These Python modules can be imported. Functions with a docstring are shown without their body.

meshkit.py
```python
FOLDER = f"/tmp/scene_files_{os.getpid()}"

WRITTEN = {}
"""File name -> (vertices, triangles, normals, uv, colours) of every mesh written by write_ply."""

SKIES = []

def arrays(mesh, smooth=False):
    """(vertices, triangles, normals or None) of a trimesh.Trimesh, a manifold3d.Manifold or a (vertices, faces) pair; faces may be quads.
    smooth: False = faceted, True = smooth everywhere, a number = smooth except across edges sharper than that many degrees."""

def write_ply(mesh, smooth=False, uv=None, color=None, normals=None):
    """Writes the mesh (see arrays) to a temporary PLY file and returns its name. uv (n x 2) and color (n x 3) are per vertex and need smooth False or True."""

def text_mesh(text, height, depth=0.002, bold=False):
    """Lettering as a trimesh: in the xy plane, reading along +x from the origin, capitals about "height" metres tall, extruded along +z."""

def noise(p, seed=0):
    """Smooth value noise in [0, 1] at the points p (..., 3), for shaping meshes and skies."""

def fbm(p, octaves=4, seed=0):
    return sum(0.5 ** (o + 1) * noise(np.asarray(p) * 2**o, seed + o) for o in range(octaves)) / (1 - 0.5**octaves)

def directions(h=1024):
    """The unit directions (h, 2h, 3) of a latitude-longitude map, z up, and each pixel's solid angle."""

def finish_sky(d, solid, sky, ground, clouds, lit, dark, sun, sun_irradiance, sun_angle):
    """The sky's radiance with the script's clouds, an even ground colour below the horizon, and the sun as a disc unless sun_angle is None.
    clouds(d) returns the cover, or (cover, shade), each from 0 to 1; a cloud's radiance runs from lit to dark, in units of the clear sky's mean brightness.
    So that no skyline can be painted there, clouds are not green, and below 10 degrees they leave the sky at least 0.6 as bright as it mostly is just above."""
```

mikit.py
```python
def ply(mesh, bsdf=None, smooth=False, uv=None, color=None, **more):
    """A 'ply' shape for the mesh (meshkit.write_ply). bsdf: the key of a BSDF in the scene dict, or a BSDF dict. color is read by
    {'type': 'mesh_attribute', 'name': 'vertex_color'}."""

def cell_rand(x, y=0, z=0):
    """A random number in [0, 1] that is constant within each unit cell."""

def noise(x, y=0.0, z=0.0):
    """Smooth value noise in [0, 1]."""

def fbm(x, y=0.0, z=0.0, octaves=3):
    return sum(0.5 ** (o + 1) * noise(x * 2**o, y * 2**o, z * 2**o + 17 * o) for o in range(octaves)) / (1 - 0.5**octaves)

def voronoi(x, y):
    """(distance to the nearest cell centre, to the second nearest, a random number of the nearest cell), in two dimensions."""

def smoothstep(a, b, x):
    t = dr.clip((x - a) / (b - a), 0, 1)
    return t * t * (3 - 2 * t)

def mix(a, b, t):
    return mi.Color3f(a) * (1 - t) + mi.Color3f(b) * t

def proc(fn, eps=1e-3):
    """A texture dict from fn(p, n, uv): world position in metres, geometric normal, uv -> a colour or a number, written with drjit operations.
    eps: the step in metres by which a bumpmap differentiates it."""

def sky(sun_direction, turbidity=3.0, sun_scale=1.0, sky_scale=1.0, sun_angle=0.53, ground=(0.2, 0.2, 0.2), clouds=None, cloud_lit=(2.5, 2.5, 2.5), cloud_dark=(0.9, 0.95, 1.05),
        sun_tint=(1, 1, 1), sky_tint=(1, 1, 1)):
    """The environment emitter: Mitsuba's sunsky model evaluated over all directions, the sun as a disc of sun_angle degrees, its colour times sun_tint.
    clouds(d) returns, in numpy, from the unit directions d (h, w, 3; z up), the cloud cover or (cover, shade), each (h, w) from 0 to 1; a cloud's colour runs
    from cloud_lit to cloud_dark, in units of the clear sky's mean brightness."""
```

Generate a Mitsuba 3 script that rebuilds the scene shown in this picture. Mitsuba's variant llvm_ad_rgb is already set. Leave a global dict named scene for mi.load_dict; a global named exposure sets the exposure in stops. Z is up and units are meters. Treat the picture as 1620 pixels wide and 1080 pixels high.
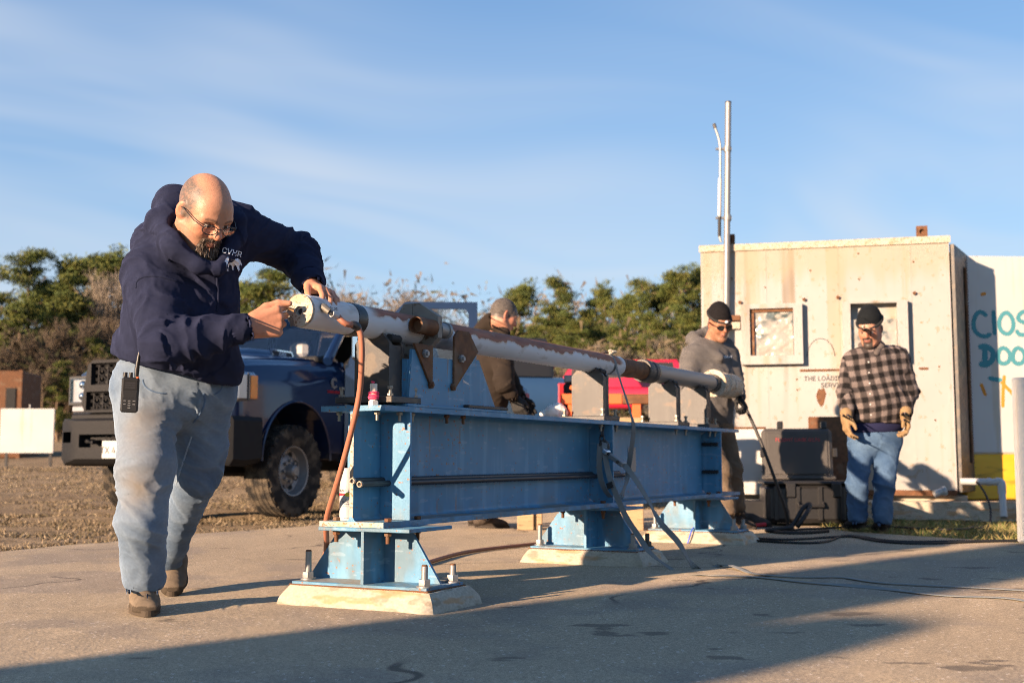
import math, random
import numpy as np
import trimesh
import manifold3d as m3
import shapely
from shapely import geometry as sg
from shapely.ops import unary_union
import drjit as dr
import mitsuba as mi
import mikit, meshkit
from mikit import proc, noise, fbm, voronoi, smoothstep, mix

random.seed(7)
RNG = np.random.default_rng(7)
scene, labels = {}, {}
T4 = mi.ScalarTransform4f

# ------------------------------------------------------------------ camera, sky, exposure
CAM_Z, FOC, CX, HZ = 0.57, 1900.0, 810.0, 723.0      # camera height (m); focal length, centre and horizon in pixels of the 1620 x 1080 photograph
PITCH = math.atan(183 / FOC)                          # the camera looks up a little
scene['camera'] = {
    'type': 'thinlens', 'fov': math.degrees(2 * math.atan(810 / FOC)), 'fov_axis': 'x',
    'aperture_radius': 0.0062, 'focus_distance': 4.65,
    'near_clip': 0.05, 'far_clip': 3000.0,
    'to_world': T4().look_at(origin=[0, 0, CAM_Z], target=[0, math.cos(PITCH), CAM_Z + math.sin(PITCH)], up=[0, 0, 1])}
SUN_AZ, SUN_EL = 45.0, 12.6                            # degrees left of straight behind the camera; above the horizon
_a, _e = math.radians(SUN_AZ), math.radians(SUN_EL)
SUN = np.array([-math.sin(_a) * math.cos(_e), -math.cos(_a) * math.cos(_e), math.sin(_e)])


def cirrus(d):
    up = np.clip(d[..., 2], 0.0, 1)
    el = np.degrees(np.arcsin(up))
    q = np.stack([d[..., 0] / (up + 0.22), d[..., 1] / (up + 0.22), 0 * up], -1)
    rot = np.stack([q[..., 0] * 0.90 + q[..., 1] * 0.42, -q[..., 0] * 0.42 + q[..., 1] * 0.90, 0 * up], -1)
    w = np.stack([meshkit.noise(rot * 1.7 + 3, 7), meshkit.noise(rot * 1.7 + 8, 8), 0 * up], -1)
    k = rot * np.array([0.8, 4.2, 1]) + w * np.array([0.6, 1.6, 0])
    a = meshkit.noise(k, 1) * 0.5 + meshkit.noise(k * 2.3, 2) * 0.3 + meshkit.noise(k * 5.1, 3) * 0.2
    big = meshkit.noise(q * 1.1 + 5, 4) * 0.6 + meshkit.noise(q * 2.6 + 9, 5) * 0.4
    streak = np.clip((a - 0.36) * 2.0, 0, 1) * np.clip(big * 2.2 - 0.6, 0, 1)
    veil = 0.80 * np.exp(-el / 12.0)
    return 1 - (1 - veil) * (1 - 0.62 * streak)


scene['sky'] = mikit.sky(SUN.tolist(), turbidity=2.4, sun_tint=(0.93, 1.0, 1.58), sun_scale=2.55, sky_tint=(0.73, 1.18, 1.74), ground=(0.16, 0.14, 0.11), sun_angle=0.6,
                         clouds=cirrus, cloud_lit=(2.2, 2.36, 2.6), cloud_dark=(1.0, 1.0, 1.05))
exposure = 2.3

# ------------------------------------------------------------------ helpers


def ray(px, py):
    x, y = (px - CX) / FOC, (540.0 - py) / FOC
    return np.array([x, math.cos(PITCH) - y * math.sin(PITCH), math.sin(PITCH) + y * math.cos(PITCH)])


def at(px, py, d):
    """The point at the distance d (metres, along y) that the photograph shows at this pixel."""
    r = ray(px, py)
    return np.array([0, 0, CAM_Z]) + r * (d / r[1])


def gnd(px, py, z=0.0):
    r = ray(px, py)
    return np.array([0, 0, CAM_Z]) + r * ((z - CAM_Z) / r[2])


def unit(v):
    v = np.asarray(v, float)
    return v / (np.linalg.norm(v) + 1e-12)


def uniq(key):
    if key not in scene and key not in labels:
        return key
    n = 1
    while f'{key}_{n:03d}' in scene or f'{key}_{n:03d}' in labels:
        n += 1
    return f'{key}_{n:03d}'


def thing(name, label, cat, group=None):
    key = uniq(name)
    labels[key] = {'label': label, 'category': cat}
    if group:
        labels[key]['group'] = group
    return key


def part(parent, name, mesh, bsdf, smooth=30, M=None, color=None, label=None, kind=None):
    key = uniq(parent + '__' + name)
    if isinstance(mesh, dict):
        scene[key] = mesh
    else:
        if M is not None:
            mesh = mesh.copy()
            mesh.apply_transform(M)
        scene[key] = mikit.ply(mesh, bsdf, smooth=smooth, color=color)
    if label or kind:
        labels[key] = {k: v for k, v in (('label', label), ('kind', kind)) if v}
    return key


def solo(name, mesh, bsdf, label, cat, smooth=30, M=None, color=None, group=None):
    key = thing(name, label, cat, group)
    if M is not None:
        mesh = mesh.copy()
        mesh.apply_transform(M)
    scene[key] = mikit.ply(mesh, bsdf, smooth=smooth, color=color)
    return key


def struct(name, mesh, bsdf, smooth=30, color=None, kind='structure', label=None, cat=None):
    key = uniq(name)
    scene[key] = mikit.ply(mesh, bsdf, smooth=smooth, color=color)
    labels[key] = {'kind': kind}
    if label:
        labels[key].update(label=label, category=cat)
    return key


def frame(o, x, z=(0, 0, 1)):
    """4 x 4 with origin o, x along x, z near z."""
    x = unit(x)
    y = unit(np.cross(z, x))
    z = np.cross(x, y)
    M = np.eye(4)
    M[:3, 0], M[:3, 1], M[:3, 2], M[:3, 3] = x, y, z, o
    return M


def cat(*ms):
    ms = [m for m in ms if m is not None]
    return trimesh.util.concatenate([trimesh.Trimesh(m.vertices, m.faces, process=False) for m in ms])


def box(x0, x1, y0, y1, z0, z1, b=0.0):
    if b <= 0:
        m = trimesh.creation.box(extents=[x1 - x0, y1 - y0, z1 - z0])
        m.apply_translation([(x0 + x1) / 2, (y0 + y1) / 2, (z0 + z1) / 2])
        return m
    b = min(b, (x1 - x0) / 2.01, (y1 - y0) / 2.01, (z1 - z0) / 2.01)
    P = []
    for X, bx in ((x0, b), (x1, -b)):
        for Y, by in ((y0, b), (y1, -b)):
            for Z, bz in ((z0, b), (z1, -b)):
                P += [[X + bx, Y + by, Z], [X + bx, Y, Z + bz], [X, Y + by, Z + bz]]
    return trimesh.convex.convex_hull(np.array(P))


def tube(pts, r, sides=10, cap=True, flat=None):
    """Swept tube; r number or per point; flat=(half width, half thickness) with an up hint makes a strap."""
    P = np.asarray(pts, float)
    n = len(P)
    t = np.gradient(P, axis=0)
    t /= np.linalg.norm(t, axis=1, keepdims=True) + 1e-12
    a = np.cross(t[0], [0, 0, 1.0] if abs(t[0][2]) < 0.9 else [1.0, 0, 0])
    A = []
    for i in range(n):
        a = a - t[i] * np.dot(a, t[i])
        a = a / (np.linalg.norm(a) + 1e-12)
        A.append(a)
    A = np.array(A)
    B = np.cross(t, A)
    ang = np.arange(sides) * 2 * np.pi / sides
    R = np.broadcast_to(np.asarray(r, float), (n,))
    V = (P[:, None] + R[:, None, None] * (np.cos(ang)[None, :, None] * A[:, None] + np.sin(ang)[None, :, None] * B[:, None])).reshape(-1, 3)
    F = []
    for i in range(n - 1):
        for j in range(sides):
            k = (j + 1) % sides
            a0, b0, c0, d0 = i * sides + j, i * sides + k, (i + 1) * sides + k, (i + 1) * sides + j
            F += [[a0, b0, c0], [a0, c0, d0]]
    if cap:
        V = np.vstack([V, P[0], P[-1]])
        for j in range(sides):
            k = (j + 1) % sides
            F += [[len(V) - 2, k, j], [len(V) - 1, (n - 1) * sides + j, (n - 1) * sides + k]]
    m = trimesh.Trimesh(V, F, process=False)
    return m


def spline(pts, n=40):
    from scipy.interpolate import CubicSpline
    P = np.asarray(pts, float)
    s = np.r_[0, np.cumsum(np.linalg.norm(np.diff(P, axis=0), axis=1) ** 0.7)]
    return CubicSpline(s, P)(np.linspace(0, s[-1], n))


def cyl(p0, p1, r0, r1=None, sides=16):
    return tube([p0, p1], [r0, r0 if r1 is None else r1], sides)


def ring(p0, p1, ro, ri, sides=28):
    """Open pipe with a bore, from p0 to p1."""
    L = np.linalg.norm(np.subtract(p1, p0))
    m = trimesh.creation.annulus(ri, ro, L, sections=sides)
    m.apply_translation([0, 0, L / 2])
    z = unit(np.subtract(p1, p0))
    M = np.eye(4)
    x = unit(np.cross([0, 0, 1.0] if abs(z[2]) < 0.9 else [1.0, 0, 0], z))
    M[:3, 0], M[:3, 1], M[:3, 2], M[:3, 3] = x, np.cross(z, x), z, p0
    m.apply_transform(M)
    return m


def lathe(prof, p0, axis, sides=32):
    """prof: (radius, height along axis) pairs."""
    m = trimesh.creation.revolve(np.array(prof, float), sections=sides)
    z = unit(axis)
    x = unit(np.cross([0, 0, 1.0] if abs(z[2]) < 0.9 else [1.0, 0, 0], z))
    M = np.eye(4)
    M[:3, 0], M[:3, 1], M[:3, 2], M[:3, 3] = x, np.cross(z, x), z, p0
    m.apply_transform(M)
    m.fix_normals()
    return m


def prism(poly, h, M=None, z0=0.0):
    """Extrudes a shapely polygon (or list of points) along local z."""
    if not hasattr(poly, 'exterior') and not hasattr(poly, 'geoms'):
        poly = sg.Polygon(poly)
    ms = [trimesh.creation.extrude_polygon(g, h, engine='earcut') for g in getattr(poly, 'geoms', [poly])]
    m = cat(*ms)
    m.apply_translation([0, 0, z0])
    if M is not None:
        m.apply_transform(M)
    return m


def plate(poly, y, th, M=None):
    """Polygon in the local x-z plane, thickness th along +y from y."""
    m = prism(poly, th)
    R = np.array([[1, 0, 0, 0], [0, 0, -1, y + th], [0, 1, 0, 0], [0, 0, 0, 1.0]])
    m.apply_transform(R)
    if M is not None:
        m.apply_transform(M)
    return m


def plate_yz(poly, x, th, M=None):
    """Polygon in the local y-z plane, thickness th along +x from x."""
    m = prism(poly, th)
    R = np.array([[0, 0, 1, x], [1, 0, 0, 0], [0, 1, 0, 0], [0, 0, 0, 1.0]])
    m.apply_transform(R)
    if M is not None:
        m.apply_transform(M)
    return m


def hexnut(p, axis, r, h, hole=0):
    return lathe([(0, 0), (r * 0.93, 0), (r, h * 0.12), (r, h * 0.88), (r * 0.93, h), (0, h)], p, axis, sides=6)


def bolt(p, axis, r, L, head=True):
    """Rod from p along axis with a hexagonal head at p."""
    p, axis = np.asarray(p, float), unit(axis)
    ms = [cyl(p, p + axis * L, r, sides=10)]
    if head:
        ms.append(hexnut(p, axis, r * 1.9, r * 1.5))
    return cat(*ms)


def fbm_np(p, o=3, seed=0):
    return sum(0.5 ** (i + 1) * meshkit.noise(p * 2 ** i, seed + i) for i in range(o)) / (1 - 0.5 ** o)


def man_to_tm(m):
    q = m.to_mesh()
    return trimesh.Trimesh(q.vert_properties[:, :3], q.tri_verts, process=False)


def tm_to_man(m):
    m = trimesh.Trimesh(m.vertices, m.faces)
    m.merge_vertices()
    return m3.Manifold(m3.Mesh(np.asarray(m.vertices, np.float32), np.asarray(m.faces, np.uint32)))


def text(s, height, M, depth=0.002, bold=False, center=True):
    m = meshkit.text_mesh(s, height, depth, bold)
    if center:
        m.apply_translation([-m.bounds[:, 0].mean(), 0, 0])
    m.apply_transform(M)
    return m

# ------------------------------------------------------------------ signed-distance modelling (people, soft shapes)


def cone(a, b, ra, rb=None, k=0.02, op='u', f=None, ratio=1.0):
    """Round cone; f, ratio: squashed by ratio along the direction f (elliptical section)."""
    return ('cone', np.asarray(a, float), np.asarray(b, float), ra, ra if rb is None else rb, k, op, None if f is None else unit(f), ratio)


def ell(c, rad, R=None, k=0.02, op='u'):
    return ('ell', np.asarray(c, float), np.asarray(rad, float), np.eye(3) if R is None else np.asarray(R, float), k, op)


def half(p, n, k=0.004):
    """Cuts away what lies on the side that n points to."""
    return ('half', np.asarray(p, float), unit(n), k, 's')


def _bounds(p):
    if p[0] == 'cone':
        r = max(p[3], p[4])
        return np.minimum(p[1], p[2]) - r, np.maximum(p[1], p[2]) + r
    if p[0] == 'ell':
        r = p[2].max()
        return p[1] - r, p[1] + r
    return None


def mesh_field(prims, h, cut=(), smooth_it=1):
    bs = [_bounds(p) for p in prims if _bounds(p) is not None and p[-1 if p[0] != 'cone' else 6] == 'u']
    lo, hi = np.min([b[0] for b in bs], 0) - 3 * h, np.max([b[1] for b in bs], 0) + 3 * h
    n = np.ceil((hi - lo) / h).astype(int) + 1
    ax = [(lo[i] + np.arange(n[i]) * h).astype(np.float32) for i in range(3)]
    D = np.full(n, 0.08, np.float32)
    for p in list(prims) + list(cut):
        b = _bounds(p)
        mg = 0.035
        if b is None:
            sl = [slice(0, n[i]) for i in range(3)]
        else:
            i0 = np.maximum(((b[0] - mg - lo) / h).astype(int), 0)
            i1 = np.minimum(((b[1] + mg - lo) / h).astype(int) + 2, n)
            if (i1 <= i0).any():
                continue
            sl = [slice(i0[i], i1[i]) for i in range(3)]
        X, Y, Z = ax[0][sl[0]][:, None, None], ax[1][sl[1]][None, :, None], ax[2][sl[2]][None, None, :]
        if p[0] == 'cone':
            _, a, c, ra, rb, k, op, f, ratio = p
            x, y, z = X - np.float32(a[0]), Y - np.float32(a[1]), Z - np.float32(a[2])
            ba = (c - a).astype(np.float32)
            L2 = float(ba @ ba) + 1e-9
            t = np.clip((x * ba[0] + y * ba[1] + z * ba[2]) / L2, 0, 1)
            x, y, z = x - t * ba[0], y - t * ba[1], z - t * ba[2]
            q = x * x + y * y + z * z
            if f is not None and ratio != 1.0:
                s = x * np.float32(f[0]) + y * np.float32(f[1]) + z * np.float32(f[2])
                q = q + s * s * np.float32(1 / ratio ** 2 - 1)
            d = np.sqrt(q) - (ra + (rb - ra) * t)
            if ratio < 1:
                d = d * np.float32(0.5 + 0.5 * ratio)
        elif p[0] == 'ell':
            _, c, rad, R, k, op = p
            q = [X - np.float32(c[0]), Y - np.float32(c[1]), Z - np.float32(c[2])]
            loc = [q[0] * np.float32(R[0, i]) + q[1] * np.float32(R[1, i]) + q[2] * np.float32(R[2, i]) for i in range(3)]
            k0 = np.sqrt(sum((loc[i] / np.float32(rad[i])) ** 2 for i in range(3))) + 1e-6
            k1 = np.sqrt(sum((loc[i] / np.float32(rad[i] ** 2)) ** 2 for i in range(3))) + 1e-6
            d = k0 * (k0 - 1) / k1
        else:
            _, c, nn, k, op = p
            d = -((X - c[0]) * nn[0] + (Y - c[1]) * nn[1] + (Z - c[2]) * nn[2]).astype(np.float32)
        S = D[tuple(sl)]
        k = max(k, 1e-4)
        if op == 'u':
            hh = np.maximum(k - np.abs(S - d), 0) / k
            D[tuple(sl)] = np.minimum(S, d) - hh * hh * (k / 4)
        else:
            d = -d
            hh = np.maximum(k - np.abs(S - d), 0) / k
            D[tuple(sl)] = np.maximum(S, d) + hh * hh * (k / 4)
    D[[0, -1]] = 0.08
    D[:, [0, -1]] = 0.08
    D[:, :, [0, -1]] = 0.08
    m = surface_net(D, lo, h)
    if smooth_it:
        trimesh.smoothing.filter_taubin(m, iterations=smooth_it * 2)
    return m


def surface_net(D, lo, h):
    S = D < 0
    nx, ny, nz = D.shape
    cnt = np.zeros((nx - 1, ny - 1, nz - 1), np.int8)
    for a in (0, 1):
        for b in (0, 1):
            for c in (0, 1):
                cnt += S[a:nx - 1 + a, b:ny - 1 + b, c:nz - 1 + c]
    act = np.argwhere((cnt > 0) & (cnt < 8))
    idx = np.full(cnt.shape, -1, np.int32)
    idx[tuple(act.T)] = np.arange(len(act))
    off = np.array([[a, b, c] for a in (0, 1) for b in (0, 1) for c in (0, 1)])
    val = np.stack([D[tuple((act + o).T)] for o in off], 1)
    acc, num = np.zeros((len(act), 3)), np.zeros(len(act))
    for i in range(8):
        for j in range(i + 1, 8):
            if np.abs(off[i] - off[j]).sum() == 1:
                on = (val[:, i] < 0) != (val[:, j] < 0)
                t = np.where(on, val[:, i] / np.where(on, val[:, i] - val[:, j], 1), 0)
                acc += on[:, None] * (off[i] + t[:, None] * (off[j] - off[i]))
                num += on
    V = lo + (act + acc / num[:, None]) * h
    F = []
    for axis in range(3):
        o1, o2 = (axis + 1) % 3, (axis + 2) % 3
        sl0, sl1 = [slice(None)] * 3, [slice(None)] * 3
        sl0[axis], sl1[axis] = slice(0, -1), slice(1, None)
        e = np.argwhere(S[tuple(sl0)] != S[tuple(sl1)])
        e = e[(e[:, o1] > 0) & (e[:, o2] > 0) & (e[:, o1] < D.shape[o1] - 1) & (e[:, o2] < D.shape[o2] - 1)]
        u1, u2 = np.eye(3, dtype=int)[o1], np.eye(3, dtype=int)[o2]
        q = np.stack([idx[tuple((e - a * u1 - b * u2).T)] for a, b in ((1, 1), (0, 1), (0, 0), (1, 0))], 1)
        flip = S[tuple((e).T)]
        q = np.where(flip[:, None], q, q[:, ::-1])
        q = q[(q >= 0).all(1)]
        F.append(q)
    F = np.vstack(F)
    return trimesh.Trimesh(V, np.vstack([F[:, [0, 1, 2]], F[:, [0, 2, 3]]]), process=False)


def wrinkle(m, segs, amp, freq=16.0, hot=(), seed=0, sharp=1.6, calm=(), slant=0.0):
    """Cloth folds: ridged noise running across the nearest limb axis; hot = (point, radius, gain)."""
    V = np.array(m.vertices)
    N = np.array(m.vertex_normals)
    best, axis = np.full(len(V), 9.0), np.zeros((len(V), 3))
    for a, b in segs:
        a, b = np.asarray(a), np.asarray(b)
        ba = b - a
        t = np.clip((V - a) @ ba / (ba @ ba), 0, 1)
        d = np.linalg.norm(V - a - t[:, None] * ba, axis=1)
        w = d < best
        best[w] = d[w]
        axis[w] = unit(ba)
    adj = trimesh.graph.vertex_adjacency_graph  # noqa: F841
    along = (V * axis).sum(1)
    warp = np.stack([meshkit.noise(V * 5 + 11 * i, seed + i) for i in range(3)], -1) - 0.5
    side = np.cross(axis, np.array([0.35, -0.9, 0.2]))
    q = V * freq * 0.30 + axis * ((along + slant * (V * side).sum(1)) * freq * 0.75)[:, None] + warp * 2.6
    r = 1 - np.abs(2 * meshkit.noise(q, seed + 5) - 1)
    r2 = 1 - np.abs(2 * meshkit.noise(q * 2.1 + 7, seed + 6) - 1)
    f = np.maximum((r ** sharp) * 0.7 + 0.3 * r2 ** sharp - 0.38, -0.22)
    A = np.full(len(V), amp)
    for p, rad, g in hot:
        A += amp * g * np.exp(-((V - p) ** 2).sum(1) / rad ** 2)
    for p, rad in calm:
        A *= 1 - np.exp(-(((V - p) ** 2).sum(1) / rad ** 2) ** 2)
    m.vertices = V + N * (A * f)[:, None]
    return m, f


def vcol(m, base, var=0.15, scale=9.0, fold=None, seed=3):
    """Per-vertex colour of a material with a little unevenness of its own."""
    n = fbm_np(np.array(m.vertices) * scale, 3, seed) - 0.5
    c = np.asarray(base, float)[None, :] * (1 + 2 * var * n)[:, None]
    return np.clip(c, 0.002, 0.95)

# ------------------------------------------------------------------ materials


def mat(name, col, rough=0.6, metal=0.0, spec=0.5, **more):
    scene[name] = {'type': 'twosided', 'b': {'type': 'principled', 'base_color': col if isinstance(col, dict) else {'type': 'rgb', 'value': list(col)},
                                             'roughness': rough, 'metallic': metal, 'specular': spec, **more}}
    return name


def bump(name, inner, fn, scale=1.0, eps=2e-3):
    scene[name] = {'type': 'twosided', 'b': {'type': 'bumpmap', 'tex': proc(fn, eps), 'scale': scale, 'nested': inner}}
    return name


VC = {'type': 'mesh_attribute', 'name': 'vertex_color'}
bump('mat_cloth', {'type': 'principled', 'base_color': VC, 'roughness': 0.95, 'specular': 0.10, 'sheen': 0.12}, lambda p, n, uv: 0.0022 * fbm(p.x * 38, p.y * 38, p.z * 38, 3))
bump('mat_skin', {'type': 'principled', 'base_color': VC, 'roughness': 0.5, 'specular': 0.4}, lambda p, n, uv: 0.0009 * fbm(p.x * 110, p.y * 110, p.z * 110, 3))
mat('mat_leaf', VC, 0.8, spec=0.2)
mat('mat_matte', VC, 0.8, spec=0.3)
mat('mat_black_plastic', (0.018, 0.018, 0.019), 0.38)
mat('mat_black_matte', (0.022, 0.022, 0.022), 0.75, spec=0.3)
mat('mat_grey_plastic', (0.012, 0.0125, 0.014), 0.65, spec=0.25)
mat('mat_lamp', (0.42, 0.42, 0.43), 0.28, metal=0.8)
mat('mat_white_plastic', (0.42, 0.42, 0.415), 0.4)
mat('mat_galvanised', (0.27, 0.27, 0.265), 0.5, metal=0.6)
mat('mat_bolt', (0.27, 0.245, 0.20), 0.48, metal=0.7)
mat('mat_chrome', (0.82, 0.82, 0.84), 0.10, metal=1.0)
mat('mat_ink', (0.02, 0.02, 0.025), 0.6)
mat('mat_white_print', (0.62, 0.66, 0.72), 0.8)
mat('mat_red', (0.45, 0.02, 0.03), 0.5)
mat('mat_pink', (0.75, 0.06, 0.14), 0.8)
mat('mat_yellow', (0.75, 0.55, 0.03), 0.45)
mat('mat_orange', (0.72, 0.12, 0.03), 0.55)
mat('mat_amber', (0.85, 0.26, 0.02), 0.25, clearcoat=0.8)
mat('mat_teal', (0.055, 0.23, 0.275), 0.85)
mat('mat_orange_mark', (0.55, 0.22, 0.03), 0.8)
mat('mat_hose', (0.30, 0.118, 0.07), 0.55)
mat('mat_strap', (0.17, 0.18, 0.175), 0.85)
mat('mat_cable', (0.012, 0.012, 0.013), 0.6)
mat('mat_blue_rope', (0.05, 0.12, 0.62), 0.8)
mat('mat_rod', (0.035, 0.037, 0.042), 0.42, metal=0.3)
mat('mat_clear_tube', (0.62, 0.55, 0.45), 0.2, spec=0.6)
scene['mat_glass_pane'] = {'type': 'thindielectric', 'int_ior': 1.5}
scene['mat_lens'] = {'type': 'thindielectric', 'int_ior': 1.5}


def rgbproc(fn, eps=1e-3):
    return proc(fn, eps)


def t_concrete(p, n, uv):
    a = fbm(p.x * 0.7, p.y * 0.7, 0, 4)
    b = noise(p.x * 160, p.y * 160, 1)
    c = noise(p.x * 420, p.y * 420, 2)
    patch = smoothstep(0.50, 0.66, fbm(p.x * 1.9 + 7, p.y * 1.9, 3, 4))
    streak = smoothstep(0.55, 0.8, fbm(p.x * 6 - p.y * 2.5, p.y * 1.1 + p.x * 0.4, 5, 3))
    col = mix((0.26, 0.208, 0.142), (0.365, 0.295, 0.205), a)
    col = col * (0.70 + 0.42 * b) * (0.70 + 0.60 * c)
    col = mix(col, mi.Color3f(0.19, 0.162, 0.135) * (0.7 + 0.5 * b), patch * 0.55)
    col = mix(col, col * 1.22, streak * 0.5)
    d, d2, r = voronoi(p.x * 38, p.y * 38)
    chip = dr.select((r > 0.90) & (d < 0.2), 1.0, 0.0)
    col = mix(col, (0.50, 0.45, 0.38), chip * 0.75)
    spot = smoothstep(0.74, 0.79, fbm(p.x * 3.3, p.y * 6.0 + 3, 8, 4))
    col = mix(col, (0.055, 0.045, 0.036), spot * 0.6)
    wx, wy = p.x + 0.55 * fbm(p.x * 2.2, p.y * 2.2, 9, 3), p.y + 0.55 * fbm(p.x * 2.2, p.y * 2.2, 12, 3)
    c1, c2, cr_ = voronoi(wx * 0.36 + 0.4, wy * 0.36)
    crack = smoothstep(0.012, 0.003, c2 - c1) * smoothstep(0.35, 0.5, fbm(p.x * 1.3, p.y * 1.3, 15, 2))
    return mix(col, (0.06, 0.05, 0.04), crack * 0.8)


def h_concrete(p, n, uv):
    return 0.0010 * noise(p.x * 120, p.y * 120, 4) + 0.0007 * noise(p.x * 330, p.y * 330, 5) + 0.007 * fbm(p.x * 6, p.y * 6, 3, 3)


bump('mat_concrete', {'type': 'principled', 'base_color': proc(t_concrete), 'roughness': 0.85, 'specular': 0.3}, h_concrete)


def t_field(p, n, uv):
    a = fbm(p.x * 0.5, p.y * 0.5, 0, 4)
    b = fbm(p.x * 9, p.y * 9, 1, 3)
    c = noise(p.x * 90, p.y * 90, 2)
    col = mix((0.155, 0.115, 0.075), (0.25, 0.195, 0.13), a)
    col = mix(col, (0.13, 0.095, 0.055), smoothstep(0.52, 0.7, b) * 0.7)
    return col * (0.65 + 0.6 * c)


def h_field(p, n, uv):
    return 0.03 * fbm(p.x * 7, p.y * 7, 4, 3) + 0.008 * noise(p.x * 60, p.y * 60, 5)


bump('mat_field', {'type': 'principled', 'base_color': proc(t_field), 'roughness': 0.95, 'specular': 0.1}, h_field)


def t_slab(p, n, uv):
    a = fbm(p.x * 9, p.y * 9, p.z * 9, 4)
    b = noise(p.x * 120, p.y * 120, p.z * 120)
    col = mix((0.36, 0.32, 0.25), (0.47, 0.42, 0.34), a) * (0.8 + 0.3 * b)
    dark = smoothstep(0.56, 0.72, fbm(p.x * 16 + 4, p.y * 16, p.z * 26, 3))
    rust = smoothstep(0.54, 0.70, fbm(p.x * 7, p.y * 7 + 9, p.z * 30, 3))
    return mix(mix(col, (0.20, 0.16, 0.11), dark * 0.55), (0.42, 0.20, 0.06), rust * 0.55)


bump('mat_footing', {'type': 'principled', 'base_color': proc(t_slab), 'roughness': 0.9, 'specular': 0.2}, lambda p, n, uv: 0.006 * fbm(p.x * 30, p.y * 30, p.z * 30, 3))


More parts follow.
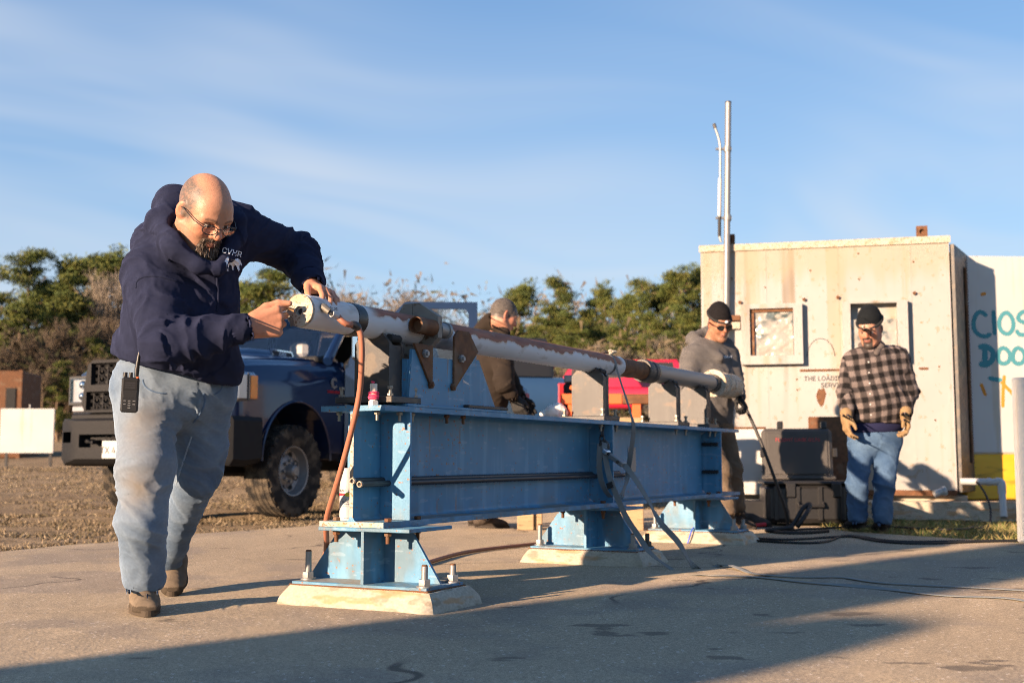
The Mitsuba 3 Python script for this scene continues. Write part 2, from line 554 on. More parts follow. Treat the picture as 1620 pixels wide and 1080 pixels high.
def t_blue(p, n, uv):
    a = fbm(p.x * 2.3, p.y * 2.3, p.z * 2.3, 4)
    st = fbm(p.x * 26, p.y * 26, p.z * 2.2, 3)
    col = mix((0.046, 0.168, 0.295), (0.082, 0.238, 0.378), a)
    col = mix(col, (0.17, 0.35, 0.48), smoothstep(0.5, 0.75, st) * 0.30)
    up = smoothstep(0.75, 0.95, n.z)
    low = smoothstep(0.42, 0.30, p.z) * smoothstep(0.40, 0.62, fbm(p.x * 11, p.y * 11, p.z * 5, 3))
    col = mix(col, (0.10, 0.10, 0.07), low * 0.45)
    col = mix(col, (0.30, 0.22, 0.13), up * smoothstep(0.42, 0.6, fbm(p.x * 5, p.y * 5, 3, 4)) * 0.7)
    sp = fbm(p.x * 85, p.y * 85, p.z * 85, 2) + 0.24 * fbm(p.x * 3 + 5, p.y * 3, p.z * 3, 2)
    scuff = smoothstep(0.66, 0.74, fbm(p.x * 16, p.y * 16, p.z * 44, 3)) * 0.5
    col = mix(col, (0.30, 0.38, 0.44), scuff * 0.5)
    run = smoothstep(0.70, 0.80, fbm(p.x * 34 + 3, p.y * 34, p.z * 3.0, 3)) * smoothstep(0.45, 0.6, fbm(p.x * 2, p.y * 2, p.z * 2 + 5, 2))
    col = mix(col, (0.24, 0.12, 0.05), run * 0.5)
    rust = smoothstep(0.89, 0.93, sp)
    return mix(col, (0.27, 0.10, 0.03), rust * 0.9)


def r_blue(p, n, uv):
    return 0.38 + 0.25 * fbm(p.x * 8, p.y * 8, p.z * 8, 3)


scene['mat_blue'] = {'type': 'twosided', 'b': {'type': 'bumpmap', 'tex': proc(lambda p, n, uv: 0.0006 * fbm(p.x * 45, p.y * 45, p.z * 45, 2) + 0.003 * noise(p.x * 4, p.y * 4, p.z * 4)), 'scale': 1.0,
                                               'nested': {'type': 'principled', 'base_color': proc(t_blue), 'roughness': proc(r_blue), 'specular': 0.45}}}

# bench axes: U runs along the stand away from the camera, VR to its camera-right side
TH = math.radians(27.3)
U, VR = np.array([math.sin(TH), math.cos(TH), 0]), np.array([math.cos(TH), -math.sin(TH), 0])
C0 = np.array([-0.621, 4.679, 0.0])
TB = frame(C0, U)                       # local x along the stand, local y to its far (camera-left) side, z up
PIPE_Z, PIPE_R = 1.105, 0.0625


def B(s, v, z):
    return C0 + s * U + v * VR + np.array([0, 0, z])


def t_pipe(p, n, uv):
    s = (p.x - C0[0]) * U[0] + (p.y - C0[1]) * U[1]
    t = (p.x - C0[0]) * VR[0] + (p.y - C0[1]) * VR[1]
    z = (p.z - PIPE_Z) / 0.062
    a = fbm(p.x * 3, p.y * 3, p.z * 3, 3)
    col = mix((0.48, 0.49, 0.495), (0.60, 0.61, 0.615), a)
    edge = -0.46 + 0.62 * noise(s * 2.3, 2.0, 0) + 0.26 * noise(s * 9, 4.0, 0) + 0.30 * noise(s * 34, 6.0, 0)
    on = smoothstep(0.02, 0.12, s) * smoothstep(2.72, 2.64, s + 0.08 * noise(t * 40, z * 3, 0))
    rust = smoothstep(edge + 0.02, edge + 0.10, z + 0.25 * t / 0.062 * 0.0) * on
    rr = fbm(s * 12, t * 60, p.z * 60, 3)
    rcol = mix((0.125, 0.036, 0.022), (0.36, 0.135, 0.07), rr)
    halo = smoothstep(edge - 0.14, edge + 0.05, z) * on
    col = mix(col, (0.46, 0.30, 0.15), halo * 0.55)
    col = mix(col, rcol, rust * 0.95)
    dirt = smoothstep(0.60, 0.75, fbm(s * 14, t * 40, p.z * 14, 3))
    col = mix(col, (0.25, 0.20, 0.14), dirt * 0.35)
    sp = smoothstep(0.86, 0.9, fbm(p.x * 80, p.y * 80, p.z * 80, 2))
    return mix(col, (0.2, 0.08, 0.03), sp * 0.8)


scene['mat_pipe'] = {'type': 'twosided', 'b': {'type': 'principled', 'base_color': proc(t_pipe), 'roughness': 0.62, 'specular': 0.35}}


def t_speck(p, n, uv):
    a = fbm(p.x * 20, p.y * 20, p.z * 20, 3)
    col = mix((0.37, 0.33, 0.26), (0.47, 0.425, 0.35), a)
    s1 = smoothstep(0.60, 0.68, fbm(p.x * 130, p.y * 130, p.z * 130, 2))
    s2 = smoothstep(0.52, 0.70, fbm(p.x * 26 + 3, p.y * 26, p.z * 26, 3))
    return mix(mix(col, (0.34, 0.19, 0.08), s2 * 0.5), (0.17, 0.08, 0.03), s1 * 0.75)


scene['mat_speckled'] = {'type': 'twosided', 'b': {'type': 'principled', 'base_color': proc(t_speck), 'roughness': 0.6, 'specular': 0.3}}


def t_rust(p, n, uv):
    a = fbm(p.x * 35, p.y * 35, p.z * 35, 4)
    b = fbm(p.x * 9, p.y * 9, p.z * 9, 3)
    col = mix((0.05, 0.028, 0.017), (0.20, 0.085, 0.035), a)
    return mix(col, (0.20, 0.15, 0.10), smoothstep(0.55, 0.75, b) * 0.4)


scene['mat_rust'] = {'type': 'twosided', 'b': {'type': 'principled', 'base_color': proc(t_rust), 'roughness': 0.7, 'specular': 0.3}}


def t_steel(p, n, uv):
    a = fbm(p.x * 7, p.y * 7, p.z * 7, 4)
    st = fbm(p.x * 40, p.y * 40, p.z * 2.5, 3)
    col = mix((0.024, 0.024, 0.025), (0.052, 0.052, 0.052), a * 0.6 + st * 0.5)
    r = smoothstep(0.60, 0.72, fbm(p.x * 22 + 8, p.y * 22, p.z * 22, 3))
    return mix(col, (0.11, 0.07, 0.04), r * 0.4)


scene['mat_steel'] = {'type': 'twosided', 'b': {'type': 'principled', 'base_color': proc(t_steel), 'roughness': 0.5, 'specular': 0.5, 'metallic': 0.25}}


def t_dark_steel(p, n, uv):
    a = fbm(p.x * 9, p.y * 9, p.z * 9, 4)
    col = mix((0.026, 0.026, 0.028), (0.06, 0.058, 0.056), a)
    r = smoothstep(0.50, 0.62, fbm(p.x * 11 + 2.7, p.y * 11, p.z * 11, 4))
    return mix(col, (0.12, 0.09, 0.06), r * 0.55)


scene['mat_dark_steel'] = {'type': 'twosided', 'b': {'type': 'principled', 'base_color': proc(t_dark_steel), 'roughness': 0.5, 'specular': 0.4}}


def t_wood(p, n, uv):
    g = fbm(p.x * 5 + p.y * 2, p.z * 60, p.y * 40, 3)
    a = fbm(p.x * 3, p.y * 3, p.z * 9, 3)
    col = mix((0.27, 0.18, 0.10), (0.50, 0.37, 0.22), g * 0.6 + a * 0.4)
    return mix(col, (0.12, 0.08, 0.05), smoothstep(0.62, 0.75, fbm(p.x * 14, p.y * 14, p.z * 70, 3)) * 0.5)


scene['mat_wood'] = {'type': 'twosided', 'b': {'type': 'principled', 'base_color': proc(t_wood), 'roughness': 0.85, 'specular': 0.2}}


def t_shed(p, n, uv):
    a = fbm(p.x * 1.4, p.y * 1.4, p.z * 1.4, 4)
    col = mix((0.27, 0.27, 0.262), (0.345, 0.345, 0.337), a)
    s1 = smoothstep(0.54, 0.76, fbm(p.x * 11, p.y * 11, p.z * 0.45, 4))
    col = mix(col, (0.30, 0.225, 0.13), s1 * 0.5)
    s2 = smoothstep(0.58, 0.78, fbm(p.x * 7 + 9, p.y * 7, p.z * 0.28 + 2, 4)) * smoothstep(0.3, 2.5, p.z)
    col = mix(col, (0.15, 0.11, 0.07), s2 * 0.85)
    d, d2, r = voronoi(p.x * 4.5 + p.y * 2, p.z * 4.5)
    spot = smoothstep(0.10, 0.03, d + 0.09 * noise(p.x * 60, p.y * 60, p.z * 60)) * dr.select(r > 0.78, 1.0, 0.0)
    col = mix(col, (0.30, 0.13, 0.04), spot * 0.75)
    fine = smoothstep(0.66, 0.74, fbm(p.x * 30, p.y * 30, p.z * 18, 3))
    col = mix(col, (0.26, 0.18, 0.10), fine * 0.5)
    top = smoothstep(2.30, 2.52, p.z + 0.25 * fbm(p.x * 14, p.y * 14, 2, 2))
    col = mix(col, (0.30, 0.25, 0.17), top * 0.55)
    foot = smoothstep(0.55, 0.20, p.z + 0.3 * fbm(p.x * 4, p.y * 4, p.z * 3, 3))
    return mix(col, (0.25, 0.21, 0.15), foot * 0.5)


bump('mat_shed', {'type': 'principled', 'base_color': proc(t_shed), 'roughness': 0.6, 'specular': 0.3}, lambda p, n, uv: 0.012 * fbm(p.x * 1.7, p.y * 1.7, p.z * 1.7, 2) + 0.001 * noise(p.x * 40, p.y * 40, p.z * 40), eps=4e-3)


def t_white_wall(p, n, uv):
    a = fbm(p.x * 2, p.y * 2, p.z * 2, 4)
    col = mix((0.43, 0.43, 0.415), (0.51, 0.505, 0.49), a)
    s = smoothstep(0.62, 0.8, fbm(p.x * 14, p.y * 14, p.z * 0.8, 3))
    return mix(col, (0.40, 0.30, 0.16), s * 0.35)


scene['mat_white_wall'] = {'type': 'twosided', 'b': {'type': 'principled', 'base_color': proc(t_white_wall), 'roughness': 0.5, 'specular': 0.4}}


def t_truck(p, n, uv):
    dirt = smoothstep(0.98, 0.42, p.z + 0.35 * fbm(p.x * 6, p.y * 6, p.z * 4, 3))
    return mix((0.004, 0.016, 0.058), (0.070, 0.055, 0.040), dirt * 0.85)


def r_truck(p, n, uv):
    return 0.10 + 0.5 * smoothstep(0.98, 0.42, p.z + 0.35 * fbm(p.x * 6, p.y * 6, p.z * 4, 3))


scene['mat_truck'] = {'type': 'twosided', 'b': {'type': 'principled', 'base_color': proc(t_truck), 'roughness': proc(r_truck), 'specular': 0.6, 'metallic': 0.15, 'clearcoat': 0.9, 'clearcoat_gloss': 0.97}}


def t_tyre(p, n, uv):
    a = fbm(p.x * 14, p.y * 14, p.z * 14, 3)
    return mix((0.022, 0.021, 0.020), (0.13, 0.105, 0.075), smoothstep(0.35, 0.75, a) * 0.75)


scene['mat_tyre'] = {'type': 'twosided', 'b': {'type': 'principled', 'base_color': proc(t_tyre), 'roughness': 0.9, 'specular': 0.2}}

# ------------------------------------------------------------------ ground


def ground_z(x, y):
    r = np.clip((y - 14.0) / 6, 0, None)
    rise = np.where(r < 1, r * r * 0.5, r - 0.5) * 6 * 0.066
    return rise * (0.62 + 0.38 / (1 + np.exp(-(x + 4) / 3.0)))


def grid_mesh(xs, ys, fz):
    X, Y = np.meshgrid(xs, ys)
    Z = fz(X, Y)
    n, m = X.shape
    i, j = np.meshgrid(np.arange(n - 1), np.arange(m - 1), indexing='ij')
    a = (i * m + j).ravel()
    q = np.stack([a, a + 1, a + m + 1, a + m], 1)
    return trimesh.Trimesh(np.stack([X, Y, Z], -1).reshape(-1, 3), np.vstack([q[:, [0, 1, 2]], q[:, [0, 2, 3]]]), process=False)


def field_z(X, Y):
    P = np.stack([X, Y, 0 * X], -1)
    lump = (fbm_np(P * 0.9, 3, 4) - 0.5) * 0.10
    far = np.clip((np.hypot(X, Y) - 70) / 100, 0, 1)
    return -0.045 + ground_z(X, np.minimum(Y, 62)) * (1 - 0 * far) + lump * np.clip((Y - 8) / 3, 0.15, 1)


xs = np.unique(np.r_[np.linspace(-900, -60, 18), np.linspace(-60, -14, 32), np.linspace(-14, 14, 120), np.linspace(14, 60, 32), np.linspace(60, 900, 18)])
ys = np.unique(np.r_[np.linspace(-900, -20, 14), np.linspace(-20, 4, 14), np.linspace(4, 26, 110), np.linspace(26, 70, 40), np.linspace(70, 900, 18)])
struct('ground', grid_mesh(xs, ys, field_z), 'mat_field', smooth=True)

# the concrete pad: its left edge runs along the stand's direction, its far right corner by the shed
e0, e1 = gnd(0, 871), gnd(540, 826)
du = unit(e1 - e0)
pad_pts = [e0 - du * 14, e0, gnd(110, 861), gnd(200, 853), gnd(330, 842), gnd(420, 836), e1, e1 + du * 3.6]
q0 = pad_pts[-1]
pad = [(p[0], p[1]) for p in pad_pts] + [(q0[0] + 2.6, q0[1] - 1.1)] + [tuple(gnd(x, y)[:2]) for x, y in ((1330, 839), (1430, 846), (1545, 853), (1640, 860))] + [(8.5, 7.2), (12, -8), (-9, -10)]
poly = sg.Polygon(pad)
edge = poly.exterior
pts = []
for dist in np.arange(0, edge.length, 0.16):
    p = np.array(edge.interpolate(dist).coords[0])
    w = fbm_np(np.array([[p[0] * 1.7, p[1] * 1.7, 0]]), 3, 2)[0] - 0.5
    pts.append(p + np.array([w, -w]) * 0.14)
poly = sg.Polygon(pts).buffer(0)
m = prism(poly, 0.30, z0=-0.30)
struct('concrete_pad', m, 'mat_concrete', smooth=20)
PAD = poly

# ------------------------------------------------------------------ the blue steel stand
st = thing('steel_stand', 'long blue painted steel beam stand on three bolted pedestals', 'stand')
L0, ZB0, ZB1, ZT0, ZT1 = 4.66, 0.301, 0.323, 0.749, 0.770
ipoly = unary_union([sg.box(-0.15, ZB0, 0.15, ZB1), sg.box(-0.15, ZT0, 0.15, ZT1), sg.box(-0.0085, ZB0, 0.0085, ZT1)])
ipoly = ipoly.buffer(0.022, quad_segs=5).buffer(-0.044, quad_segs=5).buffer(0.022, quad_segs=5).intersection(sg.box(-0.15, ZB0, 0.15, ZT1))
ipoly = unary_union([sg.box(-0.15, ZB0, 0.15, ZB1), sg.box(-0.15, ZT0, 0.15, ZT1), sg.box(-0.0085, ZB0, 0.0085, ZT1),
                     unary_union([sg.box(-0.15, ZB0, 0.15, ZB1), sg.box(-0.15, ZT0, 0.15, ZT1), sg.box(-0.0085, ZB0, 0.0085, ZT1)]).buffer(0.02, quad_segs=6).buffer(-0.02, quad_segs=6)])
part(st, 'beam', plate_yz(ipoly, 0, L0), 'mat_blue', smooth=25, M=TB)
part(st, 'worn_end', plate_yz(sg.box(-0.0075, ZB1 + 0.02, 0.0075, ZT0 - 0.01), -0.0012, 0.001), 'mat_speckled', M=TB, label='bare cream edge of the beam web')
part(st, 'worn_end', plate_yz(sg.box(-0.148, ZB0 + 0.002, 0.148, ZB1 - 0.002), -0.0012, 0.001), 'mat_speckled', M=TB)


def stiffener(s, side):
    a, b = (0.010, 0.149) if side > 0 else (-0.149, -0.010)
    z0, z1 = ZB1 + 0.001, ZT0 - 0.001
    c = 0.024
    if side > 0:
        pg = [(a, z0 + c), (a + c, z0), (b, z0), (b, z1), (a + c, z1), (a, z1 - c)]
    else:
        pg = [(a, z0), (b - c, z0), (b, z0 + c), (b, z1 - c), (b - c, z1), (a, z1)]
    return plate_yz(pg, s - 0.006, 0.012)


for s in (0.191, 2.28, 4.235):
    for side in (-1, 1):
        part(st, 'stiffener', stiffener(s, side), 'mat_blue', M=TB)
# small black bumper pads on the far stiffener, plates on the web
part(st, 'end_plate', box(4.23, 4.36, -0.0125, -0.0092, 0.44, 0.62), 'mat_galvanised', M=TB)
part(st, 'name_plate', box(2.845, 2.965, -0.0125, -0.0092, 0.485, 0.63, 0.001), 'mat_galvanised', M=TB, label='small grey riveted plate on the web')
for z in (0.47, 0.66):
    part(st, 'rubber_pad', box(4.2, 4.2288, -0.13, -0.02, z - 0.012, z + 0.012, 0.003), 'mat_black_matte', M=TB)
# flange bolts that hang under the top flange
for s, v, mm in ((0.045, 0.085, 'mat_bolt'), (0.16, 0.115, 'mat_bolt'), (0.27, 0.105, 'mat_bolt'), (0.055, -0.10, 'mat_bolt'), (0.52, 0.12, 'mat_rust'), (0.66, 0.12, 'mat_rust'),
                 (2.2, 0.11, 'mat_bolt'), (2.42, 0.11, 'mat_bolt'), (3.42, 0.11, 'mat_bolt'), (3.6, 0.11, 'mat_bolt'), (4.1, 0.11, 'mat_bolt'), (4.22, 0.11, 'mat_bolt')):
    p = np.array([s, -v, ZT0 - 0.001])
    part(st, 'flange_bolt', cat(hexnut(p, [0, 0, -1], 0.0135, 0.012), cyl(p, p - [0, 0, 0.036], 0.0065)), mm, M=TB)

for k, s0 in enumerate((0.16, 2.27, 4.08)):
    vo = 0.05
    # footing
    fm = box(-0.215, 0.165, -0.385 - 0.02, 0.335 - 0.02, 0, 0.0715)
    fm = trimesh.Trimesh(fm.vertices, fm.faces)
    for _ in range(5):
        fm = fm.subdivide()
    V = np.array(fm.vertices)
    tp = V[:, 2] / 0.0715
    V[:, 0] = -0.025 + (V[:, 0] + 0.025) * (1 - 0.20 * tp ** 1.6)
    V[:, 1] = -0.045 + (V[:, 1] + 0.045) * (1 - 0.115 * tp ** 1.6)
    w = fbm_np(V * np.array([9, 9, 12]) + 3 * k, 3, 8 + k) - 0.5
    V[:, :2] += (w * 0.035 * (1 - tp * 0.6))[:, None] * np.sign(V[:, :2] + [0.025, 0.045])
    V[:, 2] += (fbm_np(V * 14 + k, 2, 3) - 0.5) * 0.006 * tp
    V[:, 2] -= 0.004 * (1 - tp)
    fm.vertices = V
    fm.apply_translation([s0, 0, 0])
    solo('concrete_footing', fm, 'mat_footing', ('cast concrete footing under the nearest pedestal of the blue stand', 'cast concrete footing under the middle pedestal of the blue stand',
                                                'cast concrete footing under the farthest pedestal of the blue stand')[k], 'footing', smooth=35, M=TB)
    pd = st + '__pedestal' if k == 0 else f'{st}__pedestal_{k:03d}'
    z0, z1 = 0.0865, 0.2855
    tz = [(-0.31, z0), (0.31, z0), (0.185, z1 - 0.012), (0.165, z1), (-0.15, z1), (-0.185, z1 - 0.03)]
    part(pd, 'gusset', plate_yz([(-y - 0.0, z) for y, z in tz], s0 - 0.007, 0.014), 'mat_blue', M=TB)
    for sg_ in (-1, 1):
        a, b = (s0 - 0.155, s0 - 0.0075) if sg_ < 0 else (s0 + 0.0075, s0 + 0.155)
        part(pd, 'web_plate', box(a, b, -vo - 0.0065, -vo + 0.0065, z0, z1), 'mat_blue', M=TB)
    part(pd, 'base_plate', box(s0 - 0.165, s0 + 0.110, -0.345, 0.275, 0.0705, 0.0863, 0.002), 'mat_blue', M=TB)
    part(pd, 'rusty_edge', box(s0 - 0.172, s0 + 0.115, -0.355, 0.285, 0.0695, 0.0765, 0.002), 'mat_rust', M=TB)
    part(pd, 'cap_plate', box(s0 - 0.16, s0 + 0.16, -0.265, 0.155, 0.2858, 0.3005, 0.002), 'mat_blue', M=TB)
    for (ds, v, hgt, mm) in ((-0.085, -0.255, 0.110, 'mat_galvanised'), (-0.135, 0.318, 0.078, 'mat_galvanised'), (0.075, 0.318, 0.066, 'mat_dark_steel' if k == 1 else 'mat_galvanised'), (0.07, -0.25, 0.10, 'mat_galvanised')):
        p = np.array([s0 + ds, -v, 0.086])
        ab = part(pd, 'anchor_bolt', cat(cyl(p, p + [0, 0, hgt], 0.0125, sides=14), hexnut(p + [0, 0, 0.006], [0, 0, 1], 0.024, 0.024), cyl(p, p + [0, 0, 0.006], 0.03, sides=20)), mm, M=TB)
        part(pd, 'rusty_tip', cyl(p + [0, 0, hgt], p + [0, 0, hgt + 0.006], 0.0122, 0.010, sides=14), 'mat_rust', M=TB)
    for ds, v in ((-0.115, -0.10), (-0.115, 0.14), (0.1, -0.1), (0.1, 0.14)):
        p = np.array([s0 + ds, -v, 0.2852])
        part(pd, 'hanging_bolt', cat(hexnut(p, [0, 0, -1], 0.0155, 0.017), cyl(p, p - [0, 0, 0.045], 0.0085)), 'mat_rust', M=TB)
        part(pd, 'flange_nut', hexnut([s0 + ds, -v, 0.3235], [0, 0, 1], 0.0155, 0.013), 'mat_rust', M=TB)

# pivot mount on the beam: box of blue plates, gussets, brown triangular brackets
zp = ZT1 + 0.0125
part(st, 'mount_base', box(0.17, 1.02, -0.147, 0.147, ZT1 + 0.0006, zp, 0.002), 'mat_blue', M=TB)
part(st, 'clamp_strip', box(0.66, 1.03, -0.1485, -0.118, zp + 0.0004, zp + 0.014, 0.002), 'mat_steel', M=TB)
mz = 0.985
hexagon = [(0.215, zp), (0.775, zp), (0.775, 1.02), (0.735, 1.02), (0.66, mz), (0.40, mz), (0.36, 1.005), (0.24, 1.005)]
for y in (-0.121, 0.109):
    part(st, 'mount_plate', plate([(x, z) for x, z in hexagon], y, 0.012), 'mat_blue', M=TB)
for x in (0.225, 0.755):
    part(st, 'cross_plate', box(x, x + 0.012, -0.1085, 0.1085, zp + 0.0003, mz - 0.02), 'mat_blue', M=TB)
for y in (-0.1195, 0.1105):
    part(st, 'mount_gusset', plate([(0.7765, zp), (0.965, zp), (0.80, 1.0), (0.7765, 1.0)], y, 0.009), 'mat_blue', M=TB)
part(st, 'far_gusset', plate([(0.7765, zp), (0.965, zp), (0.80, 0.99), (0.7765, 0.99)], -0.004, 0.009), 'mat_blue', M=TB)
part(st, 'near_gusset', plate([(0.224, zp), (0.224, 0.97), (0.20, 0.97), (0.17, zp)], -0.004, 0.009), 'mat_blue', M=TB)
br1 = [(0.24, 1.03), (0.385, 1.03), (0.385, 0.885), (0.365, 0.872)]
br2 = [(0.565, 1.085), (0.60, 1.115), (0.69, 1.115), (0.775, 1.035), (0.585, 0.872), (0.563, 0.885)]
for y in (-0.1315, 0.1215):
    for bq, c in ((br1, (0.315, 0.992)), (br2, (0.612, 0.992))):
        k1 = part(st, 'bracket', plate(bq, y, 0.010), 'mat_rust', M=TB)
        yo = y - 0.0005 if y < 0 else y + 0.0105
        part(k1, 'bracket_bolt', cat(hexnut([c[0], yo, c[1]], [0, np.sign(y), 0], 0.0185, 0.014), cyl([c[0], yo, c[1]], [c[0], yo + np.sign(y) * 0.022, c[1]], 0.009)), 'mat_galvanised', M=TB)
for x in (0.378, 0.56):
    p = np.array([x, -0.1215, 0.868])
    part(st, 'stop_bolt', bolt(p, [0, -1, 0], 0.009, 0.018), 'mat_rust', M=TB)
part(st, 'paint_chip', plate([(0.655, 0.905), (0.70, 0.893), (0.715, 0.883), (0.66, 0.893)], -0.1219, 0.0006), 'mat_white_plastic', M=TB)

# pipe saddles


def saddle(s, h_half, mm, wide=0.175, tilt=0.0):
    sd = st + '__saddle' if s < 1 else uniq(st + '__saddle_001')
    zb = ZT1 + 0.0006 + (0.0125 if s < 0.3 else 0.0)
    zt = PIPE_Z - 0.048
    part(sd, 'base_plate', box(s - 0.105, s + 0.075 + 0.04, -0.135, 0.135, zb, zb + 0.026, 0.003), mm, M=TB)
    a = wide / 2
    pg = sg.Polygon([(-a, zb + 0.0265), (a, zb + 0.0265), (a, zt - 0.035), (a * 0.55, zt + 0.012), (-a * 0.55, zt + 0.012), (-a, zt - 0.035)]).difference(sg.Point(0, PIPE_Z).buffer(PIPE_R + 0.002, quad_segs=12))
    part(sd, 'post', plate_yz(pg, s - h_half, 0.022), mm, M=TB)
    part(sd, 'post', plate_yz(pg, s + h_half, 0.022), mm, M=TB)
    part(sd, 'side_plate', box(s - h_half + 0.0225, s + h_half - 0.0005, -a + 0.002, -a + 0.016, zb + 0.0265, zt - 0.04), mm, M=TB)
    part(sd, 'side_plate', box(s - h_half + 0.0225, s + h_half - 0.0005, a - 0.016, a - 0.002, zb + 0.0265, zt - 0.04), mm, M=TB)
    for sy in (-1, 1):
        c = np.array([s + 0.01, sy * 0.062, zt - 0.002])
        ax = unit([0, -sy * 0.55, 0.83])
        part(sd, 'roller', cyl(c - ax * 0.012 - [0.035, 0, 0], c - ax * 0.012 + [0.035, 0, 0], 0.017, sides=16), 'mat_black_matte', M=TB)
    for dx, dy in ((-0.085, -0.115), (0.095, -0.115), (-0.085, 0.115), (0.095, 0.115)):
        p = np.array([s + dx, dy, zb + 0.0262])
        part(sd, 'bolt', cat(hexnut(p, [0, 0, 1], 0.014, 0.010), cyl(p, p + [0, 0, 0.028], 0.0075), hexnut(p + [0, 0, 0.028], [0, 0, 1], 0.0125, 0.012)), 'mat_bolt', M=TB)


saddle(0.175, 0.045, 'mat_dark_steel', 0.165)
saddle(2.30, 0.03, 'mat_steel', 0.19)
saddle(3.50, 0.03, 'mat_steel', 0.19)
saddle(4.12, 0.03, 'mat_steel', 0.19)

# ------------------------------------------------------------------ the gun tube on the saddles
pipe = thing('steel_tube', 'long white steel tube streaked with rust, lying level on the blue stand', 'tube')
PZ = np.array([0, 0, PIPE_Z])


def PS(s):
    return np.array([s, 0, PIPE_Z])


def revolve_s(prof, sides=48):
    """prof: (s, radius) pairs along the tube axis."""
    return lathe([(r, s) for s, r in prof], [0, 0, PIPE_Z], [1, 0, 0], sides)


fine = [(-0.333, 0.0605), (-0.330, PIPE_R)] + [(s, PIPE_R) for s in np.linspace(-0.32, 0.47, 12)]
part(pipe, 'breech_tube', revolve_s([(-0.333, 0.0)] + fine + [(0.47, 0.0)]), 'mat_pipe', smooth=40, M=TB)
part(pipe, 'main_tube', revolve_s([(0.4702, 0.0), (0.4702, 0.0595)] + [(s, 0.0595) for s in np.linspace(0.5, 2.70, 20)] + [(2.70, 0.0)]), 'mat_pipe', smooth=40, M=TB)
face = sg.Point(0, 0).buffer(0.0605, quad_segs=16).difference(sg.Point(0.002, 0.0).buffer(0.0165, quad_segs=10))
fm = plate_yz(face, -0.3465, 0.013)
fm.apply_translation([0, 0, PIPE_Z])
part(pipe, 'end_face', fm, 'mat_speckled', M=TB, label='cream speckled end face with a round bore')
part(pipe, 'bore', cyl([-0.3338, -0.002, PIPE_Z], [-0.3332, -0.002, PIPE_Z], 0.0163, sides=24), 'mat_ink', M=TB)
part(pipe, 'tape_band', revolve_s([(-0.052, 0.0628), (-0.052, 0.0645), (-0.03, 0.0652), (0.0, 0.0646), (0.012, 0.0628)]), 'mat_black_plastic', M=TB)
# clamp yoke
scene['mat_yoke'] = {'type': 'twosided', 'b': {'type': 'principled', 'base_color': proc(lambda p, n, uv: mix(mix((0.13, 0.115, 0.10), (0.24, 0.215, 0.185), fbm(p.x * 12, p.y * 12, p.z * 12, 4)), (0.10, 0.06, 0.035), smoothstep(0.6, 0.72, fbm(p.x * 40, p.y * 40, p.z * 40, 3)))), 'roughness': 0.6, 'specular': 0.4}}
yoke = sg.Polygon([(-0.105, 0.03), (-0.045, 0.115), (0.03, 0.115), (0.125, 0.055), (0.125, -0.035), (0.045, -0.112), (-0.06, -0.112), (-0.105, -0.05)]).difference(sg.Point(0, 0).buffer(0.0632, quad_segs=14))
for a, b in ((-0.2, -0.0012), (0.0012, 0.2)):
    half_y = yoke.intersection(sg.box(a, -0.2, b, 0.2))
    ym = plate_yz([list((-x, z) for x, z in g.exterior.coords) for g in [half_y]][0] if half_y.geom_type == 'Polygon' else half_y, 0.435, 0.034)
    ym.apply_translation([0, 0, PIPE_Z])
    part(pipe, 'clamp_yoke', ym, 'mat_yoke', M=TB)
part(pipe, 'trunnion', ring([0.30, -0.098, PIPE_Z + 0.006], [0.4345, -0.098, PIPE_Z + 0.006], 0.0345, 0.030), 'mat_rust', smooth=40, M=TB)
part(pipe, 'trunnion_core', cyl([0.335, -0.098, PIPE_Z + 0.006], [0.345, -0.098, PIPE_Z + 0.006], 0.0302), 'mat_rust', M=TB)
part(pipe, 'trunnion', cat(cyl([0.4695, -0.098, PIPE_Z + 0.004], [0.53, -0.098, PIPE_Z + 0.004], 0.031), cyl([0.53, -0.098, PIPE_Z + 0.004], [0.548, -0.098, PIPE_Z + 0.004], 0.036)), 'mat_galvanised', smooth=40, M=TB)
part(pipe, 'saddle_pad', cat(*[tube([PS(0.47) + [0, -0.062 * math.cos(a), 0.062 * math.sin(a)], PS(0.475) + [0, -0.062 * math.cos(a), 0.062 * math.sin(a)]], 0.003, 6) for a in (0.3,)]), 'mat_rust', M=TB)
part(pipe, 'rusty_sleeve', revolve_s([(2.7005, 0.0), (2.7005, 0.055)] + [(s, 0.0555 + 0.0015 * math.sin(s * 31)) for s in np.linspace(2.71, 3.12, 18)] + [(3.13, 0.0)]), 'mat_rust', smooth=40, M=TB, label='bare rusty section of the tube')
part(pipe, 'coupling', revolve_s([(3.10, 0.058), (3.10, 0.068), (3.125, 0.072), (3.17, 0.072), (3.175, 0.066), (3.21, 0.066), (3.215, 0.071), (3.26, 0.071), (3.265, 0.058)]), 'mat_dark_steel', M=TB)
part(pipe, 'coupling_ring', revolve_s([(3.268, 0.058), (3.268, 0.0665), (3.295, 0.0665), (3.30, 0.058)]), 'mat_bolt', M=TB)
part(pipe, 'muzzle_tube', revolve_s([(3.13, 0.0)] + [(3.131, 0.057)] + [(s, 0.0575) for s in np.linspace(3.14, 4.56, 12)] + [(4.56, 0.0)]), 'mat_galvanised', smooth=40, M=TB, label='smooth grey tube section beyond the coupling')
part(pipe, 'muzzle_collar', revolve_s([(4.46, 0.058), (4.462, 0.0655), (4.533, 0.0655), (4.5345, 0.058)]), 'mat_dark_steel', M=TB)
part(pipe, 'muzzle_disc', revolve_s([(4.535, 0.058), (4.535, 0.098), (4.539, 0.101), (4.566, 0.101), (4.57, 0.098), (4.57, 0.0)]), 'mat_speckled', M=TB, label='cream disc round the far end')
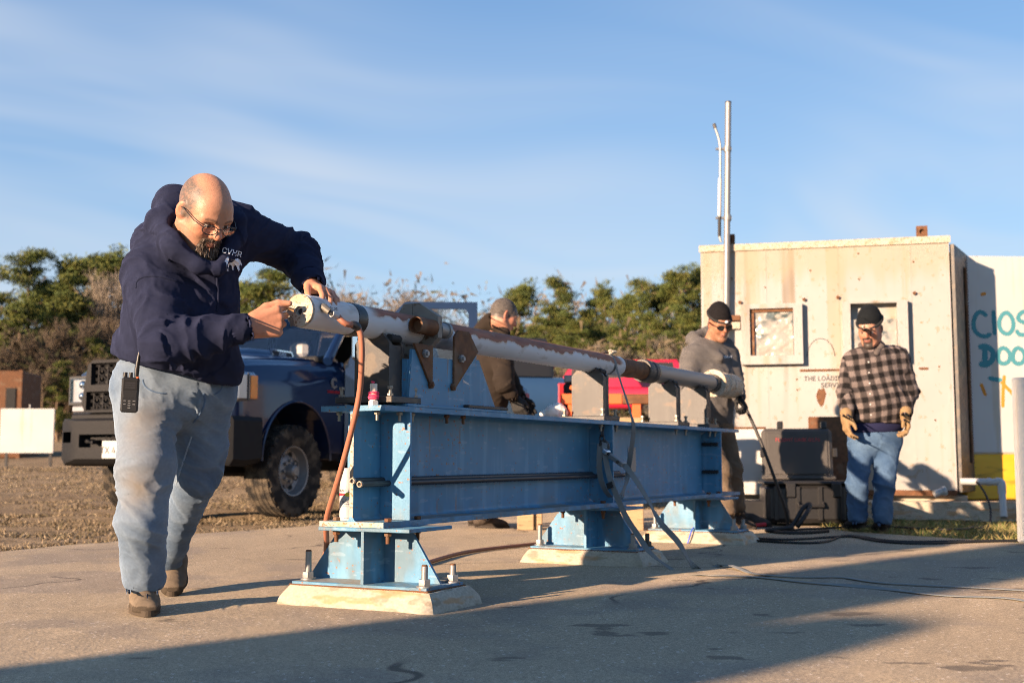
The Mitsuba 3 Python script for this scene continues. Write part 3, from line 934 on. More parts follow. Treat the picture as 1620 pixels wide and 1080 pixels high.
part(pipe, 'muzzle_cap', revolve_s([(4.5705, 0.0), (4.5705, 0.090), (4.66, 0.092), (4.665, 0.085), (4.69, 0.085), (4.695, 0.092), (4.79, 0.094), (4.795, 0.085), (4.815, 0.085), (4.82, 0.092), (4.98, 0.092), (5.02, 0.086), (5.05, 0.07), (5.055, 0.0)]), 'mat_speckled', M=TB)
# pen marks on the breech
for tx, s, dz, hh in (('1L 2G', -0.215, 0.012, 0.012), ('E7', -0.21, -0.012, 0.013)):
    tm = meshkit.text_mesh(tx, hh, 0.0006)
    tm.apply_translation([-tm.bounds[:, 0].mean(), 0, 0])
    V = np.array(tm.vertices)
    ang = (V[:, 1] + dz) / PIPE_R
    R = PIPE_R + 0.0004 + V[:, 2]
    tm.vertices = np.stack([s + V[:, 0], -R * np.cos(ang), PIPE_Z + R * np.sin(ang)], 1)
    part(pipe, 'pen_marks', tm, 'mat_ink', smooth=False, M=TB)
# loose strips of tape near the far end of the white section
for i, (s, dz, r) in enumerate(((2.545, 0.015, 0.5), (2.575, 0.02, -0.4), (2.50, 0.012, 0.9))):
    p = np.array([s, -0.02 + 0.02 * i, PIPE_Z + 0.058])
    pp = [p, p + [0.03 * r, -0.015, dz], p + [0.075 * r, -0.03, dz * 1.5 - 0.006]]
    part(pipe, 'tape_end', tube(pp, [0.008, 0.011, 0.006], 5), 'mat_speckled' if i < 2 else 'mat_dark_steel', smooth=False, M=TB)
part(pipe, 'strap_band', revolve_s([(2.525, 0.0597), (2.526, 0.0615), (2.553, 0.0615), (2.554, 0.0597)]), 'mat_strap', M=TB)

# two long black rods lying through the stiffeners against the web
for i, (v, z, s0) in enumerate(((0.0225, 0.4795, -0.03), (0.0495, 0.467, -0.02))):
    k = thing('steel_rod', ('thin black pipe against the beam web, upper of the two', 'thin black pipe beside the beam web, lower and nearer of the two')[i], 'pipe')
    part(k, 'tube', cyl([s0 + 0.012, -v, z], [2.79 - 0.12 * (1 - i), -v, z], 0.0118, sides=18), 'mat_rod', M=TB)
    part(k, 'cut_end', ring([s0, -v, z], [s0 + 0.0119, -v, z], 0.0118, 0.0085), 'mat_speckled', M=TB)
    part(k, 'dark_bore', cyl([s0 + 0.0095, -v, z], [s0 + 0.0118, -v, z], 0.0086), 'mat_ink', M=TB)

# ------------------------------------------------------------------ pickup truck (local x forward, y to its driver side, z up)
fw = unit([-0.429, -0.903, 0])
lf = np.array([0.903, -0.429, 0])
AC = np.array([-2.953, 11.873, 0.005])
TK = frame(AC, fw)
tk = thing('pickup_truck', 'dark blue pickup truck with its driver door standing open, parked on the dry grass', 'truck')


def loft(stations, sections, close=True):
    """Closed solid from mirrored half-sections [(y, z) bottom to top centre] at the x stations."""
    V, n = [], None
    for x, s in zip(stations, sections):
        s = list(s)
        ring_ = [(y, z) for y, z in s] + [(-y, z) for y, z in reversed(s) if y > 1e-6]
        n = len(ring_)
        V += [(x, y, z) for y, z in ring_]
    F = []
    m = len(stations)
    for i in range(m - 1):
        for j in range(n):
            k = (j + 1) % n
            a, b, c, d = i * n + j, i * n + k, (i + 1) * n + k, (i + 1) * n + j
            F += [[a, b, c], [a, c, d]]
    V = np.array(V, float)
    for base, rev in ((0, True), ((m - 1) * n, False)):
        pg = sg.Polygon(V[base:base + n, 1:])
        c = len(V)
        V = np.vstack([V, [V[base, 0], 0, 0.62 * V[base:base + n, 2].max() + 0.38 * V[base:base + n, 2].min()]])
        for j in range(n):
            k = (j + 1) % n
            F.append([c, base + k, base + j] if rev else [c, base + j, base + k])
    mm = trimesh.Trimesh(V, F, process=False)
    mm.fix_normals()
    return mm


def interp_sections(keys, xs):
    kx = np.array([k[0] for k in keys])
    S = np.array([k[1] for k in keys], float)
    o = np.argsort(kx)
    from scipy.interpolate import PchipInterpolator
    return PchipInterpolator(kx[o], S[o])(xs)


def arch_cut(m, xc, r=0.60, y0=0.50, z=0.47):
    man = tm_to_man(m)
    for s in (-1, 1):
        c = trimesh.creation.cylinder(r, 0.9, sections=48)
        c.apply_transform(trimesh.transformations.rotation_matrix(math.pi / 2, [1, 0, 0]))
        c.apply_translation([xc, s * (y0 + 0.45), z])
        man = man - tm_to_man(c)
        b = box(xc - r * 0.98, xc + r * 0.98, min(s * y0, s * 1.5), max(s * y0, s * 1.5), -0.5, z)
        man = man - tm_to_man(b)
    return man_to_tm(man)


sec = lambda w, zb, zs, zc, zh, zt: [(w - 0.07, zb), (w - 0.015, zb + 0.06), (w, 0.92), (w, zs - 0.08), (w - 0.02, zs), (w - 0.085, zc), (w - 0.16, zc + 0.035), (w - 0.20, zh), (0.45, zt - 0.012), (0.26, zt), (0.0, zt + 0.012)]
keysF = [(0.90, sec(0.93, 0.62, 1.22, 1.34, 1.405, 1.44)), (0.82, sec(0.975, 0.60, 1.25, 1.37, 1.435, 1.49)), (0.55, sec(1.0, 0.58, 1.28, 1.405, 1.47, 1.545)), (0.0, sec(1.015, 0.56, 1.31, 1.44, 1.51, 1.585)),
         (-0.45, sec(1.015, 0.55, 1.34, 1.46, 1.535, 1.60)), (-0.80, sec(1.01, 0.54, 1.37, 1.48, 1.55, 1.60))]
xsF = np.r_[np.linspace(-0.80, 0.70, 16), 0.76, 0.82, 0.87, 0.90]
front = arch_cut(loft(xsF, interp_sections(keysF, xsF)), 0.0, 0.545, 0.50, 0.545)
part(tk, 'front_body', front, 'mat_truck', smooth=28, M=TK)
# raised hood bulge with the badge on its side
hk = [(0.80, 0.40, 1.485, 1.51), (0.4, 0.43, 1.545, 1.60), (-0.1, 0.46, 1.575, 1.64), (-0.62, 0.48, 1.59, 1.655)]
xh = np.linspace(-0.62, 0.80, 12)
hh = np.array([[np.interp(x, [k[0] for k in hk][::-1], [k[i] for k in hk][::-1]) for i in (1, 2, 3)] for x in xh])
part(tk, 'hood', loft(xh, [[(w, a - 0.04), (w, a), (w - 0.05, b - 0.015), (w - 0.13, b), (0.0, b + 0.012)] for w, a, b in hh]), 'mat_truck', smooth=28, M=TK)
# cab lower body, bed
sc = [(0.93, 0.52), (0.985, 0.58), (1.015, 0.90), (1.015, 1.28), (0.995, 1.42), (0.96, 1.52), (0.90, 1.535), (0.0, 1.535)]
cab = tm_to_man(loft([-3.05, -2.0, -0.801], [sc, sc, sc])) - tm_to_man(box(-2.9, -0.95, -0.88, 0.80, 0.72, 1.8)) - tm_to_man(box(-2.03, -0.84, 0.70, 1.4, 0.62, 1.8))
part(tk, 'cab_body', man_to_tm(cab), 'mat_truck', smooth=28, M=TK)
sb = [(0.94, 0.60), (1.0, 0.66), (1.025, 0.95), (1.025, 1.36), (1.005, 1.46), (0.97, 1.50), (0.90, 1.505), (0.0, 1.505)]
bedm = arch_cut(loft([-5.25, -4.0, -3.07], [sb, sb, sb]), -3.95, 0.545, 0.50, 0.545)
bedm = man_to_tm(tm_to_man(bedm) - tm_to_man(box(-5.18, -3.14, -0.88, 0.88, 1.0, 1.8)))
part(tk, 'bed', bedm, 'mat_truck', smooth=28, M=TK)
part(tk, 'tail_light', box(-5.27, -5.15, 0.90, 1.028, 1.05, 1.42, 0.01), 'mat_red', M=TK)
# fender flares, inner wells, running board
for x in (0.0, -3.95):
    for s in (-1, 1):
        a = np.linspace(-0.02, math.pi + 0.02, 30)
        P = np.stack([x + 0.548 * np.cos(a), np.full(30, s * 1.018), 0.545 + 0.548 * np.sin(a)], 1)
        part(tk, 'fender_flare', tube(P, 0.014, 8), 'mat_truck', M=TK)
        part(tk, 'wheel_well', box(x - 0.56, x + 0.56, s * 0.50 - 0.01, s * 0.50 + 0.01, 0.45, 1.10), 'mat_black_matte', M=TK)
part(tk, 'running_board', box(-2.9, -0.72, 0.98, 1.12, 0.47, 0.54, 0.02), 'mat_black_matte', M=TK)
part(tk, 'frame_rail', box(-5.1, 0.7, -0.45, 0.45, 0.42, 0.62), 'mat_black_matte', M=TK)
# cab top
zR = 2.18
rs = lambda w, z: [(w, z - 0.07), (w - 0.025, z - 0.035), (w - 0.08, z - 0.005), (w - 0.25, z + 0.012), (0.0, z + 0.025)]
part(tk, 'roof', loft([-2.95, -2.8, -2.2, -1.6, -1.32, -1.22], [rs(0.74, zR - 0.05), rs(0.77, zR - 0.01), rs(0.785, zR), rs(0.785, zR), rs(0.77, zR - 0.02), rs(0.75, zR - 0.05)]), 'mat_truck', smooth=40, M=TK)
for s in (-1, 1):
    part(tk, 'windscreen_pillar', tube([[-0.60, s * 0.935, 1.52], [-0.95, s * 0.85, 1.83], [-1.27, s * 0.755, 2.12]], [0.05, 0.045, 0.04], 10), 'mat_truck', M=TK)
    part(tk, 'rear_pillar', tube([[-2.93, s * 0.93, 1.53], [-2.86, s * 0.76, 2.13]], 0.06, 10), 'mat_truck', M=TK)
    part(tk, 'middle_pillar', tube([[-2.05, s * 0.95, 1.53], [-2.03, s * 0.775, 2.13]], 0.05, 10), 'mat_black_matte', M=TK)


def quad_panel(p, th=0.004):
    """Thin pane with the four (or more) corners p."""
    p = np.array(p, float)
    n = unit(np.cross(p[1] - p[0], p[2] - p[0])) * th
    k = len(p)
    V = np.vstack([p, p + n])
    F = [[0, i + 1, i] for i in range(1, k - 1)] + [[k, k + i, k + i + 1] for i in range(1, k - 1)]
    for i in range(k):
        j = (i + 1) % k
        F += [[i, j, k + j], [i, k + j, k + i]]
    m = trimesh.Trimesh(V, F, process=False)
    m.fix_normals()
    return m


def sheet(p):
    p = np.array(p, float)
    return trimesh.Trimesh(p, [[0, i, i + 1] for i in range(1, len(p) - 1)], process=False)


part(tk, 'windscreen', sheet([[-0.615, -0.89, 1.575], [-0.58, 0, 1.605], [-0.615, 0.89, 1.575], [-1.25, 0.72, 2.11], [-1.22, 0, 2.135], [-1.25, -0.72, 2.11]]), 'mat_glass_pane', smooth=False, M=TK)
part(tk, 'rear_window', sheet([[-2.93, -0.85, 1.56], [-2.93, 0.85, 1.56], [-2.87, 0.70, 2.03], [-2.87, -0.70, 2.03]]), 'mat_black_plastic', smooth=False, M=TK)
for a, b in ((-2.88, -2.1), (-2.0, -1.0)):
    part(tk, 'side_window', sheet([[a, -0.945, 1.54], [b, -0.945, 1.54], [min(b, -1.30), -0.775, 2.11], [a, -0.775, 2.11]]), 'mat_black_plastic', smooth=False, M=TK)
part(tk, 'side_window', sheet([[-2.88, 0.945, 1.54], [-2.1, 0.945, 1.54], [-2.1, 0.775, 2.11], [-2.88, 0.775, 2.11]]), 'mat_black_plastic', smooth=False, M=TK)
part(tk, 'dashboard', box(-1.05, -0.80, -0.86, 0.78, 1.20, 1.55, 0.05), 'mat_black_matte', M=TK)
part(tk, 'cowl', box(-0.80, -0.52, -0.86, 0.86, 1.50, 1.575, 0.02), 'mat_black_matte', M=TK)
for s in (-1, 1):
    seat = part(tk, 'seat', cat(box(-2.0, -1.45, s * 0.45 - 0.25, s * 0.45 + 0.25, 0.90, 1.12, 0.06), box(-2.12, -1.92, s * 0.45 - 0.24, s * 0.45 + 0.24, 1.05, 1.68, 0.07)), 'mat_grey_plastic', M=TK)
    part(seat, 'headrest', box(-2.12, -2.0, s * 0.45 - 0.13, s * 0.45 + 0.13, 1.71, 1.90, 0.05), 'mat_white_plastic', M=TK)
w = np.linspace(0, 2 * math.pi, 25)
part(tk, 'steering_wheel', tube(np.stack([-1.22 - 0.09 * np.sin(w), 0.45 + 0.19 * np.cos(w), 1.46 + 0.17 * np.sin(w)], 1), 0.017, 8), 'mat_grey_plastic', M=TK)
# door, swung open about its front hinge
alpha = math.radians(61)
dd = np.array([-math.cos(alpha), math.sin(alpha), 0])
DM = TK @ frame([-0.83, 1.0, 0], dd)             # local x along the door, z up; y across its thickness
dr_ = part(tk, 'door', plate([(0.0, 0.60), (1.20, 0.60), (1.33, 0.75), (1.33, 1.50), (0.0, 1.50)], -0.045, 0.09), 'mat_truck', M=DM, label='driver door standing wide open')
outer = sg.Polygon([(0.02, 1.5005), (0.06, 1.60), (0.60, 2.15), (1.34, 2.15), (1.34, 1.5005)])
inner = sg.Polygon([(0.18, 1.56), (0.64, 2.08), (1.22, 2.08), (1.25, 2.03), (1.25, 1.56)])
part(dr_, 'window_frame', plate(outer.difference(inner), -0.03, 0.06), 'mat_truck', M=DM)
part(dr_, 'window', sheet([(0.18, 0, 1.56), (0.64, 0, 2.08), (1.25, 0, 2.08), (1.25, 0, 1.56)]), 'mat_glass_pane', smooth=False, M=DM)
part(dr_, 'door_trim', box(0.06, 1.20, 0.0455, 0.075, 0.70, 1.46, 0.01), 'mat_black_matte', M=DM)
part(dr_, 'handle', box(1.0, 1.18, -0.075, -0.0455, 1.36, 1.41, 0.012), 'mat_truck', M=DM)
mir = part(tk, 'door_mirror', box(0.08, 0.36, -0.33, -0.17, 1.50, 1.80, 0.05), 'mat_black_plastic', M=DM)
part(mir, 'mirror_arm', box(0.14, 0.22, -0.17, -0.045, 1.53, 1.60, 0.02), 'mat_black_plastic', M=DM)
part(mir, 'chrome_cap', box(0.09, 0.35, -0.345, -0.335, 1.55, 1.78, 0.004), 'mat_chrome', M=DM)
part(mir, 'mirror_glass', box(0.10, 0.34, -0.168, -0.162, 1.53, 1.77, 0.002), 'mat_chrome', M=DM)

# front end: grille, lamps, bumper
gx = 0.905
gr = part(tk, 'grille', plate_yz(sg.Polygon([(-0.68, 0.98), (0.68, 0.98), (0.73, 1.06), (0.66, 1.43), (0.60, 1.47), (-0.60, 1.47), (-0.66, 1.43), (-0.73, 1.06)]).difference(unary_union([sg.box(-0.62, 1.238, 0.62, 1.44), sg.box(-0.672, 1.003, 0.672, 1.175)])), gx, 0.10), 'mat_grey_plastic', M=TK, label='dark grille surround')
part(gr, 'backing', box(gx - 0.0, gx + 0.012, -0.67, 0.67, 1.004, 1.44), 'mat_black_matte', M=TK)
bars = []
for z0, z1, hw, rows in ((1.238, 1.44, 0.62, 6), (1.003, 1.175, 0.672, 5)):
    dz = (z1 - z0) / rows
    for r in range(rows + 1):
        ys = np.arange(-hw + 0.02, hw - 0.01, 0.0125)
        zz = np.clip(z0 + r * dz + 0.011 * np.sign(np.sin(ys * 2 * math.pi / 0.11 + r * math.pi)) * np.minimum(1, 1.8 * np.abs(np.sin(ys * 2 * math.pi / 0.11 + r * math.pi))), z0 + 0.008, z1 - 0.008)
        bars.append(tube(np.stack([np.full(len(ys), gx + 0.055), ys, zz], 1), 0.007, 5))
    for c in np.arange(-hw + 0.055, hw, 0.11):
        bars.append(box(gx + 0.03, gx + 0.06, c - 0.006, c + 0.006, z0 + 0.004, z1 - 0.004))
part(gr, 'grille_mesh', cat(*bars), 'mat_grey_plastic', M=TK, kind='stuff')
part(gr, 'emblem', box(gx + 0.101, gx + 0.115, -0.23, 0.23, 1.18, 1.232, 0.005), 'mat_chrome', M=TK)
lp = part(tk, 'lower_fascia', box(0.80, 0.97, -0.90, 0.90, 0.90, 0.978, 0.02), 'mat_grey_plastic', M=TK)
for s in (-1, 1):
    hd = part(tk, 'headlight', box(0.60, 0.90, min(s * 0.735, s * 1.005), max(s * 0.735, s * 1.005), 1.06, 1.33, 0.03), 'mat_lamp', M=TK)
    part(hd, 'dark_bezel', plate_yz(sg.box(min(s * 0.735, s * 0.965), 1.06, max(s * 0.735, s * 0.965), 1.33).difference(sg.box(min(s * 0.75, s * 0.95), 1.085, max(s * 0.75, s * 0.95), 1.305)), 0.9005, 0.03), 'mat_black_plastic', M=TK)
    for z in (1.14, 1.25):
        b = trimesh.creation.icosphere(2, 0.043)
        b.apply_translation([0.895, s * 0.815, z])
        part(hd, 'projector', b, 'mat_chrome', M=TK)
    part(hd, 'turn_signal', cat(box(0.62, 0.72, min(s * 1.0055, s * 1.014), max(s * 1.0055, s * 1.014), 1.09, 1.30, 0.003)), 'mat_amber', M=TK)
    part(hd, 'side_trim', box(0.74, 0.76, min(s * 1.0055, s * 1.012), max(s * 1.0055, s * 1.012), 1.07, 1.32), 'mat_black_plastic', M=TK)
    part(hd, 'lens', sheet([[0.932, s * 0.74, 1.08], [0.932, s * 0.95, 1.08], [0.932, s * 0.95, 1.31], [0.932, s * 0.74, 1.31]]), 'mat_glass_pane', smooth=False, M=TK)
    part(hd, 'lower_lamp', box(0.80, 0.93, min(s * 0.76, s * 0.93), max(s * 0.76, s * 0.93), 0.985, 1.055, 0.015), 'mat_lamp', M=TK)
bk = [(0.565, [(0.995, 0.52), (1.032, 0.56), (1.032, 0.89), (1.022, 0.925), (0.0, 0.925)]), (0.80, [(0.99, 0.48), (1.036, 0.54), (1.036, 0.89), (1.005, 0.93), (0.0, 0.93)]), (0.95, [(0.97, 0.49), (1.012, 0.55), (1.012, 0.89), (0.985, 0.93), (0.0, 0.93)]),
      (1.03, [(0.88, 0.51), (0.92, 0.56), (0.92, 0.88), (0.89, 0.925), (0.0, 0.925)]), (1.09, [(0.70, 0.55), (0.74, 0.60), (0.74, 0.86), (0.71, 0.90), (0.0, 0.90)])]
bm = loft([k[0] for k in bk], [k[1] for k in bk])
bman = tm_to_man(bm) - tm_to_man(box(0.98, 1.3, -0.66, 0.66, 0.655, 0.775)) - tm_to_man(box(0.93, 1.3, -0.92, -0.77, 0.70, 0.80)) - tm_to_man(box(0.93, 1.3, 0.77, 0.92, 0.70, 0.80))
bp = part(tk, 'bumper', man_to_tm(bman), 'mat_grey_plastic', smooth=28, M=TK, label='dark grey front bumper')
bars = []
for r in range(4):
    ys = np.arange(-0.40, 0.401, 0.02)
    bars.append(tube(np.stack([np.full(len(ys), 1.02), ys, 0.665 + r * 0.033 + 0.008 * np.sin(ys * 57 + r * 3.1)], 1), 0.006, 5))
part(bp, 'lower_mesh', cat(*bars), 'mat_grey_plastic', M=TK, kind='stuff')
for s in (-1, 1):
    part(bp, 'tow_hook', tube([[0.98, s * 0.50, 0.71], [1.09, s * 0.50, 0.70], [1.10, s * 0.55, 0.71], [1.0, s * 0.56, 0.715]], 0.018, 8), 'mat_grey_plastic', M=TK)
    part(bp, 'fog_lamp', cyl([0.94, s * 0.845, 0.75], [0.965, s * 0.845, 0.75], 0.042, sides=20), 'mat_chrome', M=TK)
pl = part(tk, 'number_plate', box(1.095, 1.105, -0.36, -0.05, 0.555, 0.715, 0.003), 'mat_white_plastic', M=TK)
PM = TK @ frame([1.1055, -0.205, 0.60], [0, 1, 0]) @ trimesh.transformations.rotation_matrix(math.pi / 2, [1, 0, 0])
part(pl, 'plate_lettering', text('TX 4180', 0.06, PM, 0.002), 'mat_ink', smooth=False)
# side badges: a framed hood badge, a round emblem over a red script
XB = TK @ frame([-0.45, 0.486, 1.592], [-1, 0, -0.02]) @ trimesh.transformations.rotation_matrix(math.pi / 2, [1, 0, 0])
bq = sg.Polygon([(-0.22, 0.045), (0.15, 0.045), (0.22, -0.045), (-0.15, -0.045)])
bd = part(tk, 'hood_badge', prism(bq.difference(bq.buffer(-0.015)), 0.012, XB), 'mat_chrome')
part(bd, 'badge_field', prism(bq.buffer(-0.0152), 0.006, XB), 'mat_ink')
part(bd, 'badge_lettering', text('2500', 0.034, XB @ trimesh.transformations.translation_matrix([0, -0.010, 0.0062]), 0.003, True), 'mat_white_print', smooth=False)
part(bd, 'badge_bar', prism(sg.box(-0.10, -0.030, 0.12, -0.018), 0.003, XB, z0=0.0062), 'mat_red')
EB = TK @ frame([-0.60, 1.0165, 1.30], [-1, 0, 0]) @ trimesh.transformations.rotation_matrix(math.pi / 2, [1, 0, 0])
cring = sg.Point(0, 0).buffer(0.055).difference(sg.Point(0.012, 0).buffer(0.030)).difference(sg.Polygon([(0, 0), (0.09, 0.04), (0.09, -0.04)]))
part(tk, 'fender_emblem', prism(cring, 0.006, EB), 'mat_galvanised')
part(tk, 'fender_script', text('TURBO DIESEL', 0.024, EB @ trimesh.transformations.translation_matrix([0, -0.10, 0]), 0.004, True), 'mat_red', smooth=False)
# roof clearance bumps seen behind the man
part(tk, 'beacon', lathe([(0.0, 0.0), (0.11, 0.0), (0.11, 0.03), (0.085, 0.075), (0.0, 0.085)], [-1.55, -0.25, zR + 0.02], [0, 0, 1], 24), 'mat_black_plastic', M=TK)

# wheels
TYP = [(0.235, -0.11), (0.262, -0.125), (0.33, -0.142), (0.40, -0.14), (0.424, -0.122), (0.432, -0.09), (0.434, 0.0), (0.432, 0.09), (0.424, 0.122), (0.40, 0.14), (0.33, 0.142), (0.262, 0.125), (0.235, 0.11)]


def wheel_set():
    tyre = trimesh.creation.revolve(np.array(TYP), sections=56)
    tyre.fix_normals()
    blocks = []
    for k in range(48):
        for row, (y, w) in enumerate(((-0.105, 0.04), (-0.05, 0.032), (0.0, 0.032), (0.05, 0.032), (0.105, 0.04))):
            b = box(0.425, 0.4375 - 0.003 * (abs(y) > 0.1), -0.0245, 0.0245, y - w / 2, y + w / 2)
            b.apply_transform(trimesh.transformations.rotation_matrix((k + 0.5 * (row % 2)) * 2 * math.pi / 48, [0, 0, 1]))
            blocks.append(b)
    for k in range(24):
        for y in (-1, 1):
            b = box(0.385, 0.43, -0.022, 0.022, y * 0.137 - 0.004, y * 0.137 + 0.006)
            b.apply_transform(trimesh.transformations.rotation_matrix((k + 0.5) * 2 * math.pi / 24, [0, 0, 1]))
            blocks.append(b)
    rim = trimesh.creation.revolve(np.array([(0.0, 0.06), (0.085, 0.06), (0.13, 0.045), (0.165, 0.02), (0.20, 0.035), (0.215, 0.075), (0.222, 0.112), (0.236, 0.118), (0.240, 0.108), (0.228, 0.05), (0.21, -0.02), (0.0, -0.02)]), sections=56)
    rim.fix_normals()
    rman = tm_to_man(rim)
    for k in range(8):
        a = (k + 0.5) * math.pi / 4
        c = trimesh.creation.cylinder(0.026, 0.3, sections=14)
        c.apply_scale([1, 1.35, 1])
        c.apply_transform(trimesh.transformations.rotation_matrix(a, [0, 0, 1]) @ trimesh.transformations.translation_matrix([0.168, 0, 0]))
        rman = rman - tm_to_man(c)
    rim = man_to_tm(rman)
    hub = trimesh.creation.revolve(np.array([(0.0, 0.142), (0.04, 0.142), (0.055, 0.13), (0.062, 0.10), (0.066, 0.06), (0.0, 0.06)]), sections=28)
    hub.fix_normals()
    nuts = [hexnut([0.098 * math.cos(k * math.pi / 4), 0.098 * math.sin(k * math.pi / 4), 0.05], [0, 0, 1], 0.016, 0.035) for k in range(8)]
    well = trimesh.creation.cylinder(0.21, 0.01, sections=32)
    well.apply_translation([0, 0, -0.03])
    return tyre, cat(*blocks), rim, hub, nuts, well


tyre, blocks, rim, hub, nuts, well = wheel_set()
for x in (0.0, -3.95):
    for s in (1, -1):
        W = TK @ frame([x, s * 0.865, 0.435], [math.cos(0.12 * x), 0, math.sin(1.3)], [0, s, 0])
        wh = part(tk, 'wheel', tyre, 'mat_tyre', smooth=35, M=W)
        part(wh, 'tread', blocks, 'mat_tyre', smooth=False, M=W, kind='stuff')
        part(wh, 'rim', rim, 'mat_galvanised', smooth=30, M=W)
        part(wh, 'hub', hub, 'mat_galvanised', M=W)
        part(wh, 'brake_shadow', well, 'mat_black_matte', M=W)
        if s > 0:
            for nn in nuts:
                part(wh, 'wheel_nut', nn, 'mat_galvanised', M=W)
part(tk, 'axle', cyl([0, -0.8, 0.43], [0, 0.8, 0.43], 0.05), 'mat_black_matte', M=TK)
part(tk, 'axle', cyl([-3.95, -0.8, 0.43], [-3.95, 0.8, 0.43], 0.06), 'mat_black_matte', M=TK)

# ------------------------------------------------------------------ steel shed (a small container) on a concrete kerb
SA, SB = gnd(1114, 815), gnd(1516, 820)
sfl, sfr = at(1114, 780, 11.75), at(1515, 785, 11.2)
sfl[2] = sfr[2] = 0.215
su = unit((sfr - sfl) * [1, 1, 0])
SW = float(np.linalg.norm((sfr - sfl)[:2]))
SH = frame(sfl, su)                                   # local x along the front to the right, y away, z up from the shed's foot
HS, DS = 2.40, 1.05
sd = thing('storage_shed', 'weathered cream steel shed with rust streaks and two boarded windows', 'shed')
w1, w2 = (0.385, 0.965, 1.245, 1.83), (1.335, 1.93, 1.245, 1.83)
fp = sg.box(0, 0, SW, HS).difference(sg.box(w1[0] + 0.07, w1[2] + 0.07, w1[1] - 0.07, w1[3] - 0.05)).difference(sg.box(w2[0] + 0.07, w2[2] + 0.0, w2[1] - 0.09, w2[3] - 0.02))
part(sd, 'front_wall', plate(fp, 0.0, 0.04), 'mat_shed', M=SH)
part(sd, 'left_wall', box(0.0, 0.04, 0.0405, DS, 0, HS), 'mat_shed', M=SH)
part(sd, 'right_wall', plate_yz(sg.box(0.0405, 0, DS, HS).difference(sg.box(0.16, 0.05, 0.86, 2.26)), SW - 0.04, 0.04), 'mat_shed', M=SH)
part(sd, 'back_wall', box(0.0405, SW - 0.0405, DS - 0.04, DS, 0, HS), 'mat_shed', M=SH)
rf = part(sd, 'roof', box(-0.012, SW + 0.012, -0.014, DS + 0.01, HS + 0.0005, HS + 0.035, 0.008), 'mat_shed', M=SH)
part(rf, 'roof_edge', box(-0.014, SW + 0.014, -0.018, -0.0143, HS - 0.03, HS + 0.036), 'mat_speckled', M=SH)
part(sd, 'door_edge', box(SW + 0.0005, SW + 0.03, 0.86, 0.90, 0.03, 2.30), 'mat_galvanised', M=SH)
part(sd, 'door_edge', box(SW + 0.0005, SW + 0.03, 0.13, 0.16, 0.03, 2.30), 'mat_shed', M=SH)
LD = frame(sfr + su * 0.035 + np.array([0, 0.03, 0]), unit([0.50, 0.87, 0]))
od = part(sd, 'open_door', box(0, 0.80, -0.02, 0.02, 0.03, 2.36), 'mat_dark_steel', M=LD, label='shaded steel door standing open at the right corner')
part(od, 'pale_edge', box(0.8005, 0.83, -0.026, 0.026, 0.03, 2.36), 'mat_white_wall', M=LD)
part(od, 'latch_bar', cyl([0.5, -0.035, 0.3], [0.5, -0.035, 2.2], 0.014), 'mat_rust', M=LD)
for z in (0.6, 1.75):
    part(sd, 'door_hinge', cyl([SW + 0.035, 0.88, z], [SW + 0.035, 0.88, z + 0.14], 0.02), 'mat_rust', M=SH)
part(sd, 'floor', box(0.045, SW - 0.045, 0.045, DS - 0.045, 0.0, 0.04), 'mat_rust', M=SH)
for x in (0.285, 2.09):
    lug = plate(sg.box(x - 0.05, HS + 0.0355, x + 0.05, HS + 0.145).difference(sg.Point(x, HS + 0.09).buffer(0.024)), 0.02, 0.03)
    part(sd, 'lifting_lug', lug, 'mat_rust', M=SH)
    part(sd, 'lifting_lug', plate(sg.box(x - 0.05, HS + 0.0355, x + 0.05, HS + 0.145), 0.0505, 0.014), 'mat_rust', M=SH)


def t_foil(p, n, uv):
    a = fbm(p.x * 9, p.y * 9, p.z * 9, 4)
    b = smoothstep(0.45, 0.62, fbm(p.x * 4 + 3, p.y * 4, p.z * 4 + 1, 3))
    return mix(mix((0.22, 0.205, 0.18), (0.37, 0.355, 0.32), a), (0.07, 0.095, 0.10), b * smoothstep(0.42, 0.58, fbm(p.x * 14, p.y * 14, p.z * 14, 3)))


bump('mat_foil', {'type': 'principled', 'base_color': proc(t_foil), 'roughness': 0.28, 'specular': 0.7}, lambda p, n, uv: 0.035 * fbm(p.x * 9, p.y * 9, p.z * 9, 3), eps=4e-3)
x0, x1, z0, z1 = w1
wf = part(sd, 'window', plate(sg.box(x0, z0, x1, z1).difference(sg.box(x0 + 0.085, z0 + 0.085, x1 - 0.085, z1 - 0.045)), -0.085, 0.0845), 'mat_shed', M=SH, label='window stuffed with crumpled clear plastic sheet')
part(wf, 'plastic_sheet', box(x0 + 0.09, x1 - 0.09, -0.03, -0.02, z0 + 0.09, z1 - 0.05), 'mat_foil', M=SH)
part(wf, 'rusty_head', box(x0 + 0.086, x1 - 0.086, -0.05, -0.002, z1 - 0.075, z1 - 0.0455), 'mat_rust', M=SH)
part(wf, 'side_bar', box(x0 + 0.1, x0 + 0.125, -0.055, -0.031, z0 + 0.0855, z1 - 0.08), 'mat_rust', M=SH)
x0, x1, z0, z1 = w2
wf = part(sd, 'window', plate(sg.box(x0, z0, x1, z1).difference(sg.box(x0 + 0.075, z0 + 0.0, x1 - 0.095, z1 - 0.022)), -0.085, 0.0845), 'mat_shed', M=SH, label='window opening behind the man in plaid')
part(wf, 'board', box(x0 + 0.06, x1 - 0.08, 0.041, 0.05, z0 - 0.02, z1 - 0.01), 'mat_shed', M=SH)
part(wf, 'crumpled_sheet', box(x0 + 0.08, x1 - 0.10, -0.03, -0.01, z0 + 0.005, z1 - 0.17), 'mat_foil', M=SH)
for x in (0.62, 1.30, 1.965):
    part(sd, 'seam', box(x, x + 0.012, -0.004, -0.0005, 0.02, HS - 0.04), 'mat_shed', M=SH)
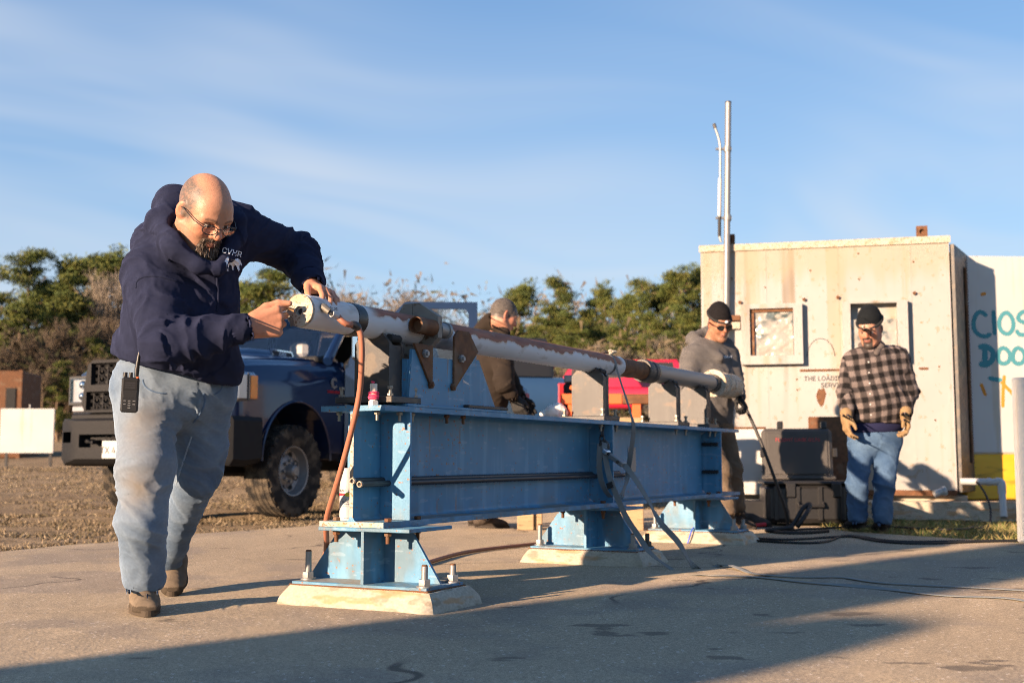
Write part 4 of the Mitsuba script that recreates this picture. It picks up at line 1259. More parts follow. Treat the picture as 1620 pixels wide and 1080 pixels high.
part(sd, 'foot_channel', box(0.0, SW, -0.012, -0.0005, 0.0, 0.05), 'mat_rust', M=SH)
part(sd, 'ledge', box(0.93, 1.36, -0.012, -0.0005, 1.175, 1.195), 'mat_rust', M=SH)
part(sd, 'ledge', box(2.02, 2.10, -0.012, -0.0005, 1.175, 1.195), 'mat_rust', M=SH)
part(sd, 'wall_plate', box(0.17, 0.375, -0.06, -0.0005, 1.68, 1.73), 'mat_rust', M=SH)
part(sd, 'wall_plate', box(0.17, 0.375, -0.05, -0.0005, 1.60, 1.665), 'mat_speckled', M=SH)
for x, z in ((0.37, 1.17), (0.375, 1.86), (0.985, 1.87), (1.30, 1.88), (2.0, 1.9)):
    part(sd, 'stud', cyl([x, -0.03, z], [x, -0.0005, z], 0.016), 'mat_rust', M=SH)
for i in range(12):
    x, z = [(0.3, 2.1), (0.62, 2.0), (1.05, 2.15), (1.5, 2.05), (2.0, 2.2), (1.1, 0.7), (0.75, 0.6), (0.9, 1.0), (2.2, 1.2), (2.15, 0.7), (0.9, 1.1), (1.5, 2.3)][i]
    part(sd, 'rivet', cyl([x, -0.007, z], [x, -0.0005, z], 0.009), 'mat_rust', M=SH)
patch = sg.Polygon([(1.075, 0.94), (1.10, 1.01), (1.125, 1.0), (1.15, 1.015), (1.17, 0.96), (1.145, 0.86), (1.12, 0.83), (1.09, 0.88)])
part(sd, 'rust_blister', plate(patch, -0.004, 0.0035), 'mat_rust', M=SH)
TM = SH @ frame([1.165, -0.0005, 1.085], [1, 0, 0]) @ trimesh.transformations.rotation_matrix(math.pi / 2, [1, 0, 0])
part(sd, 'stencil', text('THE LOADING', 0.042, TM, 0.002, True), 'mat_ink', smooth=False)
TM2 = SH @ frame([1.245, -0.0005, 1.02], [1, 0, 0]) @ trimesh.transformations.rotation_matrix(math.pi / 2, [1, 0, 0])
part(sd, 'stencil', text('SERVICE', 0.042, TM2, 0.002, True), 'mat_ink', smooth=False)
arc = [(0.13 * math.cos(a), 0.19 * math.sin(a)) for a in np.linspace(0.1, math.pi - 0.1, 24)]
part(sd, 'weld_scar', tube([SH[:3, :3] @ np.array([1.13 + x, -0.004, 1.30 + z]) + SH[:3, 3] for x, z in arc], 0.003, 5), 'mat_steel')

kb = box(0.4, SW + 0.72, -0.24, 0.1, 0.0, 0.165)
kb = kb.subdivide().subdivide().subdivide().subdivide()
V = np.array(kb.vertices)
V += (fbm_np(V * 7, 3, 5) - 0.5)[:, None] * np.array([0.02, 0.04, 0.03])
kb.vertices = V
kb.apply_transform(SH @ trimesh.transformations.translation_matrix([0, 0, -0.215]))
solo('concrete_kerb', kb, 'mat_footing', 'rough concrete kerb under the front of the cream shed', 'kerb', smooth=35)
solo('foundation_block', box(-0.1, SW + 0.1, 0.11, DS + 0.1, -0.22, -0.003), 'mat_footing', 'grey concrete foundation block below the cream shed', 'foundation', M=SH)

# mast with conduit on the shed
ma = thing('metal_mast', 'tall grey pipe mast with a thin bent conduit, fixed to the shed wall', 'mast')
mt, mb = at(1152, 163, 11.62), at(1148.5, 560, 11.62)
mdir = unit(mb - mt)
mb = mt + mdir * ((mt[2] - 0.1) / -mdir[2])
part(ma, 'pole', cyl(mb, mt, 0.030, sides=18), 'mat_galvanised', smooth=40)
part(ma, 'pole_cap', cyl(mt, mt + [0, 0, 0.012], 0.031, sides=18), 'mat_dark_steel')
cpts = [at(1130, 198, 11.6), at(1133, 207, 11.6), at(1138, 224, 11.6), at(1139.5, 250, 11.6), at(1139, 300, 11.6), at(1138, 350, 11.6), at(1138, 372, 11.6), at(1141, 383, 11.6)]
part(ma, 'conduit', tube(spline(cpts, 36), 0.012, 8), 'mat_galvanised', smooth=40)
part(ma, 'conduit_end', tube([at(1129.5, 196, 11.6), at(1131.5, 203, 11.6)], 0.017, 8), 'mat_dark_steel')
part(ma, 'white_sleeve', cyl(at(1139, 283, 11.6), at(1138.2, 342, 11.6), 0.019), 'mat_white_plastic')
part(ma, 'dark_sleeve', cyl(at(1138.2, 343, 11.6), at(1138.2, 374, 11.6), 0.016), 'mat_cable')
for py in (236, 345):
    part(ma, 'bracket', cat(box(-0.11, 0.045, -0.012, 0.012, -0.010, 0.010), ), 'mat_galvanised', M=frame(at(1150, py, 11.61), [1, 0, 0]))
    part(ma, 'clamp', cyl(at(1151, py + 4, 11.62), at(1151, py - 4, 11.62), 0.038, sides=18), 'mat_galvanised')

# white tank-like container behind with painted words
gfl, gfr = at(1529, 760, 11.83), at(1800, 760, 11.95)
gu = unit((gfr - gfl) * [1, 1, 0])
gfl[2] = 0.13
GH = frame(gfl, gu)
gc = thing('white_container', 'white container with teal graffiti letters and a yellow band at its foot', 'container')
part(gc, 'body', box(0, 3.0, 0, 1.6, 0.47, 2.44, 0.02), 'mat_white_wall', M=GH)


def t_yellow(p, n, uv):
    a = fbm(p.x * 6, p.y * 6, p.z * 14, 4)
    return mix(mix((0.62, 0.33, 0.015), (0.72, 0.42, 0.03), a), (0.16, 0.08, 0.02), smoothstep(0.56, 0.72, fbm(p.x * 3, p.y * 3, p.z * 9 + 3, 4)) * 0.8)


scene['mat_yellow_band'] = {'type': 'twosided', 'b': {'type': 'principled', 'base_color': proc(t_yellow), 'roughness': 0.55}}
part(gc, 'yellow_band', box(0, 3.0, 0.004, 1.6, 0.03, 0.4695, 0.01), 'mat_yellow_band', M=GH)
part(gc, 'skid', box(0, 3.0, 0.03, 1.6, -0.24, 0.0295), 'mat_black_matte', M=GH)
STROKES = {
    'C': [[(0.10, 0.30), (0.02, 0.33), (-0.04, 0.24), (-0.03, 0.10), (0.06, 0.04), (0.14, 0.06)]],
    'L': [[(0.20, 0.33), (0.205, 0.08)]],
    'O': [[(0.36, 0.33), (0.28, 0.26), (0.28, 0.12), (0.36, 0.07), (0.43, 0.14), (0.42, 0.27), (0.36, 0.33)]],
    'S': [[(0.62, 0.31), (0.54, 0.33), (0.50, 0.25), (0.60, 0.19), (0.62, 0.10), (0.53, 0.06), (0.48, 0.10)]],
    'E': [[(0.72, 0.19), (0.82, 0.20), (0.80, 0.29), (0.73, 0.28), (0.71, 0.15), (0.76, 0.07), (0.84, 0.09)]],
    'D': [[(0.08, -0.08), (0.07, -0.30)], [(0.03, -0.09), (0.14, -0.11), (0.18, -0.19), (0.13, -0.28), (0.03, -0.30)]],
    'O2': [[(0.30, -0.10), (0.24, -0.17), (0.26, -0.28), (0.34, -0.28), (0.38, -0.19), (0.30, -0.10)]],
    'O3': [[(0.48, -0.10), (0.42, -0.17), (0.44, -0.28), (0.52, -0.28), (0.56, -0.19), (0.48, -0.10)]],
    'R': [[(0.66, -0.30), (0.66, -0.08), (0.76, -0.10), (0.76, -0.18), (0.67, -0.19), (0.79, -0.30)]],
    'dash': [[(0.13, -0.47), (0.25, -0.49)]]}
GX, GZ = 0.17, 1.60
for nm, ss in STROKES.items():
    g = unary_union([sg.LineString(spline([(x, z, 0) for x, z in s], 24)[:, :2] if len(s) > 2 else s).buffer(0.026 if nm != 'D' else 0.034) for s in ss])
    part(gc, 'graffiti_letter' if nm != 'dash' else 'graffiti_dash', plate(shapely.affinity.translate(shapely.affinity.scale(g, 0.84, 0.82, origin=(0, 0)), GX, GZ), -0.0025, 0.002), 'mat_teal', M=GH)
for s in ([(0.30, -0.45), (0.28, -0.62), (0.27, -0.80)], [(0.27, -0.52), (0.40, -0.66), (0.50, -0.77)], [(0.02, -0.55), (0.06, -0.66)], [(0.07, 0.55), (0.10, 0.56)]):
    part(gc, 'orange_mark', plate(shapely.affinity.translate(shapely.affinity.scale(sg.LineString(s).buffer(0.02), 0.84, 0.82, origin=(0, 0)), GX, GZ), -0.0025, 0.002), 'mat_orange_mark', M=GH)

# white drain pipe, plastic elbow, tall pale cabinet at the right edge
dp = thing('drain_pipe', 'white plastic drain pipe with an elbow, running out beside the shed', 'pipe')
pa, pb, pc = at(1519, 761, 10.95), at(1581, 762, 10.85), at(1588, 818, 10.75)
part(dp, 'long_pipe', cyl(pa, pb, 0.031, sides=18), 'mat_white_plastic', smooth=40)
part(dp, 'elbow', tube(spline([pb - unit(pb - pa) * 0.03, pb + [0.012, 0, -0.004], at(1585, 768, 10.84), at(1585.5, 780, 10.84)], 12), 0.037, 14), 'mat_white_plastic', smooth=40)
part(dp, 'down_pipe', cyl(at(1585, 772, 10.84), pc, 0.031, sides=18), 'mat_white_plastic', smooth=40)
part(dp, 'coupling', cyl(at(1561, 761.6, 10.88), at(1568, 761.8, 10.87), 0.036, sides=18), 'mat_white_plastic', smooth=40)
pv = thing('plastic_fitting', 'short white plastic pipe fitting lying on the concrete kerb', 'fitting')
a, b = at(1478, 781, 11.0), at(1491, 777, 11.0)
part(pv, 'socket', ring(a, b, 0.034, 0.026), 'mat_white_plastic', smooth=40)
part(pv, 'collar', ring(b, b + unit(b - a) * 0.03, 0.045, 0.03), 'mat_white_plastic', smooth=40)
cbx = frame(gnd(1610, 858), unit([1, -0.43, 0]))
cb = thing('steel_cabinet', 'pale grey steel cabinet cut off by the right edge of the picture', 'cabinet')
part(cb, 'shell', box(0, 0.75, 0, 0.5, 0, 1.11, 0.012), 'mat_white_wall', M=cbx)
part(cb, 'door', box(0.03, 0.72, -0.012, -0.0005, 0.05, 1.06, 0.004), 'mat_white_wall', M=cbx)
# cable that hangs by the drain pipe
hp = [at(1545, 762, 10.8), at(1556, 776, 10.7), at(1566, 800, 10.6), at(1567, 822, 10.5), at(1558, 833, 10.2)]
solo('hanging_cable', tube(spline(hp + [gnd(1500, 837), gnd(1440, 836)], 40), 0.009, 8), 'mat_cable', 'black cable looped over the white drain pipe', 'cable')

# ------------------------------------------------------------------ things at the far left
fp = at(43, 712, 24.5)
PNL = frame([fp[0], fp[1], 0], [1, 0.1, 0])
zb, zt = at(43, 718, 24.5)[2], at(43, 646, 24.5)[2]
wp = thing('sheet_panel', 'square white panel standing in the dry field behind the truck', 'panel')
part(wp, 'sheet', box(-0.55, 0.51, 0, 0.05, zb + 0.02, zt, 0.006), 'mat_white_wall', M=PNL)
for x in (-0.45, 0.42):
    part(wp, 'leg', box(x, x + 0.05, 0.055, 0.10, zb - 0.25, zt - 0.2), 'mat_steel', M=PNL)
part(wp, 'stake', cyl([0.0, 0.08, zt - 0.1], [0.0, 0.08, zt + 0.09], 0.015), 'mat_galvanised', M=PNL)
rp = at(0, 700, 31)
RB = frame([rp[0], rp[1], 0], [1, 0.15, 0])
rz = at(0, 586, 31)[2]
rb = thing('rusty_container', 'brown rusty container cut off by the left edge of the picture', 'container')
part(rb, 'body', box(-3.0, 0.47, 0, 2.2, 0.55, rz, 0.02), 'mat_rust', M=RB)
part(rb, 'corner_post', box(0.40, 0.49, -0.03, 0.06, 0.5, rz + 0.02), 'mat_rust', M=RB)
part(rb, 'door', box(0.10, 0.34, -0.03, -0.001, 0.7, rz - 0.45), 'mat_black_matte', M=RB)
part(rb, 'latch', box(0.42, 0.52, -0.08, -0.031, 0.9, 1.1), 'mat_galvanised', M=RB)

# ------------------------------------------------------------------ other vehicles behind the stand


def small_vehicle(key, M, L, Wd, zb, zbelt, zroof, xc0, xc1, body, hood=None):
    """Far vehicle: local x forward, origin below its middle."""
    h = Wd / 2
    s1 = [(h - 0.08, 0.40), (h - 0.02, 0.48), (h, 0.75), (h, zbelt - 0.14), (h - 0.04, zbelt - 0.02), (h - 0.14, zbelt), (0, zbelt + 0.02)]
    s2 = [(h - 0.16, 0.45), (h - 0.10, 0.52), (h - 0.06, 0.75), (h - 0.07, zbelt - 0.25), (h - 0.12, zbelt - 0.14), (h - 0.22, zbelt - 0.10), (0, zbelt - 0.08)]
    bodym = loft([-L / 2, -L / 2 + 0.15, L / 2 - 0.35, L / 2], [s1, s1, s1, s2])
    for xc in (-L * 0.30, L * 0.31):
        bodym = arch_cut(bodym, xc, 0.47, h - 0.28, 0.40)
    part(key, 'body', bodym, body, smooth=30, M=M)
    c0 = [(h - 0.06, zbelt + 0.01), (h - 0.22, zroof - 0.10), (h - 0.30, zroof - 0.02), (0, zroof)]
    part(key, 'cab', loft([xc0, xc0 + 0.25, xc1 - 0.55, xc1], [[(y, min(z, zbelt + 0.35)) for y, z in c0[:2]] + [(h - 0.3, zbelt + 0.38), (0, zbelt + 0.40)], c0, c0, [(h - 0.08, zbelt + 0.01), (h - 0.1, zbelt + 0.03), (h - 0.2, zbelt + 0.04), (0, zbelt + 0.05)]]), body, smooth=30, M=M)
    for s in (-1, 1):
        part(key, 'side_glass', sheet([[xc0 + 0.3, s * (h - 0.085), zbelt + 0.06], [xc1 - 0.62, s * (h - 0.085), zbelt + 0.06], [xc1 - 0.7, s * (h - 0.20), zroof - 0.12], [xc0 + 0.35, s * (h - 0.20), zroof - 0.12]]), 'mat_black_plastic', smooth=False, M=M)
        for xc in (-L * 0.30, L * 0.31):
            Wm = M @ frame([xc, s * (h - 0.13), 0.38], [1, 0, 0], [0, s, 0])
            a = np.diag([0.88, 0.88, 0.85, 1.0])
            wk = part(key, 'wheel', tyre, 'mat_tyre', M=Wm @ a)
            part(wk, 'rim', rim, 'mat_galvanised', M=Wm @ a)
            P = np.stack([xc + 0.49 * np.cos(np.linspace(0, math.pi, 18)), np.full(18, s * (h + 0.005)), 0.40 + 0.49 * np.sin(np.linspace(0, math.pi, 18))], 1)
            part(key, 'arch_trim', tube(P, 0.05, 6), 'mat_black_matte', M=M)
        part(key, 'headlight', box(L / 2 - 0.2, L / 2 - 0.02, min(s * (h - 0.42), s * (h - 0.08)), max(s * (h - 0.42), s * (h - 0.08)), zbelt - 0.34, zbelt - 0.17, 0.03), 'mat_chrome', M=M)
        part(key, 'tail_light', box(-L / 2 - 0.012, -L / 2 + 0.12, min(s * (h - 0.22), s * (h + 0.012)), max(s * (h - 0.22), s * (h + 0.012)), zbelt - 0.45, zbelt - 0.10, 0.02), 'mat_red', M=M)
    part(key, 'bumper', box(L / 2 - 0.08, L / 2 + 0.06, -h + 0.1, h - 0.1, 0.42, 0.66, 0.03), 'mat_black_matte', M=M)
    part(key, 'windscreen', sheet([[xc1 - 0.10, -h + 0.18, zbelt + 0.055], [xc1 - 0.10, h - 0.18, zbelt + 0.055], [xc1 - 0.56, h - 0.32, zroof - 0.05], [xc1 - 0.56, -h + 0.32, zroof - 0.05]]), 'mat_black_plastic', smooth=False, M=M)


mat('mat_magenta', (0.40, 0.008, 0.034), 0.22, clearcoat=0.9, clearcoat_gloss=0.95)
mat('mat_blue_car', (0.03, 0.08, 0.17), 0.18, metal=0.3, clearcoat=0.9, clearcoat_gloss=0.95)
rv = thing('red_car', 'bright red car parked on the rise beyond the far end of the stand', 'car')
RX = at(975, 640, 44)
small_vehicle(rv, frame([RX[0], RX[1], at(975, 655, 44)[2] - 0.2], [1, -0.18, 0]), 4.6, 1.9, 0.4, 1.12, 1.92, -1.9, 1.0, 'mat_magenta')
RX2 = at(1052, 640, 46)
small_vehicle(thing('red_car', 'farther magenta car whose roof shows beside the young man in grey', 'car'), frame([RX2[0], RX2[1], at(1052, 570, 46)[2] - 1.92], [1, -0.1, 0]), 4.4, 1.85, 0.4, 1.12, 1.92, -1.9, 1.0, 'mat_magenta')
bv = thing('blue_car', 'dark blue car with a black topper beside the man in the dark jacket', 'car')
BX = at(868, 600, 20.5)
BM_ = frame([BX[0], BX[1], 0.39], [-1, -0.25, 0]) @ trimesh.transformations.translation_matrix([2.35, 0, 0])
small_vehicle(bv, BM_, 4.7, 1.95, 0.4, 1.48, 1.72, 0.3, 1.4, 'mat_blue_car')
tpx = part(bv, 'topper', loft([-2.2, -2.1, 0.6, 0.9], [[(0.85, 1.49), (0.80, 1.85), (0.7, 1.95), (0, 1.98)], [(0.88, 1.49), (0.84, 2.02), (0.72, 2.13), (0, 2.16)], [(0.88, 1.49), (0.84, 2.05), (0.72, 2.16), (0, 2.2)], [(0.86, 1.49), (0.82, 1.9), (0.7, 2.0), (0, 2.02)]]), 'mat_black_plastic', M=BM_)
part(tpx, 'marker_light', box(-2.23, -2.1, 0.62, 0.80, 1.62, 1.74, 0.01), 'mat_red', M=BM_)

# ------------------------------------------------------------------ trees


def leafy(points, n_per, spread, size, rng, cols, flat=0.6):
    """Leaf clumps: many small triangles scattered round the points."""
    n = len(points) * n_per
    c = np.repeat(points, n_per, 0) + rng.normal(0, 1, (n, 3)) * spread * np.array([1, 1, flat])
    d = rng.normal(0, 1, (n, 3))
    d /= np.linalg.norm(d, axis=1, keepdims=True)
    e = np.cross(d, rng.normal(0, 1, (n, 3)))
    e /= np.linalg.norm(e, axis=1, keepdims=True)
    s = size * rng.uniform(0.6, 1.4, (n, 1))
    V = np.stack([c - d * s + e * s * 0.28, c - d * s - e * s * 0.28, c + d * s], 1).reshape(-1, 3)
    F = np.arange(3 * n).reshape(n, 3)
    base = np.asarray(cols)[rng.integers(0, len(cols), len(points))]
    col = np.repeat(np.repeat(base, n_per, 0) * rng.uniform(0.65, 1.35, (n, 1)), 3, 0)
    return trimesh.Trimesh(V, F, process=False), np.clip(col, 0.004, 0.9)


PINE = [(0.075, 0.100, 0.026), (0.102, 0.124, 0.030), (0.132, 0.136, 0.036), (0.056, 0.074, 0.024)]


def pine_proto(seed, H, crown0, wid, dens=1.0):
    rng = np.random.default_rng(seed)
    k = 14
    z = np.linspace(0, H, k)
    P = np.stack([np.cumsum(rng.normal(0, 0.05, k)), np.cumsum(rng.normal(0, 0.05, k)), z], 1)
    tr = [tube(P, np.linspace(0.20, 0.03, k), 7)]
    pts = []
    nb = int(30 * dens)
    for i in range(nb):
        t = crown0 + (1 - crown0) * rng.uniform(0, 1) ** 0.85
        u = (t - crown0) / (1 - crown0)
        L = wid * (0.35 + 0.65 * math.sin(math.pi * min(1, 0.22 + 0.80 * u))) * rng.uniform(0.5, 1.15)
        a = rng.uniform(0, 2 * math.pi)
        b = np.array([np.interp(t * H, z, P[:, 0]), np.interp(t * H, z, P[:, 1]), t * H])
        d = np.array([math.cos(a), math.sin(a), rng.uniform(0.05, 0.5)])
        e = b + d * L
        m = (b + e) / 2 + [0, 0, 0.1]
        tr.append(tube([b, m, e], [0.045, 0.03, 0.012], 4, cap=False))
        for q in (0.55, 0.8, 1.0):
            if rng.uniform() < 0.85:
                c0 = b + d * L * q + rng.normal(0, 0.22, 3) * [1, 1, 0.5]
                pts += [c0, c0 + rng.normal(0, 0.16, 3)]
    lm, col = leafy(np.array(pts), 64, 0.22, 0.105, rng, PINE, flat=0.5)
    return mikit.ply(cat(*tr), 'mat_bark', smooth=False), mikit.ply(lm, 'mat_leaf', smooth=False, color=col)


def bare_proto(seed, H, wid, col=(0.19, 0.162, 0.13)):
    rng = np.random.default_rng(seed)
    tr, tw, twc = [], [], []
    ends = []

    def grow(p, d, L, r, lev):
        n = 4
        P = [p]
        for i in range(n):
            d = unit(d + rng.normal(0, 0.13, 3) + [0, 0, 0.06])
            P.append(P[-1] + d * L / n)
        if lev >= 2:
            ends.extend([P[-1], P[2]])
        if lev <= 2:
            tr.append(tube(P, np.linspace(r, r * 0.55, n + 1), 5 if lev == 0 else 4, cap=False))
        else:
            tr.append(tube([P[0], P[2], P[-1]], [r, r * 0.7, r * 0.35], 3, cap=False))
        if lev >= 4:
            return
        m = [11, 7, 6, 5][lev]
        for i in range(m):
            t = rng.uniform(0.28 if lev == 0 else 0.2, 1.0)
            q = P[0] + (P[-1] - P[0]) * t
            j = int(min(t * n, n - 1))
            q = P[j] + (P[j + 1] - P[j]) * (t * n - j)
            a = rng.normal(0, 1, 3)
            nd = unit(d * 0.9 + a * (0.55 if lev else 0.5) + [0, 0, 0.35])
            grow(q, nd, L * rng.uniform(0.42, 0.62), max(r * 0.45, 0.019), lev + 1)

    grow(np.zeros(3), np.array([0, 0, 1.0]), H * 0.62, 0.19, 0)
    m = cat(*tr)
    V = np.array(m.vertices)
    sc_ = np.array([wid / max(1e-3, np.abs(V[:, :2]).max()), wid / max(1e-3, np.abs(V[:, :2]).max()), H / V[:, 2].max()])
    k = len(tr[0].vertices)
    trunk = trimesh.Trimesh(V[:k] * sc_, tr[0].faces, process=False)
    rest = trimesh.Trimesh((V * sc_)[k:], m.faces[len(tr[0].faces):] - k, process=False)
    c = np.clip(np.array(col) * (0.8 + 0.5 * fbm_np(np.array(rest.vertices), 2, seed))[:, None], 0.01, 0.9)
    E = np.array(ends)
    E = E[rng.choice(len(E), min(len(E), 700), replace=False)] * sc_
    n = len(E) * 7
    b = np.repeat(E, 7, 0) + rng.normal(0, 0.14, (n, 3))
    d = rng.normal(0, 1, (n, 3)) + [0, 0, 0.7]
    d /= np.linalg.norm(d, axis=1, keepdims=True)
    e = np.cross(d, rng.normal(0, 1, (n, 3)))
    e /= np.linalg.norm(e, axis=1, keepdims=True)
    L = rng.uniform(0.15, 0.5, (n, 1))
    tv = np.stack([b - e * 0.010, b + e * 0.010, b + d * L], 1).reshape(-1, 3)
    tc = np.repeat(np.array(col) * rng.uniform(0.6, 1.1, (n, 1)), 3, 0)
    rest = cat(rest, trimesh.Trimesh(tv, np.arange(3 * n).reshape(n, 3), process=False))
    c = np.vstack([c, tc])
    return mikit.ply(trunk, 'mat_bark', smooth=False), mikit.ply(rest, 'mat_matte', smooth=False, color=c)


def t_bark(p, n, uv):
    return mix((0.09, 0.065, 0.045), (0.24, 0.17, 0.115), fbm(p.x * 6, p.y * 6, p.z * 1.5, 3))


scene['mat_bark'] = {'type': 'twosided', 'b': {'type': 'principled', 'base_color': proc(t_bark), 'roughness': 0.9, 'specular': 0.1}}
PINES = [pine_proto(11, 9.5, 0.42, 1.7, 1.1), pine_proto(12, 10.0, 0.55, 1.9, 0.8), pine_proto(13, 8.6, 0.28, 1.7, 1.35), pine_proto(14, 9.0, 0.14, 1.8, 1.7)]
BARES = [bare_proto(24, 8.2, 2.5, (0.115, 0.088, 0.062)), bare_proto(21, 9.0, 2.6), bare_proto(22, 8.6, 3.0, (0.215, 0.18, 0.14)), bare_proto(23, 8.0, 2.4, (0.165, 0.14, 0.11))]


def place_tree(kind, proto, px, top_py, d, seed, label, group=None, sx=1.0):
    H = {'p': (9.5, 10.0, 8.6, 9.0), 'b': (8.2, 9.0, 8.6, 8.0)}[kind][proto]
    g = at(px, 700, d)
    zg = float(field_z(np.array([g[0]]), np.array([d]))[0]) - 0.05
    s = (at(px, top_py, d)[2] - zg) / H
    rng = np.random.default_rng(seed)
    M = T4().translate([g[0], d, zg]).rotate([0, 0, 1], float(rng.uniform(0, 360))).scale([s * sx, s * sx, s])
    k = thing('pine_tree' if kind == 'p' else 'bare_tree', label, 'tree', group)
    tr, cr = (PINES if kind == 'p' else BARES)[proto]
    scene[k + '__trunk'] = {**tr, 'to_world': M}
    scene[k + '__crown'] = {**cr, 'to_world': M}


GL, GRR, GM = 'dark trees at the left end of the treeline', 'pines in the treeline behind the stand', 'bare grey trees on the skyline behind the truck'
place_tree('p', 1, 40, 408, 56, 1, 'tall open crowned pine at the far left of the skyline')
place_tree('p', 0, 97, 416, 57, 2, 'dense dark pine second from the left on the skyline', sx=1.25)
place_tree('p', 2, 152, 404, 60, 3, 'green pine showing behind the spreading bare tree', sx=1.1)
place_tree('b', 2, 172, 418, 55, 4, 'spreading bare tree lit tan, just left of the bending man', sx=1.3)
left = [('p', 3, -25, 470, 55, 1.1), ('p', 2, 15, 480, 53, 1.1), ('p', 0, 66, 455, 61, 1.2), ('p', 2, 118, 470, 55, 1.2), ('b', 0, 85, 500, 51, 1.2), ('b', 0, 30, 515, 50, 1.2), ('b', 0, 135, 490, 52, 1.2), ('p', 3, 60, 530, 52, 1.2),
        ('b', 0, 5, 540, 49, 1.3), ('b', 0, 110, 545, 49, 1.3), ('p', 3, 150, 540, 51, 1.1), ('p', 3, 205, 470, 60, 1.2), ('p', 0, 240, 455, 61, 1.2), ('b', 2, 215, 480, 54, 1.1), ('p', 3, 90, 575, 47, 1.0), ('p', 3, 145, 590, 47, 0.9), ('b', 0, 60, 580, 47, 1.4), ('b', 0, 170, 560, 48, 1.3)]
for i, (kd, pr, px, ty, d, sx) in enumerate(left):
    place_tree(kd, pr, px, ty, d, 30 + i, 'dark pine in the shaded belt under the left skyline' if kd == 'p' else 'bare brown tree in the shaded belt under the left skyline', GL + (' (pines)' if kd == 'p' else ' (bare)'), sx)
place_tree('p', 3, 420, 432, 58, 70, 'bushy green pine between the man and the raised tube', sx=1.4)
place_tree('p', 3, 380, 462, 60, 71, 'green pine half hidden behind the chest of the bending man', sx=1.2)
for i, (px, ty, d, sx, pr) in enumerate([(500, 470, 78, 1.0, 0), (530, 455, 80, 1.0, 0), (560, 452, 82, 1.05, 1), (592, 448, 80, 1.1, 0), (622, 452, 81, 1.0, 1), (650, 458, 79, 1.0, 2), (676, 463, 80, 1.0, 0), (545, 472, 74, 1.0, 2), (610, 470, 74, 1.1, 2), (470, 470, 79, 1.0, 2)]):
    place_tree('b', pr + 1, px, ty, d, 80 + i, 'hazy bare tree on the skyline above the truck roof', GM, sx)
NAMED = {815: "green pine on the skyline right beside the grey haired man's head", 886: 'pointed pine on the right skyline, second clear peak from the grey haired man', 962: 'slim pine on the skyline midway between the dark jacket and the shed',
         1018: 'open topped pine on the skyline, third to the left of the shed', 1048: 'pine on the skyline, second to the left of the shed', 1082: 'tall pine on the skyline directly left of the shed', 1108: 'tallest pine, its crown cut by the left edge of the shed'}
right = [('p', 2, 815, 455, 60, 1.0), ('p', 0, 795, 480, 62, 1.0), ('p', 1, 886, 448, 58, 0.95), ('p', 3, 870, 490, 57, 1.1), ('p', 3, 905, 500, 56, 1.1), ('p', 0, 962, 458, 58, 0.85), ('p', 3, 935, 478, 60, 0.9), ('p', 2, 985, 470, 57, 0.9), ('p', 1, 1018, 450, 56, 0.9),
         ('p', 2, 1048, 452, 57, 0.95), ('p', 0, 1082, 433, 56, 1.05), ('p', 1, 1108, 432, 57, 1.0), ('p', 3, 1030, 500, 54, 1.0), ('p', 3, 1090, 490, 54, 1.1), ('p', 3, 975, 520, 54, 1.0), ('p', 2, 740, 520, 64, 0.9), ('p', 3, 845, 520, 57, 1.0), ('p', 2, 1135, 430, 58, 1.0), ('p', 3, 1070, 530, 52, 1.0)]
for i, (kd, pr, px, ty, d, sx) in enumerate(right):
    place_tree(kd, pr, px, ty, d, 110 + i, NAMED.get(px, 'sunlit green pine in the treeline beyond the long tube'), None if px in NAMED else GRR, sx)
for i, (px, ty, d, sx) in enumerate([(720, 505, 62, 1.0), (760, 500, 63, 1.0), (840, 545, 54, 1.2), (890, 555, 52, 1.2), (930, 540, 54, 1.1), (1000, 545, 52, 1.1), (1055, 520, 51, 1.2), (1100, 540, 51, 1.2), (700, 500, 66, 1.0), (800, 540, 55, 1.1), (955, 560, 51, 1.2), (870, 570, 50, 1.2), (1030, 560, 50, 1.2), (1120, 560, 50, 1.2), (780, 560, 52, 1.2), (740, 560, 53, 1.2)]):
    place_tree('b', 1 + i % 3, px, ty, d, 150 + i, 'bare tan tree standing low in front of the pines', 'bare tan trees along the foot of the pines', sx)
# brush at the foot of the trees and a farther wood behind
rng = np.random.default_rng(5)
bx = rng.uniform(-34, 16, 1500)
by = rng.uniform(47, 70, 1500)
bz = field_z(bx, by) + rng.uniform(0.1, 1.0, 1500) * np.where(bx < -8, 3.6, 2.2)
lm, col = leafy(np.stack([bx, by, bz], 1), 36, 0.75, 0.20, rng, [(0.105, 0.085, 0.052), (0.125, 0.10, 0.062), (0.07, 0.074, 0.034), (0.14, 0.112, 0.07)], flat=1.2)
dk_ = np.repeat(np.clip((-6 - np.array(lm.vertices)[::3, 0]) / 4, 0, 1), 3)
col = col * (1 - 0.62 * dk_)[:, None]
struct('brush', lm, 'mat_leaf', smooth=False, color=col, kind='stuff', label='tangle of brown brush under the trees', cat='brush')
bx = rng.uniform(-60, 45, 1400)
by = rng.uniform(80, 100, 1400)
hmax = np.where((bx > -24) & (bx < -3), 9.4, 8.2)
bz = 2.2 + rng.uniform(0, 1, 1400) ** 0.7 * hmax
keep = bz < 11.6
lm, col = leafy(np.stack([bx, by, bz], 1)[keep], 40, 1.1, 0.32, rng, [(0.14, 0.115, 0.09), (0.10, 0.10, 0.055), (0.17, 0.14, 0.11), (0.115, 0.10, 0.075)], flat=1.0)
struct('far_wood', lm, 'mat_leaf', smooth=False, color=col, kind='stuff', label='far wood behind the treeline', cat='wood')

